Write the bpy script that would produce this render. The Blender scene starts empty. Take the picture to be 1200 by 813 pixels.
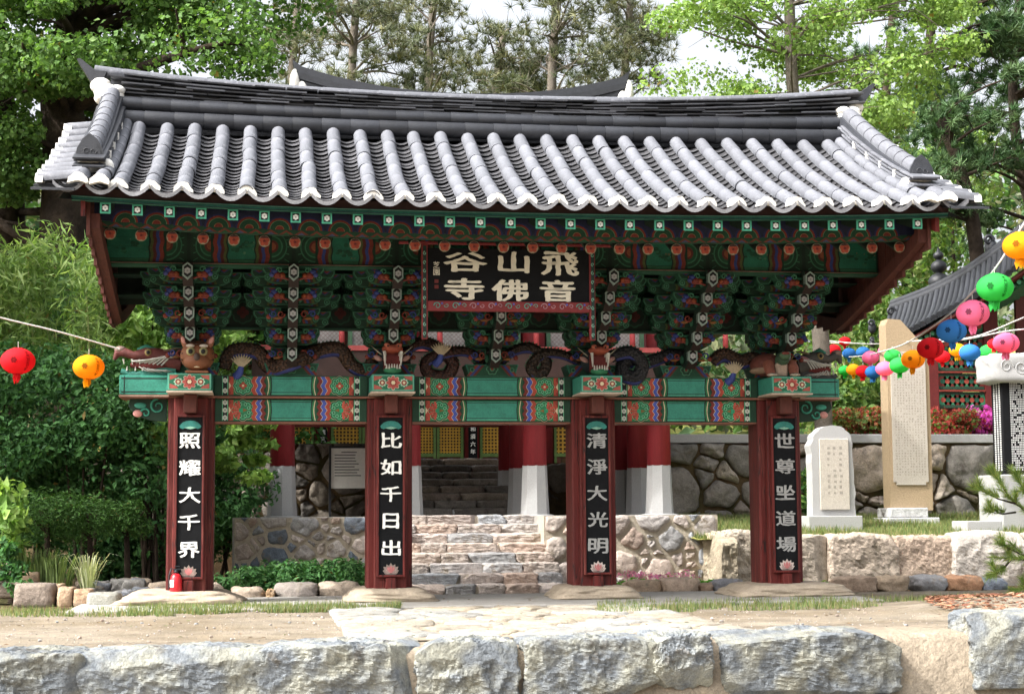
import bpy, bmesh, math, random
import numpy as np
from mathutils import Vector, Matrix, noise as mnoise
random.seed(7); rng = np.random.default_rng(11)
SC = bpy.context.scene; COL = SC.collection
PI = math.pi; rad = math.radians

# ------------------------------------------------------------------ camera
FPX, PIT, YAW, ROL = 1970.46, .0992, .1438, -.0064      # focal length in photo pixels, angles
CAM = np.array([-2.626, -20.0, 1.02])
FW = np.array([math.sin(YAW)*math.cos(PIT), math.cos(YAW)*math.cos(PIT), math.sin(PIT)])
R0 = np.array([math.cos(YAW), -math.sin(YAW), 0]); U0 = np.cross(R0, FW)
RT = R0*math.cos(ROL)+U0*math.sin(ROL); UP = -R0*math.sin(ROL)+U0*math.cos(ROL)
cd = bpy.data.cameras.new('camera'); cam = bpy.data.objects.new('camera', cd); COL.objects.link(cam)
cd.sensor_width = 36; cd.lens = FPX/1200*36; cd.clip_end = 2000; cd.clip_start = .1
cam.matrix_world = Matrix(((RT[0], UP[0], -FW[0], CAM[0]), (RT[1], UP[1], -FW[1], CAM[1]), (RT[2], UP[2], -FW[2], CAM[2]), (0, 0, 0, 1)))
SC.camera = cam
def ray(u, v): return FW+RT*(u-600)/FPX-UP*(v-406.5)/FPX
def at(u, v, Y):                                        # a photo pixel on the upright plane at depth Y
    d = ray(u, v); return CAM+d*((Y-CAM[1])/d[1])
def atz(u, v, z):                                       # a photo pixel on the level plane at height z
    d = ray(u, v); return CAM+d*((z-CAM[2])/d[2])
# ------------------------------------------------------------------ sky, sun, exposure
SUN = Vector((-.88, -.32, 1.0)).normalized()
el = math.asin(SUN.z); az = math.atan2(SUN.x, SUN.y)
wd = bpy.data.worlds.new('World'); SC.world = wd; wd.use_nodes = True
nt = wd.node_tree; sky = nt.nodes.new('ShaderNodeTexSky'); sky.sky_type = 'NISHITA'; sky.sun_disc = False
sky.sun_elevation = el; sky.sun_rotation = az; sky.air_density = 1.0; sky.dust_density = 9.0; sky.ozone_density = .6
hs = nt.nodes.new('ShaderNodeHueSaturation'); hs.inputs['Saturation'].default_value = .3; hs.inputs['Value'].default_value = 2.8
bg = nt.nodes['Background']; nt.links.new(sky.outputs[0], hs.inputs['Color']); nt.links.new(hs.outputs[0], bg.inputs[0]); bg.inputs[1].default_value = .13
sl = bpy.data.lights.new('sun', 'SUN'); sl.energy = 3.3; sl.angle = rad(.6); sl.color = (1, .98, .955)
so = bpy.data.objects.new('sun', sl); COL.objects.link(so); so.rotation_euler = SUN.to_track_quat('Z', 'Y').to_euler(); so.location = (-30, -12, 40)
vs = SC.view_settings; vs.view_transform = 'Standard'; vs.look = 'None'; vs.exposure = .42; vs.gamma = 1; vs.use_curve_mapping = False
SC.cycles.use_denoising = True; SC.cycles.max_bounces = 6; SC.cycles.transparent_max_bounces = 6
SC.cycles.sample_clamp_indirect = 6

# ------------------------------------------------------------------ colours and materials
def hx(s):
    s = s.lstrip('#'); r = [int(s[i:i+2], 16)/255 for i in (0, 2, 4)]
    return tuple(((c+.055)/1.055)**2.4 if c > .04045 else c/12.92 for c in r)
TEAL, TEALD, GRN, GRND, GRNL = hx('3a907c'), hx('1f6e5a'), hx('2c7a4c'), hx('16402c'), hx('62b88c')
RED, REDD, BRN, BLUE, BLK = hx('b04a38'), hx('7a2a24'), hx('5a2a20'), hx('4a5cb4'), hx('16171a')
WHT, CRM, ORG, YEL, PINK = hx('eeebe2'), hx('ded0ac'), hx('cc6234'), hx('d8a63c'), hx('d89a92')
MAT = {}
def mat(name, col=(.5, .5, .5), rough=.7, attr=False, var=.25, scale=6, bump=.15, bscale=30, col2=None, objrand=0, spec=.4, dim=1, stain=None, stretch=None, crack=None):
    m = bpy.data.materials.new(name); m.use_nodes = True; t = m.node_tree; N, L = t.nodes, t.links
    b = N['Principled BSDF']; b.inputs['Roughness'].default_value = rough; b.inputs['Specular IOR Level'].default_value = spec
    tc = N.new('ShaderNodeTexCoord')
    if stretch:
        mp = N.new('ShaderNodeMapping'); mp.inputs['Scale'].default_value = stretch; L.new(tc.outputs['Object'], mp.inputs['Vector']); tc = mp; OUT = 'Vector'
    else: OUT = 'Object'
    if attr:
        a = N.new('ShaderNodeAttribute'); a.attribute_name = 'Col'; src = a.outputs['Color']
    else:
        r = N.new('ShaderNodeRGB'); r.outputs[0].default_value = (*col, 1); src = r.outputs[0]
    n1 = N.new('ShaderNodeTexNoise'); n1.inputs['Scale'].default_value = scale; n1.inputs['Detail'].default_value = 8; n1.inputs['Roughness'].default_value = .65
    L.new(tc.outputs[OUT], n1.inputs['Vector'])
    if col2:
        mx = N.new('ShaderNodeMix'); mx.data_type = 'RGBA'
        rp = N.new('ShaderNodeValToRGB'); rp.color_ramp.elements[0].position = .42; rp.color_ramp.elements[1].position = .62
        n0 = N.new('ShaderNodeTexNoise'); n0.inputs['Scale'].default_value = scale*.35; n0.inputs['Detail'].default_value = 5
        L.new(tc.outputs[OUT], n0.inputs['Vector']); L.new(n0.outputs['Fac'], rp.inputs[0]); L.new(rp.outputs[0], mx.inputs[0])
        L.new(src, mx.inputs[6]); mx.inputs[7].default_value = (*col2, 1); src = mx.outputs[2]
    if stain:
        mx = N.new('ShaderNodeMix'); mx.data_type = 'RGBA'
        rp = N.new('ShaderNodeValToRGB'); rp.color_ramp.elements[0].position = .56; rp.color_ramp.elements[1].position = .66
        n0 = N.new('ShaderNodeTexNoise'); n0.inputs['Scale'].default_value = stain[1]; n0.inputs['Detail'].default_value = 9; n0.inputs['Roughness'].default_value = .7
        L.new(tc.outputs[OUT], n0.inputs['Vector']); L.new(n0.outputs['Fac'], rp.inputs[0]); L.new(rp.outputs[0], mx.inputs[0])
        L.new(src, mx.inputs[6]); mx.inputs[7].default_value = (*stain[0], 1); src = mx.outputs[2]
    if crack:
        nc = N.new('ShaderNodeTexNoise'); nc.inputs['Scale'].default_value = crack; nc.inputs['Detail'].default_value = 4; L.new(tc.outputs[OUT], nc.inputs['Vector'])
        rc_ = N.new('ShaderNodeValToRGB'); el_ = rc_.color_ramp.elements; el_[0].position = .487; el_[0].color = (0, 0, 0, 1); el_[1].position = .513; el_[1].color = (0, 0, 0, 1); q_ = el_.new(.5); q_.color = (1, 1, 1, 1)
        L.new(nc.outputs['Fac'], rc_.inputs[0]); mx = N.new('ShaderNodeMix'); mx.data_type = 'RGBA'; L.new(rc_.outputs[0], mx.inputs[0]); L.new(src, mx.inputs[6]); mx.inputs[7].default_value = (.012, .006, .005, 1); src = mx.outputs[2]
    mr = N.new('ShaderNodeMapRange'); mr.inputs[1].default_value = .25; mr.inputs[2].default_value = .75
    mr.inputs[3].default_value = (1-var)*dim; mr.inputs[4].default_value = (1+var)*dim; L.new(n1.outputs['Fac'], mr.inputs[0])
    fac = mr.outputs[0]
    n3 = N.new('ShaderNodeTexNoise'); n3.inputs['Scale'].default_value = max(40, scale*7); n3.inputs['Detail'].default_value = 6; n3.inputs['Roughness'].default_value = .75; L.new(tc.outputs[OUT], n3.inputs['Vector'])
    m3 = N.new('ShaderNodeMapRange'); m3.inputs[1].default_value = .3; m3.inputs[2].default_value = .7; m3.inputs[3].default_value = 1-var*.8; m3.inputs[4].default_value = 1+var*.8; L.new(n3.outputs['Fac'], m3.inputs[0])
    m4 = N.new('ShaderNodeMath'); m4.operation = 'MULTIPLY'; L.new(fac, m4.inputs[0]); L.new(m3.outputs[0], m4.inputs[1]); fac = m4.outputs[0]
    if objrand:
        oi = N.new('ShaderNodeObjectInfo'); m2 = N.new('ShaderNodeMapRange'); m2.inputs[3].default_value = 1-objrand; m2.inputs[4].default_value = 1+objrand
        L.new(oi.outputs['Random'], m2.inputs[0]); mm = N.new('ShaderNodeMath'); mm.operation = 'MULTIPLY'
        L.new(fac, mm.inputs[0]); L.new(m2.outputs[0], mm.inputs[1]); fac = mm.outputs[0]
    vm = N.new('ShaderNodeVectorMath'); vm.operation = 'SCALE'; L.new(src, vm.inputs[0]); L.new(fac, vm.inputs['Scale'])
    L.new(vm.outputs[0], b.inputs['Base Color'])
    if bump:
        n2 = N.new('ShaderNodeTexNoise'); n2.inputs['Scale'].default_value = bscale; n2.inputs['Detail'].default_value = 8; n2.inputs['Roughness'].default_value = .6
        L.new(tc.outputs[OUT], n2.inputs['Vector']); bp = N.new('ShaderNodeBump'); bp.inputs['Strength'].default_value = bump; bp.inputs['Distance'].default_value = .03
        L.new(n2.outputs['Fac'], bp.inputs['Height']); L.new(bp.outputs[0], b.inputs['Normal'])
    MAT[name] = m; return m
def leafmat(name, trans=.35, rough=.6):
    m = bpy.data.materials.new(name); m.use_nodes = True; t = m.node_tree; N, L = t.nodes, t.links
    out = N['Material Output']; b = N['Principled BSDF']; b.inputs['Roughness'].default_value = rough; b.inputs['Specular IOR Level'].default_value = .25
    a = N.new('ShaderNodeAttribute'); a.attribute_name = 'Col'; L.new(a.outputs['Color'], b.inputs['Base Color'])
    tr = N.new('ShaderNodeBsdfTranslucent'); v = N.new('ShaderNodeVectorMath'); v.operation = 'MULTIPLY'; v.inputs[1].default_value = (1.3, 1.35, .7)
    L.new(a.outputs['Color'], v.inputs[0]); L.new(v.outputs[0], tr.inputs['Color'])
    mx = N.new('ShaderNodeMixShader'); mx.inputs[0].default_value = trans; L.new(b.outputs[0], mx.inputs[1]); L.new(tr.outputs[0], mx.inputs[2]); L.new(mx.outputs[0], out.inputs[0])
    MAT[name] = m; return m
mat('paint_mid', attr=True, rough=.7, var=.32, scale=12, bump=.3, bscale=40, dim=.52)
mat('paint', attr=True, dim=.8, rough=.65, var=.26, scale=9, bump=.12, bscale=60)
mat('paint_old_shade', attr=True, rough=.7, var=.3, scale=9, bump=.15, bscale=60, dim=.31)  # old paint darkened further, standing in for the shade under the eaves
mat('wood_red', hx('5e201c'), rough=.6, var=.22, scale=7, bump=.25, bscale=30, col2=hx('4d1a17'), spec=.3, stretch=(2.2, 2.2, .16), stain=(hx('7a4038'), 5), crack=3.2)
mat('pillar_red', hx('82242a'), rough=.55, var=.2, scale=7, bump=.2, bscale=30, spec=.3, stretch=(2, 2, .2))
mat('wood_brown', hx('4e261d'), rough=.75, var=.3, scale=8, bump=.4, bscale=30, stretch=(2, 2, .2))
mat('tile', hx('686a70'), rough=.55, var=.22, scale=5, bump=.2, bscale=40, objrand=.09, spec=.35, stain=(hx('7e7f84'), 4), col2=hx('5e6066'))
mat('tile_pan', attr=True, rough=.55, var=.25, scale=9, bump=.15, bscale=40, spec=.4)
mat('tile_dark', hx('2c2e33'), rough=.5, var=.3, scale=9, bump=.15, bscale=50, objrand=.28, spec=.5)
mat('plaster', hx('e9e7e0'), rough=.85, var=.12, scale=14, bump=.3, bscale=40, stain=(hx('b9b6ac'), 12))
mat('black_lacquer', hx('121315'), rough=.75, spec=.15, var=.35, scale=10, bump=.1, bscale=60)
mat('white_paint', hx('f0efea'), rough=.6, var=.08, scale=20, bump=.05)
mat('faded_shade_paint', hx('9a9a98'), rough=.7, var=.2, scale=25, bump=.05)  # faded white characters, greyed further for the shade on the right tablets
mat('cream_paint', hx('dcd6c4'), rough=.65, var=.12, scale=20, bump=.05)
mat('stone_warm', attr=True, rough=.9, var=.34, scale=9, bump=1, bscale=18, dim=.85, objrand=.16, spec=.2, stain=(hx('8b8070'), 4))
mat('stone_blue', hx('6e7377'), rough=.92, var=.4, scale=11, bump=1, bscale=18, col2=hx('8d8d82'), objrand=.16, spec=.15, stain=(hx('63605a'), 4.5))
mat('stone_dark', attr=True, rough=.9, var=.35, scale=6, bump=1, bscale=12, objrand=.16, spec=.2, stain=(hx('55504a'), 2.5))
mat('granite', hx('a0a09f'), rough=.8, var=.16, scale=60, bump=.2, bscale=90, spec=.25)
mat('granite_tan', hx('a08d72'), rough=.85, var=.18, scale=30, bump=.4, bscale=40, spec=.2)
mat('granite_light', hx('b0a99e'), rough=.85, var=.2, scale=45, bump=.25, bscale=70, spec=.2)
mat('mortar', hx('b3a998'), rough=.95, var=.22, scale=10, bump=.6, bscale=24, spec=.15)
mat('mortar_sand', hx('8c8171'), rough=.95, var=.36, scale=7, bump=1, bscale=16, spec=.15, stain=(hx('978a76'), 4))
mat('concrete', hx('9d9a94'), rough=.9, var=.15, scale=5, bump=.25, bscale=50, spec=.2, stain=(hx('857f74'), 3))
mat('plinth', hx('a39684'), rough=.92, var=.22, scale=7, bump=.4, bscale=26, spec=.2)
mat('sand', hx('877e70'), rough=.95, var=.34, scale=2.2, bump=1, bscale=28, spec=.1, col2=hx('7a6f5e'), stain=(hx('655b4c'), 5))
mat('soil', hx('5c4c38'), rough=.95, var=.35, scale=4, bump=.6, bscale=20, spec=.1, col2=hx('46432c'))
mat('turf', hx('6b7a3c'), rough=.95, var=.35, scale=5, bump=.6, bscale=40, spec=.1, col2=hx('8c8650'))
mat('bark', hx('40372f'), rough=.95, var=.4, scale=7, bump=1, bscale=14, spec=.1, col2=hx('2e2823'))
mat('bark_grey', hx('6a635a'), rough=.95, var=.35, scale=7, bump=.8, bscale=14, spec=.1)
mat('metal_red', hx('c0202a'), rough=.3, var=.06, scale=9, bump=0, spec=.5)
mat('metal_dark', hx('24262a'), rough=.4, var=.1, bump=0)
mat('wire', hx('c9c7c2'), rough=.6, var=.05, bump=0)
mat('rope', hx('6b6f70'), rough=.7, var=.05, bump=0)
def scalemat(name, dim):
    m = mat(name, attr=True, rough=.6, var=.3, scale=12, bump=0, dim=dim); t = m.node_tree; N, L = t.nodes, t.links; b = N['Principled BSDF']
    tc = N.new('ShaderNodeTexCoord'); vo = N.new('ShaderNodeTexVoronoi'); vo.inputs['Scale'].default_value = 34; L.new(tc.outputs['Object'], vo.inputs['Vector'])
    bp = N.new('ShaderNodeBump'); bp.invert = True; bp.inputs['Strength'].default_value = 1; bp.inputs['Distance'].default_value = .02; L.new(vo.outputs['Distance'], bp.inputs['Height']); L.new(bp.outputs[0], b.inputs['Normal'])
    lk = b.inputs['Base Color'].links[0]; src = lk.from_socket; rp = N.new('ShaderNodeMapRange'); rp.inputs[1].default_value = .2; rp.inputs[2].default_value = .7; rp.inputs[3].default_value = 1.25; rp.inputs[4].default_value = .25
    L.new(vo.outputs['Distance'], rp.inputs[0]); vm = N.new('ShaderNodeVectorMath'); vm.operation = 'SCALE'; L.new(src, vm.inputs[0]); L.new(rp.outputs[0], vm.inputs['Scale']); L.new(vm.outputs[0], b.inputs['Base Color'])
scalemat('scaled_wood', .7)
leafmat('leaf', .4); leafmat('leaf_dark', .22); leafmat('needle', .15, .5); leafmat('lantern', .4, .85)

# ------------------------------------------------------------------ mesh builder
class MB:
    def __init__(s): s.v, s.f, s.c, s.s = [], [], [], []
    def add(s, vs, fs, col=(.5, .5, .5), sm=False):
        o = len(s.v); s.v += [tuple(map(float, p)) for p in vs]
        for f in fs: s.f.append(tuple(i+o for i in f)); s.c.append(col); s.s.append(sm)
        return s
    def box(s, x0, x1, y0, y1, z0, z1, col=(.5, .5, .5), b=0):
        x0, x1 = min(x0, x1), max(x0, x1); y0, y1 = min(y0, y1), max(y0, y1); z0, z1 = min(z0, z1), max(z0, z1)
        if b <= 0:
            V = [(x, y, z) for z in (z0, z1) for y in (y0, y1) for x in (x0, x1)]
            return s.add(V, [(0, 2, 3, 1), (4, 5, 7, 6), (0, 1, 5, 4), (2, 6, 7, 3), (0, 4, 6, 2), (1, 3, 7, 5)], col)
        V = []; idx = {}
        for i, (sx, sy, sz) in enumerate([(a, bb, c) for a in (0, 1) for bb in (0, 1) for c in (0, 1)]):
            X, Y, Z = (x0, x1)[sx], (y0, y1)[sy], (z0, z1)[sz]; dx, dy, dz = (b, -b)[sx], (b, -b)[sy], (b, -b)[sz]
            for k, p in enumerate([(X, Y+dy, Z+dz), (X+dx, Y, Z+dz), (X+dx, Y+dy, Z)]): idx[(sx, sy, sz, k)] = len(V); V.append(p)
        I = idx; F = []
        for k in (0, 1):
            F += [[I[(k, 0, 0, 0)], I[(k, 1, 0, 0)], I[(k, 1, 1, 0)], I[(k, 0, 1, 0)]], [I[(0, k, 0, 1)], I[(1, k, 0, 1)], I[(1, k, 1, 1)], I[(0, k, 1, 1)]], [I[(0, 0, k, 2)], I[(1, 0, k, 2)], I[(1, 1, k, 2)], I[(0, 1, k, 2)]]]
        for a in (0, 1):
            for c in (0, 1):
                F += [[I[(a, c, 0, 0)], I[(a, c, 1, 0)], I[(a, c, 1, 1)], I[(a, c, 0, 1)]], [I[(a, 0, c, 0)], I[(a, 1, c, 0)], I[(a, 1, c, 2)], I[(a, 0, c, 2)]], [I[(0, a, c, 1)], I[(1, a, c, 1)], I[(1, a, c, 2)], I[(0, a, c, 2)]]]
        for sx in (0, 1):
            for sy in (0, 1):
                for sz in (0, 1): F.append([I[(sx, sy, sz, 0)], I[(sx, sy, sz, 1)], I[(sx, sy, sz, 2)]])
        return s.add(V, F, col)
    def prism(s, pts, ax, a0, a1, col=(.5, .5, .5), cap=None):       # polygon pts (p,q) extruded along axis ax ('x': y,z; 'y': x,z; 'z': x,y)
        def P(p, a): return {'x': (a, p[0], p[1]), 'y': (p[0], a, p[1]), 'z': (p[0], p[1], a)}[ax]
        n = len(pts); V = [P(p, a0) for p in pts]+[P(p, a1) for p in pts]
        s.add(V, [(i, (i+1) % n, n+(i+1) % n, n+i) for i in range(n)], col)
        return s.add(V, [tuple(range(n))[::-1], tuple(range(n, 2*n))], cap or col)
    def poly(s, pts, col): return s.add(pts, [tuple(range(len(pts)))], col)
    def fr(s, pts, y, col): return s.poly([(p[0], y, p[1]) for p in pts], col)       # a flat painted shape facing front
    def tube(s, pts, r, n=8, col=(.5, .5, .5), sm=True, cap=True, capcol=None):
        P = [Vector(p) for p in pts]; m = len(P); r = [r]*m if not hasattr(r, '__len__') else r; V = []; nrm = None
        for i, p in enumerate(P):
            t = (P[min(i+1, m-1)]-P[max(i-1, 0)]).normalized()
            if nrm is None:
                a = Vector((0, 0, 1)) if abs(t.z) < .9 else Vector((1, 0, 0)); nrm = t.cross(a).normalized()
            else:
                nrm = (nrm-t*nrm.dot(t)); nrm = nrm.normalized() if nrm.length > 1e-6 else t.orthogonal().normalized()
            bn = t.cross(nrm)
            for k in range(n):
                a = 2*PI*k/n; V.append(p+nrm*(math.cos(a)*r[i])+bn*(math.sin(a)*r[i]))
        s.add(V, [(i*n+k, i*n+(k+1) % n, (i+1)*n+(k+1) % n, (i+1)*n+k) for i in range(m-1) for k in range(n)], col, sm)
        if cap: s.add(V[:n], [tuple(range(n))[::-1]], capcol or col); s.add(V[-n:], [tuple(range(n))], capcol or col)
        return s
    def lathe(s, prof, c=(0, 0, 0), n=16, col=(.5, .5, .5), sm=True, cols=None):       # prof: (r,z)
        V = [(c[0]+r*math.cos(2*PI*k/n), c[1]+r*math.sin(2*PI*k/n), c[2]+z) for r, z in prof for k in range(n)]
        for i in range(len(prof)-1):
            pass
        o = len(s.v); s.v += [tuple(map(float, p)) for p in V]
        for i in range(len(prof)-1):
            for k in range(n):
                s.f.append((o+i*n+k, o+i*n+(k+1) % n, o+(i+1)*n+(k+1) % n, o+(i+1)*n+k)); s.c.append(cols[i] if cols else col); s.s.append(sm)
        s.f.append(tuple(o+k for k in range(n))[::-1]); s.c.append(col); s.s.append(False)
        m = (len(prof)-1)*n; s.f.append(tuple(o+m+k for k in range(n))); s.c.append(cols[-1] if cols else col); s.s.append(False)
        return s
    def ell(s, c, r, col, nu=12, nv=8, rot=None):
        V = []; r = (r, r, r) if not hasattr(r, '__len__') else r
        for j in range(nv+1):
            th = PI*j/nv
            for i in range(nu):
                ph = 2*PI*i/nu; p = Vector((r[0]*math.sin(th)*math.cos(ph), r[1]*math.sin(th)*math.sin(ph), r[2]*math.cos(th)))
                if rot: p = rot @ p
                V.append((p.x+c[0], p.y+c[1], p.z+c[2]))
        return s.add(V, [(j*nu+i, (j+1)*nu+i, (j+1)*nu+(i+1) % nu, j*nu+(i+1) % nu) for j in range(nv) for i in range(nu)], col, True)
    def mesh(s, name):
        me = bpy.data.meshes.new(name); me.from_pydata(s.v, [], s.f)
        me.polygons.foreach_set('use_smooth', s.s)
        a = me.color_attributes.new('Col', 'FLOAT_COLOR', 'CORNER')
        tot = np.fromiter((len(f) for f in s.f), int, len(s.f)); c = np.ones((len(s.f), 4), np.float32); c[:, :3] = np.array(s.c, np.float32).reshape(-1, 3)
        a.data.foreach_set('color', np.repeat(c, tot, axis=0).ravel()); return me
def wpos(o):
    p = Vector((0, 0, 0))
    while o is not None: p += o.location; o = o.parent
    return p
def tag(o, label=None, cat=None, group=None, kind=None):
    for k, v in (('label', label), ('category', cat), ('group', group), ('kind', kind)):
        if v: o[k] = v
    return o
def obj(name, mb, m, parent=None, loc=None, rot=None, world=True):
    me = mb.mesh(name) if isinstance(mb, MB) else mb
    if not me.materials: me.materials.append(MAT[m])
    o = bpy.data.objects.new(name, me); COL.objects.link(o)
    if parent is not None:
        o.parent = parent
        if world and loc is None: o.location = -wpos(parent)
    if loc is not None: o.location = loc
    if rot is not None: o.rotation_euler = rot
    return o
def thing(name, label, cat, loc=(0, 0, 0), group=None, rz=0):
    o = bpy.data.objects.new(name, None); COL.objects.link(o); o.location = Vector([float(a) for a in loc]); o.rotation_euler = (0, 0, rz)
    o.empty_display_size = .2; return tag(o, label, cat, group)
def npmesh(name, V, F, C=None, m=None, smooth=False):       # numpy quads/tris
    me = bpy.data.meshes.new(name); nv, nf, k = len(V), len(F), F.shape[1]
    me.vertices.add(nv); me.vertices.foreach_set('co', V.astype(np.float32).ravel())
    me.loops.add(nf*k); me.loops.foreach_set('vertex_index', F.astype(np.int32).ravel())
    me.polygons.add(nf); me.polygons.foreach_set('loop_start', np.arange(0, nf*k, k, dtype=np.int32))
    me.polygons.foreach_set('use_smooth', np.full(nf, smooth)); me.update(calc_edges=True)
    if C is not None:
        a = me.color_attributes.new('Col', 'FLOAT_COLOR', 'CORNER'); c = np.ones((nf, 4), np.float32); c[:, :3] = C
        a.data.foreach_set('color', np.repeat(c, k, axis=0).ravel())
    if m: me.materials.append(MAT[m])
    return me
def nz(x, y, z, s=1.0): return mnoise.noise(Vector((x*s, y*s, z*s)))

# ---- stones
def rockbox(dx, dy, dz, n=6, rough=.06, seed=0, sq=5, fine=.35, cuts=0, ridged=False):
    """a rough hewn block, centred, outer size dx,dy,dz"""
    V, F, ix = [], [], {}
    def vid(p):
        k = tuple(round(a, 5) for a in p)
        if k not in ix:
            ix[k] = len(V); V.append(p)
        return ix[k]
    for ax in range(3):
        for sg in (-1, 1):
            for i in range(n):
                for j in range(n):
                    q = []
                    for a, b in ((i, j), (i+1, j), (i+1, j+1), (i, j+1)):
                        p = [0, 0, 0]; p[ax] = sg; p[(ax+1) % 3] = (2*a/n-1); p[(ax+2) % 3] = (2*b/n-1); q.append(vid(tuple(p)))
                    F.append(tuple(q) if sg > 0 else tuple(q[::-1]))
    out = []; sx, sy, sz = seed*3.17, seed*1.31, seed*.77
    for p in V:
        l = sum(abs(a)**sq for a in p)**(1/sq); q = [a/l for a in p]
        x, y, z = q[0]*dx/2, q[1]*dy/2, q[2]*dz/2; m = min(dx, dy, dz)
        w = rough*(mnoise.noise(Vector((x/m*1.6+sx, y/m*1.6+sy, z/m*1.6+sz)))+fine*mnoise.noise(Vector((x/m*5+sy, y/m*5+sz, z/m*5+sx)))+fine*.4*mnoise.noise(Vector((x/m*13+sz, y/m*13+sx, z/m*13+sy))))
        if ridged: w = rough*(.8*mnoise.noise(Vector((x/m*1.6+sx, y/m*1.6+sy, z/m*1.6+sz)))+.9-1.5*abs(mnoise.noise(Vector((x/m*3.1+sy, y/m*3.1+sz, z/m*3.1+sx))))-.7*abs(mnoise.noise(Vector((x/m*9+sz, y/m*9+sx, z/m*9+sy))))+.3*mnoise.noise(Vector((x/m*26+sx, y/m*26+sy, z/m*26))))
        L = math.sqrt(x*x+y*y+z*z)+1e-6; k = 1+w/ L * 1.0
        out.append([x*k, y*k, z*k])
    rr_ = random.Random(seed*17+3)
    for _ in range(cuts):                                  # flat broken facets
        nv = Vector((rr_.gauss(0, 1)/dx, rr_.gauss(0, 1)/dy, rr_.gauss(0, 1)/dz)).normalized(); dmax = max(nv.x*p[0]+nv.y*p[1]+nv.z*p[2] for p in out); lim = dmax*rr_.uniform(.78, .95)
        for p in out:
            d = nv.x*p[0]+nv.y*p[1]+nv.z*p[2]-lim
            if d > 0: d *= .92; p[0] -= nv.x*d; p[1] -= nv.y*d; p[2] -= nv.z*d
    return [tuple(p) for p in out], F
def clip(poly, a, b, c):             # keep a*x+b*y<=c
    r = []
    for i in range(len(poly)):
        p, q = poly[i], poly[(i+1) % len(poly)]; dp, dq = a*p[0]+b*p[1]-c, a*q[0]+b*q[1]-c
        if dp <= 0: r.append(p)
        if dp*dq < 0: t = dp/(dp-dq); r.append((p[0]+t*(q[0]-p[0]), p[1]+t*(q[1]-p[1])))
    return r
def cells(pts, bounds, gap, wt=None):
    x0, x1, y0, y1 = bounds; out = []
    for i, p in enumerate(pts):
        poly = [(x0, y0), (x1, y0), (x1, y1), (x0, y1)]
        for j, q in enumerate(pts):
            if i == j: continue
            a, b = q[0]-p[0], q[1]-p[1]; L = math.hypot(a, b); a /= L; b /= L
            sh = 0 if wt is None else max(-.42*L, min(.42*L, (wt[i]-wt[j])/(2*L)))
            poly = clip(poly, a, b, a*(p[0]+q[0])/2+b*(p[1]+q[1])/2-gap/2+sh)
            if len(poly) < 3: break
        if len(poly) >= 3: out.append(poly)
    return out
def stone_poly(poly, depth, bulge, seed, jit=.08, step=None):
    """stone in (u,v,w): polygon outline, face bulging to +w; returns verts, faces"""
    L = sum(math.dist(poly[i], poly[(i+1) % len(poly)]) for i in range(len(poly))); step = step or L/28
    cx = sum(p[0] for p in poly)/len(poly); cy = sum(p[1] for p in poly)/len(poly); ring = []
    for i in range(len(poly)):
        p, q = poly[i], poly[(i+1) % len(poly)]; d = math.dist(p, q); n = max(1, int(d/step+.5))
        for k in range(n):
            t = k/n; ring.append((p[0]+t*(q[0]-p[0]), p[1]+t*(q[1]-p[1])))
    size = L/4; r2 = []
    nr = len(ring)
    for i, p in enumerate(ring):          # round the corners, roughen the outline
        a, b = ring[i-1], ring[(i+1) % nr]; x = (a[0]+b[0]+4*p[0])/6; y = (a[1]+b[1]+4*p[1])/6
        k = 1-jit*.5+jit*mnoise.noise(Vector((x/size*4+seed*3.3, y/size*4+seed, seed*1.7)))
        r2.append((cx+(x-cx)*k, cy+(y-cy)*k))
    V, F = [], []; lev = [(1.0, -depth), (1.0, 0), (.95, bulge*.7), (.68, bulge*.95), (.33, bulge)]
    for s_, w in lev:
        for (x, y) in r2:
            X, Y = cx+(x-cx)*s_, cy+(y-cy)*s_; h = 0
            if w > -depth+1e-6: h = bulge*.8*mnoise.noise(Vector((X/size*2.4+seed*5, Y/size*2.4+seed*2, seed)))+bulge*.35*mnoise.noise(Vector((X/size*7+seed, Y/size*7, seed*4)))
            V.append((X, Y, w+h))
    V.append((cx, cy, bulge)); m = len(r2)
    for l in range(len(lev)-1):
        for i in range(m): F.append((l*m+i, l*m+(i+1) % m, (l+1)*m+(i+1) % m, (l+1)*m+i))
    for i in range(m): F.append(((len(lev)-1)*m+i, (len(lev)-1)*m+(i+1) % m, len(V)-1))
    return V, F
def put_stone(parent, poly, O, U, W_, N_, depth, bulge, seed, col, m, name='stone', jit=.08):
    V, F = stone_poly(poly, depth, bulge, seed, jit); O, U, W_, N_ = map(Vector, (O, U, W_, N_))
    P = [O+U*a+W_*b+N_*c for a, b, c in V]
    if U.cross(W_).dot(N_) < 0: F = [f[::-1] for f in F]
    mb = MB().add(P, F, col, True); return obj(name, mb, m, parent)
WARM = [hx(h) for h in ('bcb0a6', 'c6bab2', 'b0a296', 'b9b2ac', 'a5a4a3', 'c4b4a8', 'b6aaa2', '9c9fa2', 'bca89a', 'aea8a4')]
DARKS = [hx(h) for h in ('8c8278', '807a72', '968a7c', '76726c', '8a847c', '9c9284')]
DARK_SHADE = [tuple(a*.45 for a in c) for c in DARKS]  # same stones darkened to carry the shade under the pavilion
def pick(l): return random.choice(l)

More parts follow.
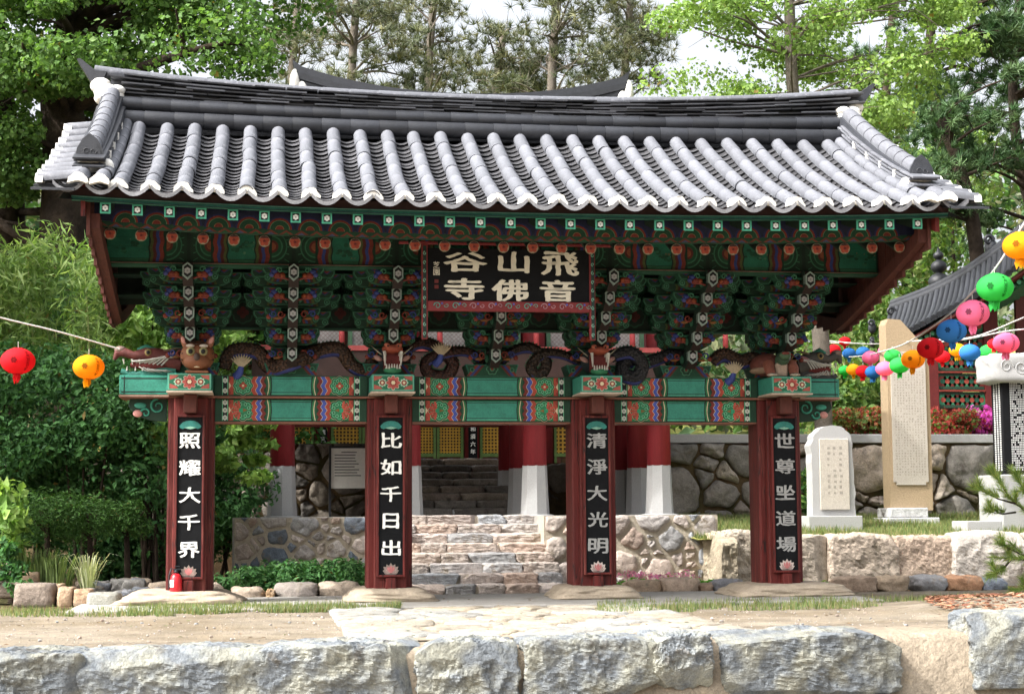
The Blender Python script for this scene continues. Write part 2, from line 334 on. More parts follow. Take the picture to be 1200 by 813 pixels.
# ================================================================== the setting
def sstep(a, b, t):
    t = min(1, max(0, (t-a)/(b-a))); return t*t*(3-2*t)
def edge_y(x): return -6.85+(x+4)*(1.1/7.6)            # line of the front retaining wall
def gz(x, y):
    if y < edge_y(x)+.12: z = -.8
    else: z = 0
    if y > .6: z -= .1*sstep(.6, 3.2, y)
    if y > 9.3: z = .9
    if y > 11.6: z = 1.9
    if y > 24: z += .12*(y-24)
    if x < -5.5 and y > 3: z = max(z, min(2.2, (-5.5-x)*.25, (y-3)*.25)) if y <= 24 else z
    if y > -4: z += .02*nz(x, y, 0, 1.3)
    return z
xs = np.unique(np.concatenate([np.arange(-160, -12, 8), np.arange(-12, 14, .4), np.arange(14, 170, 8)]))
ys = np.unique(np.concatenate([np.arange(-60, -8, 4), np.arange(-8, 26, .3), np.arange(26, 240, 6)]))
V = np.array([(x, y, gz(x, y)) for y in ys for x in xs]); nx = len(xs)
F = np.array([(j*nx+i, j*nx+i+1, (j+1)*nx+i+1, (j+1)*nx+i) for j in range(len(ys)-1) for i in range(nx-1)])
g = obj('ground', npmesh('ground', V, F, None, 'sand', True), 'sand'); tag(g, kind='structure')
for m in ('soil', 'turf'): g.data.materials.append(MAT[m])
ctr = V[F].mean(axis=1); mi = np.zeros(len(F), np.int32)
mi[(ctr[:, 1] > 2.4) | ((ctr[:, 0] < -4.6) & (ctr[:, 1] > -.8))] = 1
mi[(ctr[:, 1] > 24)] = 2
g.data.polygons.foreach_set('material_index', mi)

# concrete strip the gate stands on
mb = MB().box(-4.75, 4.3, -1.55, 1.1, -.2, .035, b=.015)
tag(obj('pavement', mb, 'concrete'), kind='structure')
# flagstone path in front of the gate
path = tag(obj('path', MB().add([(-1.9, -6.3, .012), (1.35, -5.95, .012), (1.05, -1.57, .012), (-1.15, -1.57, .012)], [(0, 1, 2, 3)]), 'mortar_sand'), kind='structure')
pts = []
for j in range(8):
    for i in range(5):
        pts.append((-1.75+i*.72+(j % 2)*.3+random.uniform(-.17, .17), -6.1+j*.6+random.uniform(-.14, .14)))
PAV = [hx(h) for h in ('a39c8e', '979690', 'a89d8a', '9a9284', 'a8a397')]
for k, poly in enumerate(cells(pts, (-2.0, 1.5, -6.1, -1.62), .05)):
    cxm = sum(p[0] for p in poly)/len(poly)
    put_stone(path, poly, (0, 0, .014), (1, 0, 0), (0, 1, 0), (0, 0, 1), .02, .022, k+3, pick(PAV), 'stone_warm', 'paving_stone', .12)
# terrace the pavilion stands on, and the grass bank on the right
mb = MB().box(-3.15, -.62, 5.3, 12, -.3, 1.0).box(1.52, 4.2, 5.3, 12, -.3, 1.0).box(-.62, 1.52, 6.5, 12, -.3, .996)
tag(obj('terrace', mb, 'concrete'), kind='structure')
def bank_z(x, y): return .62+.31*min(1, max(0, (y-4.6)/4.2))+.02*nz(x, y, 3, 1.1)
bx = np.arange(3.75, 15.1, .45); by = np.arange(4.75, 9.9, .4)
V = np.array([(x, y, bank_z(x, y)) for y in by for x in bx]); n = len(bx)
F = np.array([(j*n+i, j*n+i+1, (j+1)*n+i+1, (j+1)*n+i) for j in range(len(by)-1) for i in range(n-1)])
tag(obj('grass_bank', npmesh('grass_bank', V, F, None, 'turf', True), 'turf'), kind='structure')
mb = MB().box(4.0, 16, 9.75, 24, .5, 2.28)
tag(obj('upper_ground', mb, 'soil'), kind='structure')

# ---- grass blades
U = random.uniform
def blades(name, spots, h0, h1, w, cols, lean=.35, mtl='leaf', label=None, cat='grass', segs=1):
    n = len(spots); P = np.array(spots, float); a = rng.uniform(0, 2*PI, n); h = rng.uniform(h0, h1, n); d = rng.uniform(0, lean, n)*h
    px, py = np.cos(a), np.sin(a); b = a+rng.uniform(-1.6, 1.6, n)
    V = np.zeros((n, 3, 3)); V[:, 0] = P; V[:, 1] = P
    V[:, 0, 0] += -py*w/2; V[:, 0, 1] += px*w/2; V[:, 1, 0] -= -py*w/2; V[:, 1, 1] -= px*w/2
    V[:, 2] = P; V[:, 2, 0] += np.cos(b)*d; V[:, 2, 1] += np.sin(b)*d; V[:, 2, 2] += h
    c = np.array(cols)[rng.integers(0, len(cols), n)]*rng.uniform(.75, 1.25, (n, 1))
    o = obj(name, npmesh(name, V.reshape(-1, 3), np.arange(n*3).reshape(-1, 3), c, mtl), mtl)
    return tag(o, label, cat, kind='stuff') if label else o
GR = [hx(h) for h in ('66784a', '728552', '586a40', '86895e', '8c8660')]
sp = []
def strip(n, u0, u1, v0f, v1f):
    for _ in range(n):
        u = random.uniform(u0, u1); k = (u-u0)/(u1-u0); v = random.uniform(v0f(k), v1f(k)); p = atz(u, v, 0)
        if nz(p[0], p[1], 0, 1.6)+.5*nz(p[0], p[1], 4, 5) > -.12: sp.append((p[0], p[1], 0))
strip(9000, 150, 470, lambda k: 713-2*k, lambda k: 723-8*k)
strip(7000, 700, 1160, lambda k: 709-8*k, lambda k: 720-11*k)
strip(1200, 0, 160, lambda k: 716, lambda k: 723)
blades('verge_grass', sp, .02, .11, .012, GR, .5, label='thin short grass along the pavement edge before the gate')
sp = []
for _ in range(26000):
    x, y = random.uniform(3.8, 12.5), random.uniform(4.75, 9.35); sp.append((x, y, bank_z(x, y)-.01))
blades('bank_grass', sp, .05, .14, .018, GR, .5, label='sunlit grass on the bank round the standing stones')
sp = [(random.uniform(-11, 14), random.uniform(-6, -1.7), 0) for _ in range(500)]
mb = MB()
for k in range(260):                                    # loose pebbles on the sand
    x = random.uniform(-8, 8); y = random.uniform(edge_y(x)+.4, -1.7); r = random.uniform(.006, .02)
    v, f = rockbox(r*2, r*1.7, r*1.2, 2, r*.3, k, 3); mb.add([(a+x, b+y, c+.01) for a, b, c in v], f, pick(WARM), True)
for k in range(2600):
    x = random.uniform(-8, 8); y = random.uniform(edge_y(x)+.3, -1.65); r = random.uniform(.003, .010)
    mb.add([(x-r, y, .012), (x, y-r, .012), (x+r, y, .012), (x, y+r, .012), (x, y, .012+r)], [(0, 1, 4), (1, 2, 4), (2, 3, 4), (3, 0, 4)], pick(WARM+DARKS))
tag(obj('pebbles', mb, 'stone_warm'), 'loose small pebbles scattered over the sandy ground', 'pebbles', kind='stuff')

# ================================================================== the gate
PX = [-3.52, -1.22, 1.22, 3.52]
gate = thing('temple_gate', 'painted wooden temple gate with four red pillars and grey tiled gable roof', 'gate')
def ec(x): return .10*(abs(x)/4.8)**2.6
def rc(x): return .22*(abs(x)/4.75)**2.3
# plinths and pillars
for i, x in enumerate(PX):
    w = (.82, .6, .6, .86)[i]; mb = MB(); v, f = rockbox(1.0, 1.0, 1.0, 16, .05, 31+i, 8, .7)
    out = []
    for a, b, c in v:
        k = .62+.38*(1-(c+.5))if c > -.5 else 1
        out.append((x+(.07 if i == 3 else -.1 if i == 0 else 0)+a*2*w*k*.95, -.05+b*1.25*(.8+.2*k), .035+(c+.42)*.16))
    mb.add(out, f, (.5, .5, .5), True); obj('plinth', mb, 'plinth', gate)
for i, x in enumerate(PX):
    mb = MB().box(x-.265, x+.265, -.2, .24, .1, 2.4, b=.02)
    p = obj('pillar', mb, 'wood_red', gate)
    mb = MB().box(x-.19, x+.19, -.33, -.203, .1, 2.38, b=.012); obj('front_post', mb, 'wood_red', p)
    mb = MB().box(x-.06, x+.06, -.42, -.332, .1, .3, b=.008); obj('tablet_support', mb, 'wood_red', p)
    mb = MB().box(x-.075, x+.075, -.52, -.332, 2.2, 2.41, BRN, b=.01); obj('corbel', mb, 'paint', p)

# ---- painted patterns on the beams (thin painted shapes lying on the wood)
def scallop(cx, cz, r, n=8, amp=.12, ph=0, seg=48, ax=1.0):
    return [(cx+ax*r*(1-amp+amp*abs(math.cos(n*(2*PI*k/seg+ph)/2)))*math.cos(2*PI*k/seg), cz+r*(1-amp+amp*abs(math.cos(n*(2*PI*k/seg+ph)/2)))*math.sin(2*PI*k/seg)) for k in range(seg)]
def disc(cx, cz, r, n=10, ax=1): return [(cx+ax*r*math.cos(2*PI*k/n), cz+r*math.sin(2*PI*k/n)) for k in range(n)]
def flower(mb, cx, cz, r, y, petal, core, n=6, e=.0012):
    for k in range(n):
        a = 2*PI*k/n+PI/2; mb.fr(disc(cx+r*.58*math.cos(a), cz+r*.58*math.sin(a), r*.4, 8), y-e*k*.13, petal)
    mb.fr(disc(cx, cz, r*.3, 8), y-e, core)
def wavy(x0, x1, z0, z1, n, amp, ph=0):
    L = [(x0+amp*math.cos(PI*n*k/12+ph), z0+(z1-z0)*k/12) for k in range(13)]; R = [(x1+amp*math.cos(PI*n*k/12+ph), z0+(z1-z0)*k/12) for k in range(13)]
    return L+R[::-1]
def beam_paint(mb, x0, x1, z0, z1, y, lotus):
    W = x1-x0; H = z1-z0; e = .0015
    mb.box(x0, x1, y+.001, y+.02, z0, z1, GRND)
    for sgn in (1, -1):
        def X(s): return x0+s*.8 if sgn > 0 else x1-s*.8
        def rect(a, b, za, zb, l, c): mb.fr([(X(a), za), (X(b), za), (X(b), zb), (X(a), zb)], y-e*l, c)
        rect(.10, .185, z0+.012, z1-.012, 1, GRNL); rect(.112, .173, z0+.012, z1-.012, 2, BLK)
        nf = 2 if lotus == 0 else 3
        for k in range(nf): flower(mb, X(.1425), z0+H*(k+.5)/nf, .033, y-e*3, hx('c9cfc4'), hx('8a8f88'))
        rect(.195, .55, z0+.012, z1-.012, 1, GRN)
        rect(.195, .262, z0+.012, z1-.012, 2, RED)
        for k in range(3):
            zz = z0+H*(k+.5)/3; mb.fr([(X(.195), zz-H/6), (X(.232), zz), (X(.195), zz+H/6)], y-e*2.5, CRM if k == 1 else hx('8a3a2c'))
        cxx = X(.40)
        mb.fr(scallop(cxx, (z0+z1)/2, H*.50, 8, .14), y-e*3, CRM); mb.fr(scallop(cxx, (z0+z1)/2, H*.485, 8, .14), y-e*3.6, hx('1d5c40'))
        mb.fr(scallop(cxx, (z0+z1)/2, H*.42, 8, .16), y-e*4.2, GRNL); mb.fr(scallop(cxx, (z0+z1)/2, H*.38, 8, .16), y-e*4.8, hx('2b8258'))
        for k in range(8):
            a = 2*PI*(k+.5)/8; mb.fr(disc(cxx+H*.27*math.cos(a), (z0+z1)/2+H*.27*math.sin(a), H*.075, 8), y-e*5.2, hx('7fc79c')); mb.fr(disc(cxx+H*.27*math.cos(a), (z0+z1)/2+H*.27*math.sin(a), H*.045, 8), y-e*5.6, hx('17573a'))
        if lotus:
            for k in range(-3, 4):
                a = k*.42+(PI if sgn > 0 else 0); c0 = X(.37); mb.fr([(c0, z0+H/2), (c0+H*.33*math.cos(a-.18), z0+H/2+H*.36*math.sin(a-.18)), (c0+H*.42*math.cos(a), z0+H/2+H*.45*math.sin(a)), (c0+H*.33*math.cos(a+.18), z0+H/2+H*.36*math.sin(a+.18))], y-e*(6.2+.12*abs(k)), (RED, hx('c8584a'))[k % 2])
            mb.fr(disc(X(.375), z0+H/2, H*.11, 12), y-e*7, hx('2f9c70')); mb.fr([(X(.4), z0+H*.42), (X(.47), z0+H*.5), (X(.4), z0+H*.58)], y-e*7, hx('8a6a3a'))
        else:
            for a in range(4): mb.fr(disc(cxx+H*.105*math.cos(a*PI/2), (z0+z1)/2+H*.105*math.sin(a*PI/2), H*.085, 8), y-e*6.2, RED)
            mb.fr(disc(cxx, (z0+z1)/2, H*.06, 8), y-e*7, CRM)
        n = 3 if lotus else 2
        for a, b, c, l in ((.535, .60, RED, 5), (.592, .598, CRM, 5.6), (.60, .665, BLUE, 5.2), (.657, .663, CRM, 5.8), (.665, .715, hx('7a2e26'), 5.4)):
            pl = [(X(a+b0), zz) for b0, zz in [(p[0], p[1]) for p in wavy(0, b-a, z0+.012, z1-.012, n*2, .017)]]; mb.fr(pl, y-e*l, c)
        for a, b, c, l in ((.715, .745, hx('24593a'), 1.2), (.745, .757, CRM, 1.6), (.757, .785, GRN, 1.3), (.785, .797, BLK, 1.8)):
            pl = [(X(a+dx), zz) for dx, zz in [(.022*math.sin(PI*k/8)+0, z0+.012+(H-.024)*k/8) for k in range(9)]+[(b-a+.022*math.sin(PI*k/8), z0+.012+(H-.024)*k/8) for k in range(8, -1, -1)]]; mb.fr(pl, y-e*l, c)
    mb.fr([(x0+.65, z0+.014), (x1-.65, z0+.014), (x1-.65, z1-.014), (x0+.65, z1-.014)], y-e*1.0, TEAL)
    for zz, c, hh in ((z0+.04, BLK, .006), (z1-.04, BLK, .006), (z0+.02, GRNL, .006), (z1-.022, hx('2a7a5e'), .01)):
        mb.fr([(x0+.645, zz), (x1-.645, zz), (x1-.645, zz+hh), (x0+.645, zz+hh)], y-e*2, c)
for i in range(3):
    x0, x1 = PX[i]+.27, PX[i+1]-.27
    mb = MB().box(x0, x1, -.14, .14, 2.117, 2.382, GRND); beam_paint(mb, x0, x1, 2.117, 2.382, -.163, 1); mb.box(x0, x1, -.17, .15, 2.098, 2.114, hx('8a5a48'))
    obj('lower_beam', mb, 'paint', gate)
mb = MB().box(-4.33, 4.27, -.18, .18, 2.412, 2.65, GRND); b_up = mb
mb.box(-4.33, 4.27, -.24, .2, 2.387, 2.408, hx('8a5a48'))
for i in range(3): beam_paint(mb, PX[i]+.27, PX[i+1]-.27, 2.413, 2.652, -.203, 0)
for sg, xo, xi in ((-1, -4.335, -3.78), (1, 4.275, 3.78)):            # teal tails outside the end pillars
    a, b = min(xo, xi), max(xo, xi); mb.box(a, b, -.262, .26, 2.42, 2.645, TEAL, b=.008)
    for zz in (2.445, 2.6): mb.fr([(a+.02, zz), (b-.02, zz), (b-.02, zz+.014), (a+.02, zz+.014)], -.2635, BLK)
    mb.fr([(xo-sg*.05, 2.43), (xo-sg*.06, 2.43), (xo-sg*.06, 2.635), (xo-sg*.05, 2.635)], -.2645, BLK)
    mb.box(a-.004, b+.004, -.27, .27, 2.395, 2.4185, hx('a08070'))
obj('upper_beam', mb, 'paint', gate)
# crossing blocks on the pillars
for x in PX:
    mb = MB().box(x-.245, x+.245, -.75, .75, 2.435, 2.63, TEAL, b=.006); y = -.7515
    mb.box(x-.255, x+.255, -.755, .755, 2.415, 2.433, hx('c9b6a4'))
    mb.fr([(x-.235, 2.445), (x+.235, 2.445), (x+.235, 2.62), (x-.235, 2.62)], y, hx('6fb396')); mb.fr([(x-.225, 2.453), (x+.225, 2.453), (x+.225, 2.612), (x-.225, 2.612)], y-.001, hx('1f6a4c'))
    for sx in (-1, 1):
        for sz in (-1, 1): mb.fr([(x+sx*.22, 2.5325+sz*.075), (x+sx*.12, 2.5325+sz*.075), (x+sx*.15, 2.5325+sz*.045), (x+sx*.22, 2.5325+sz*.02)], y-.002, hx('a8574c'))
        mb.fr(scallop(x+sx*.125, 2.5325, .05, 8, .25), y-.0025, hx('a9d0b4')); mb.fr(disc(x+sx*.125, 2.5325, .033), y-.0035, hx('8c3a34')); mb.fr(disc(x+sx*.125, 2.5325, .016), y-.0045, CRM)
    mb.fr(scallop(x, 2.5325, .088, 8, .3), y-.003, hx('c9c2b0')); mb.fr(scallop(x, 2.5325, .08, 8, .3), y-.004, hx('b4564c')); mb.fr(disc(x, 2.5325, .04), y-.005, hx('8e2f2c')); mb.fr(scallop(x, 2.5325, .026, 6, .3), y-.006, CRM)
    if x < 0:
        pass
    obj('cross_block', mb, 'paint', gate)
# carved scroll brackets under the beam tails
def scroll(cx, cz, r, turns, sg, y, w, col, mb, a0=0):
    pts = []
    for k in range(int(18*turns)+1):
        t = k/(18*turns); a = a0+sg*2*PI*turns*t; rr = r*(1-.78*t); pts.append((cx+rr*math.cos(a), y, cz+rr*math.sin(a)))
    mb.tube(pts, [w*(1-.5*k/len(pts)) for k in range(len(pts))], 6, col)
for sg, x in ((-1, -3.81), (1, 3.81)):
    mb = MB(); o = sg
    mb.prism([(x, 2.385), (x+o*.42, 2.385), (x+o*.44, 2.30), (x+o*.36, 2.2), (x+o*.2, 2.14), (x, 2.12)] if sg > 0 else [(x, 2.12), (x-.2, 2.14), (x-.36, 2.2), (x-.44, 2.30), (x-.42, 2.385), (x, 2.385)], 'y', -.04, .04, hx('1a3a2a'))
    scroll(x+o*.1, 2.3, .09, 1.3, -o, -.05, .016, hx('3f9c84'), mb, PI/2); scroll(x+o*.24, 2.22, .06, 1.1, o, -.05, .014, hx('3f9c84'), mb, PI)
    mb.ell((x+o*.3, -.05, 2.31), (.07, .02, .035), hx('48a590')); mb.ell((x+o*.33, -.05, 2.215), (.055, .025, .042), PINK)
    obj('scroll_bracket', mb, 'paint', gate)
# ---- bracket sets
Z0 = 2.80
def zt(k): return Z0+.2*k
def hex_pts(cx, cz, w, h): return [(cx-w, cz-h*.55), (cx, cz-h), (cx+w, cz-h*.55), (cx+w, cz+h*.55), (cx, cz+h), (cx-w, cz+h*.55)]
arm_me = []
for k in range(5):                                       # arms reaching to the front and back
    yf = -(.52+.245*k); mb = MB(); z = zt(k)-Z0
    prof = [(-yf, z+.0), (-yf*.55, z-.02), (0, z-.02), (yf*.55, z-.02), (yf+.13, z-.06), (yf-.02, z+.02), (yf, z+.18), (yf+.1, z+.20), (yf+.22, z+.12), (0, z+.12), (-yf, z+.12)]
    mb.prism(prof, 'x', -.055, .055, hx('3a2018'), hx('274a38'))
    c = z+.085; hw, hh = .055, .095; y = yf-.03
    mb.prism(hex_pts(0, c, hw, hh), 'y', y, yf+.06, hx('d4efe2')); mb.fr(hex_pts(0, c, hw*.72, hh*.78), y-.0015, hx('14181a'))
    flower(mb, 0, c, .038, y-.003, hx('ffffff'), hx('c9ccc8'))
    for sx in (-1, 1): mb.ell((sx*.075, yf+.2, z+.06), (.03, .05, .055), (hx('2f7a58'), hx('387f60'))[k % 2], 8, 6)
    arm_me.append(mb.mesh('bracket_arm'))
blk_mb = MB()                                             # small bearing block, painted
blk_mb.prism([(-.062, 0), (.062, 0), (.095, .05), (.095, .095), (-.095, .095), (-.095, .05)], 'y', -.07, .07, hx('2f7d58'))
y = -.0715
blk_mb.fr([(-.058, .006), (.058, .006), (.088, .05), (.088, .089), (-.088, .089), (-.088, .05)], y, hx('5fae86')); blk_mb.fr([(-.05, .012), (.05, .012), (.078, .052), (.078, .08), (-.078, .08), (-.078, .052)], y-.001, hx('1c5a3e'))
blk_mb.fr([(-.06, .08), (.06, .08), (0, .04)], y-.002, hx('44559e')); blk_mb.fr([(-.04, .08), (.04, .08), (0, .053)], y-.003, hx('a84a3c'))
blk_me = blk_mb.mesh('bearing_block')
def cross_arm(hl, seed):                                  # sideways arm with painted waves and scrolled tip
    mb = MB(); H = .1
    pr = [(-hl, H), (-hl, H*.55), (-hl*.86, H*.2), (-hl*.62, 0), (hl*.62, 0), (hl*.86, H*.2), (hl, H*.55), (hl, H)]
    mb.prism(pr, 'y', -.045, .045, hx('2b7350')); y = -.0465
    mb.fr([(p[0]*.95, .008+p[1]*.85) for p in pr], y, hx('1c5238'))
    for sg in (-1, 1):
        for j, c in enumerate((RED, BLUE, hx('6e2c24'), hx('6a7a3a'))):
            a = hl*.40+j*.03
            if a+.028 < hl*.85: mb.fr([(sg*(p[0]+a), p[1]) for p in wavy(0, .026, .018, H*.9, 2, .006)], y-.0012, c)
        sc = .034; mb.fr(disc(sg*hl*.9, H*.68, sc, 12), y-.0018, hx('62b88c')); mb.fr(disc(sg*hl*.9, H*.68, sc*.7, 12), y-.003, hx('17573a')); mb.fr(disc(sg*hl*.9, H*.68, sc*.35, 8), y-.004, hx('62b88c'))
    return mb.mesh('cross_arm')
ca_me = {}
def bud_mesh():
    mb = MB()
    mb.ell((.17, 0, .05), (.042, .03, .035), RED, 10, 6); mb.ell((.21, .0, .09), (.04, .03, .03), BLUE, 10, 6); mb.ell((.12, -.01, .045), (.03, .03, .03), ORG, 10, 6)
    mb.ell((.24, 0, .055), (.03, .03, .03), hx('5a67b8'), 8, 6); scroll(.155, .1, .035, 1.2, 1, -.02, .010, hx('62b88c'), mb)
    mb.ell((.095, .01, .09), (.05, .025, .02), hx('3c8f68'), 8, 6); mb.tube([(.05, 0, .0), (.12, -.01, .02), (.2, 0, .02), (.26, 0, .1)], [.012, .016, .014, .006], 6, hx('b0493a'))
    return mb.mesh('lotus_bud')
bud_me = bud_mesh(); bud_mir = bud_me.copy()
for v_ in bud_mir.vertices: v_.co.x *= -1
bud_mir.flip_normals()
def scroll_mesh(sg):
    mb = MB(); scroll(sg*.13, .07, .045, 1.3, sg, -.01, .012, hx('c2543f'), mb); scroll(sg*.22, .075, .042, 1.3, -sg, -.01, .012, hx('4b5fb5'), mb, PI)
    mb.ell((sg*.17, 0, .025), (.05, .02, .018), hx('b87a3c'), 8, 6); mb.ell((sg*.27, 0, .04), (.03, .02, .03), RED, 8, 6); return mb.mesh('scroll_carving')
scr_me = {1: scroll_mesh(1), -1: scroll_mesh(-1)}
lotus_me = []
BX = [-3.52, -2.37, -1.22, 0, 1.22, 2.37, 3.52]
for i, x in enumerate(BX):
    mb = MB()
    pr = [(x-.27, 2.653), (x+.27, 2.653), (x+.32, 2.80), (x-.32, 2.80)]
    mb.prism(pr, 'y', -.2, .2, hx('2f9a7c')); y = -.2015
    mb.fr([(x-.255, 2.66), (x+.255, 2.66), (x+.3, 2.79), (x-.3, 2.79)], y, hx('1f6a4a'))
    for sg in (-1, 1):
        for j, c in enumerate((hx('8a3a30'), BLUE, RED)):
            a = .15+j*.035; mb.fr([(x+sg*(a-.06), 2.79), (x+sg*(a-.02), 2.79), (x+sg*(a+.085), 2.662), (x+sg*(a+.05), 2.662)], y-.001*(j+1), c)
        mb.fr(disc(x+sg*.24, 2.735, .028, 12), y-.005, GRNL); mb.fr(disc(x+sg*.24, 2.735, .017, 12), y-.006, hx('1d5c40'))
    mb.fr(scallop(x, 2.745, .075, 6, .2), y-.005, GRNL); mb.fr(scallop(x, 2.745, .062, 6, .2), y-.006, hx('1d5c40')); mb.fr(disc(x, 2.745, .03), y-.007, GRNL); mb.fr(disc(x, 2.745, .018), y-.008, hx('a04438'))
    bs = obj('bracket_set', mb, 'paint_old_shade', gate)
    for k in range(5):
        obj('bracket_arm', arm_me[k], 'paint_old_shade', bs, loc=(x, 0, Z0))
    # sideways arms: at each step a short one and above it a long one; blocks on them
    for k in range(5):
        planes = [(0, .22+.085*k)]
        for j in range(1, k+1):
            planes.append((j, (.27 if j == k else .40 if j == k-1 else .5)+.012*k))
        for j, hl in planes:
            if j and k-j > 2: continue
            key = round(hl, 3)
            if key not in ca_me: ca_me[key] = cross_arm(hl, j)
            yy = -(.02+.29*j); obj('cross_arm', ca_me[key], 'paint_old_shade', bs, loc=(x, yy, zt(k)+.0))
            for sx in (-1, 1):
                obj('bearing_block', blk_me, 'paint_old_shade', bs, loc=(x+sx*(hl-.07), yy-.003, zt(k)+.102))
        if k < 4:
            for sg in (1, -1):
                me = (bud_me if sg > 0 else bud_mir) if k % 2 else scr_me[sg]
                obj('lotus_carving', me, 'paint_old_shade', bs, loc=(x, -(.3+.27*k), zt(k)+.03))
    for sg in (1, -1): obj('lotus_carving', bud_me if sg > 0 else bud_mir, 'paint_old_shade', bs, loc=(x, -1.4, zt(4)+.02))
# boards between the sets, with a red flower
for i in range(6):
    a, b = BX[i], BX[i+1]; mb = MB().box(a, b, .035, .06, 3.24, 4.3, hx('1a3a28')); mb.box(a+.02, b-.02, -.02, .1, 3.215, 3.238, hx('3a7a5c')); c = (a+b)/2
    mb.fr(scallop(c, 3.42, .14, 8, .12), .034, hx('2b7350')); mb.fr(scallop(c, 3.42, .12, 8, .12), .033, hx('173a28'))
    for k in range(4): mb.fr(disc(c+.038*math.cos(k*PI/2), 3.42+.038*math.sin(k*PI/2), .034), .032, hx('7c2c26'))
    obj('wall_board', mb, 'paint_old_shade', gate)
for sg in (-1, 1):                                        # short boards outside the end sets
    a, b = sorted((sg*3.52, sg*4.4)); mb = MB().box(a, b, .035, .06, 3.5, 4.4, hx('1a3a28')); obj('wall_board', mb, 'paint_old_shade', gate)
# stepped ceiling boards behind the bracket steps
for j in range(1, 4):
    mb = MB().box(-4.4, 4.4, -.31*j-.02, -.31*(j-1)-.03, 3.36+.2*j, 3.375+.2*j, hx('1d4a38')); obj('soffit_board', mb, 'paint_old_shade', gate)
# ---- outer purlin with painted panels
PY = -1.30; pz0, pz1 = 3.80, 4.20
mb = MB().box(-4.42, 4.42, PY, PY+.16, pz0, pz1, GRND)
mb.box(-4.42, 4.42, PY-.05, PY+.17, pz0-.03, pz0-.002, hx('2f7a58')); mb.box(-4.42, 4.42, PY-.055, PY-.052, pz0-.012, pz0-.004, hx('b8897a'))
e = .0015; y = PY-.001
seams = BX
def vine(mb, x0, x1, z0, z1, y, seed, col):
    r = random.Random(seed); lay = [0]
    def Y_(): lay[0] += 1; return y-.0003*lay[0]
    for _ in range(5):
        px, pz = r.uniform(x0+.05, x1-.05), r.uniform(z0+.04, z1-.1); a = r.uniform(-.6, .9)
        L = r.uniform(.08, .2); nx_, nz_ = -math.sin(a), math.cos(a); ex, ez = px+L*math.cos(a), pz+L*math.sin(a)
        ex, ez = min(x1-.02, max(x0+.02, ex)), min(z1-.02, max(z0+.02, ez))
        mb.fr([(px, pz), (ex+nx_*.004, ez+nz_*.004), (ex, ez)], Y_(), col); mb.fr(disc(ex, ez, r.uniform(.008, .018), 7), Y_(), r.choice([hx('6fb08a'), hx('1f7a5a'), hx('9a9a6c'), hx('5a9a7a')]))
        for q in range(3): mb.fr(disc(px+r.uniform(-.03, .06), pz+r.uniform(-.02, .05), r.uniform(.01, .022), 6, 1.6), Y_(), r.choice([hx('1f7a58'), hx('1c6a4c'), hx('3d9a70')]))
spans = [(-4.4, -3.95)]+[(BX[i]+.42, BX[i+1]-.42) for i in range(6)]+[(3.95, 4.4)]
zz0, zz1 = pz0+.01, pz1-.01
for i, x in enumerate(BX):
    for sg in (-1, 1):
        def X(s): return x+sg*s
        mb.fr([(X(.02), zz0), (X(.3), zz0), (X(.3), zz1), (X(.02), zz1)], y-e, hx('1b5036'))
        for q, rr, c in ((1, .17, hx('4ea678')), (2, .155, hx('1a5a3c')), (3, .12, hx('4ea678')), (4, .105, hx('1f6e48')), (5, .07, hx('8a3a2e')), (6, .045, hx('bf6a44'))):
            mb.fr([(X(.24-rr*math.cos(t)), (zz0+zz1)/2+rr*1.02*math.sin(t)) for t in [(-PI/2+PI*kk/14) for kk in range(15)]], y-e*(1+q), c)
        for t in range(-2, 3):
            mb.fr([(X(.05), (zz0+zz1)/2+t*.085-.006), (X(.1), (zz0+zz1)/2+t*.07-.004), (X(.1), (zz0+zz1)/2+t*.07+.004), (X(.05), (zz0+zz1)/2+t*.085+.006)], y-e*2, hx('4ea678'))
        for a, b, c, l in ((.27, .315, RED, 8), (.315, .35, BLUE, 8.4), (.35, .385, hx('7a2e26'), 8.2), (.385, .415, hx('6d7a3c'), 8.1), (.415, .43, hx('163c2a'), 8.3)):
            mb.fr([(X(p[0]+a), p[1]) for p in wavy(0, b-a, zz0, zz1, 5, .008)], y-e*l, c)
for q, (a, b) in enumerate(spans):
    if a > b: a, b = b, a
    mb.fr([(a, zz0+.04), (b, zz0+.04), (b, zz1), (a, zz1)], y-e, hx('2a9a78')); mb.fr([(a, zz0), (b, zz0), (b, zz0+.035), (a, zz0+.035)], y-e, hx('3f9a6c'))
    vine(mb, a, b, zz0+.05, zz1-.06, y-e*3, q+5, hx('227c60'))
    if b-a > .35:
        for zz in (zz0+.17, zz0+.27): mb.fr([(a, zz), (b, zz), (b, zz+.004), (a, zz+.004)], y-e*2, hx('1f7a60'))
obj('purlin', mb, 'paint_old_shade', gate)
# ---- rafters, flying rafters and eave boards
RP = .3165; NR = 28; RX = [(k-(NR-1)/2)*RP for k in range(NR)]
mb = MB(); mb.tube([(0, -2.36, 3.865), (0, -.1, 4.86)], .058, 12, hx('23402f'), capcol=hx('5a2a22')); r_mb = mb
y = -2.3635
ends = []
mb2 = MB(); mb2.fr(disc(0, 3.865, .062, 14), -2.372, hx('b9a88a')); mb2.prism(disc(0, 3.865, .0622, 14), 'y', -2.371, -2.355, hx('8c8a5a'))
for k in range(5):
    a = 2*PI*k/5+PI/2; mb2.fr(disc(.031*math.cos(a), 3.865+.031*math.sin(a), .025, 9), -2.3735-.0002*k, hx('c9573a'))
mb2.fr(disc(0, 3.865, .015, 8), -2.376, hx('8e3428'))
raf_me, rend_me = r_mb.mesh('rafter'), mb2.mesh('rafter_end')
mb = MB().prism([(-2.9, 3.985), (-1.7, 4.33), (-1.7, 4.43), (-2.9, 4.085)], 'x', -.046, .046, hx('2a4a36'))
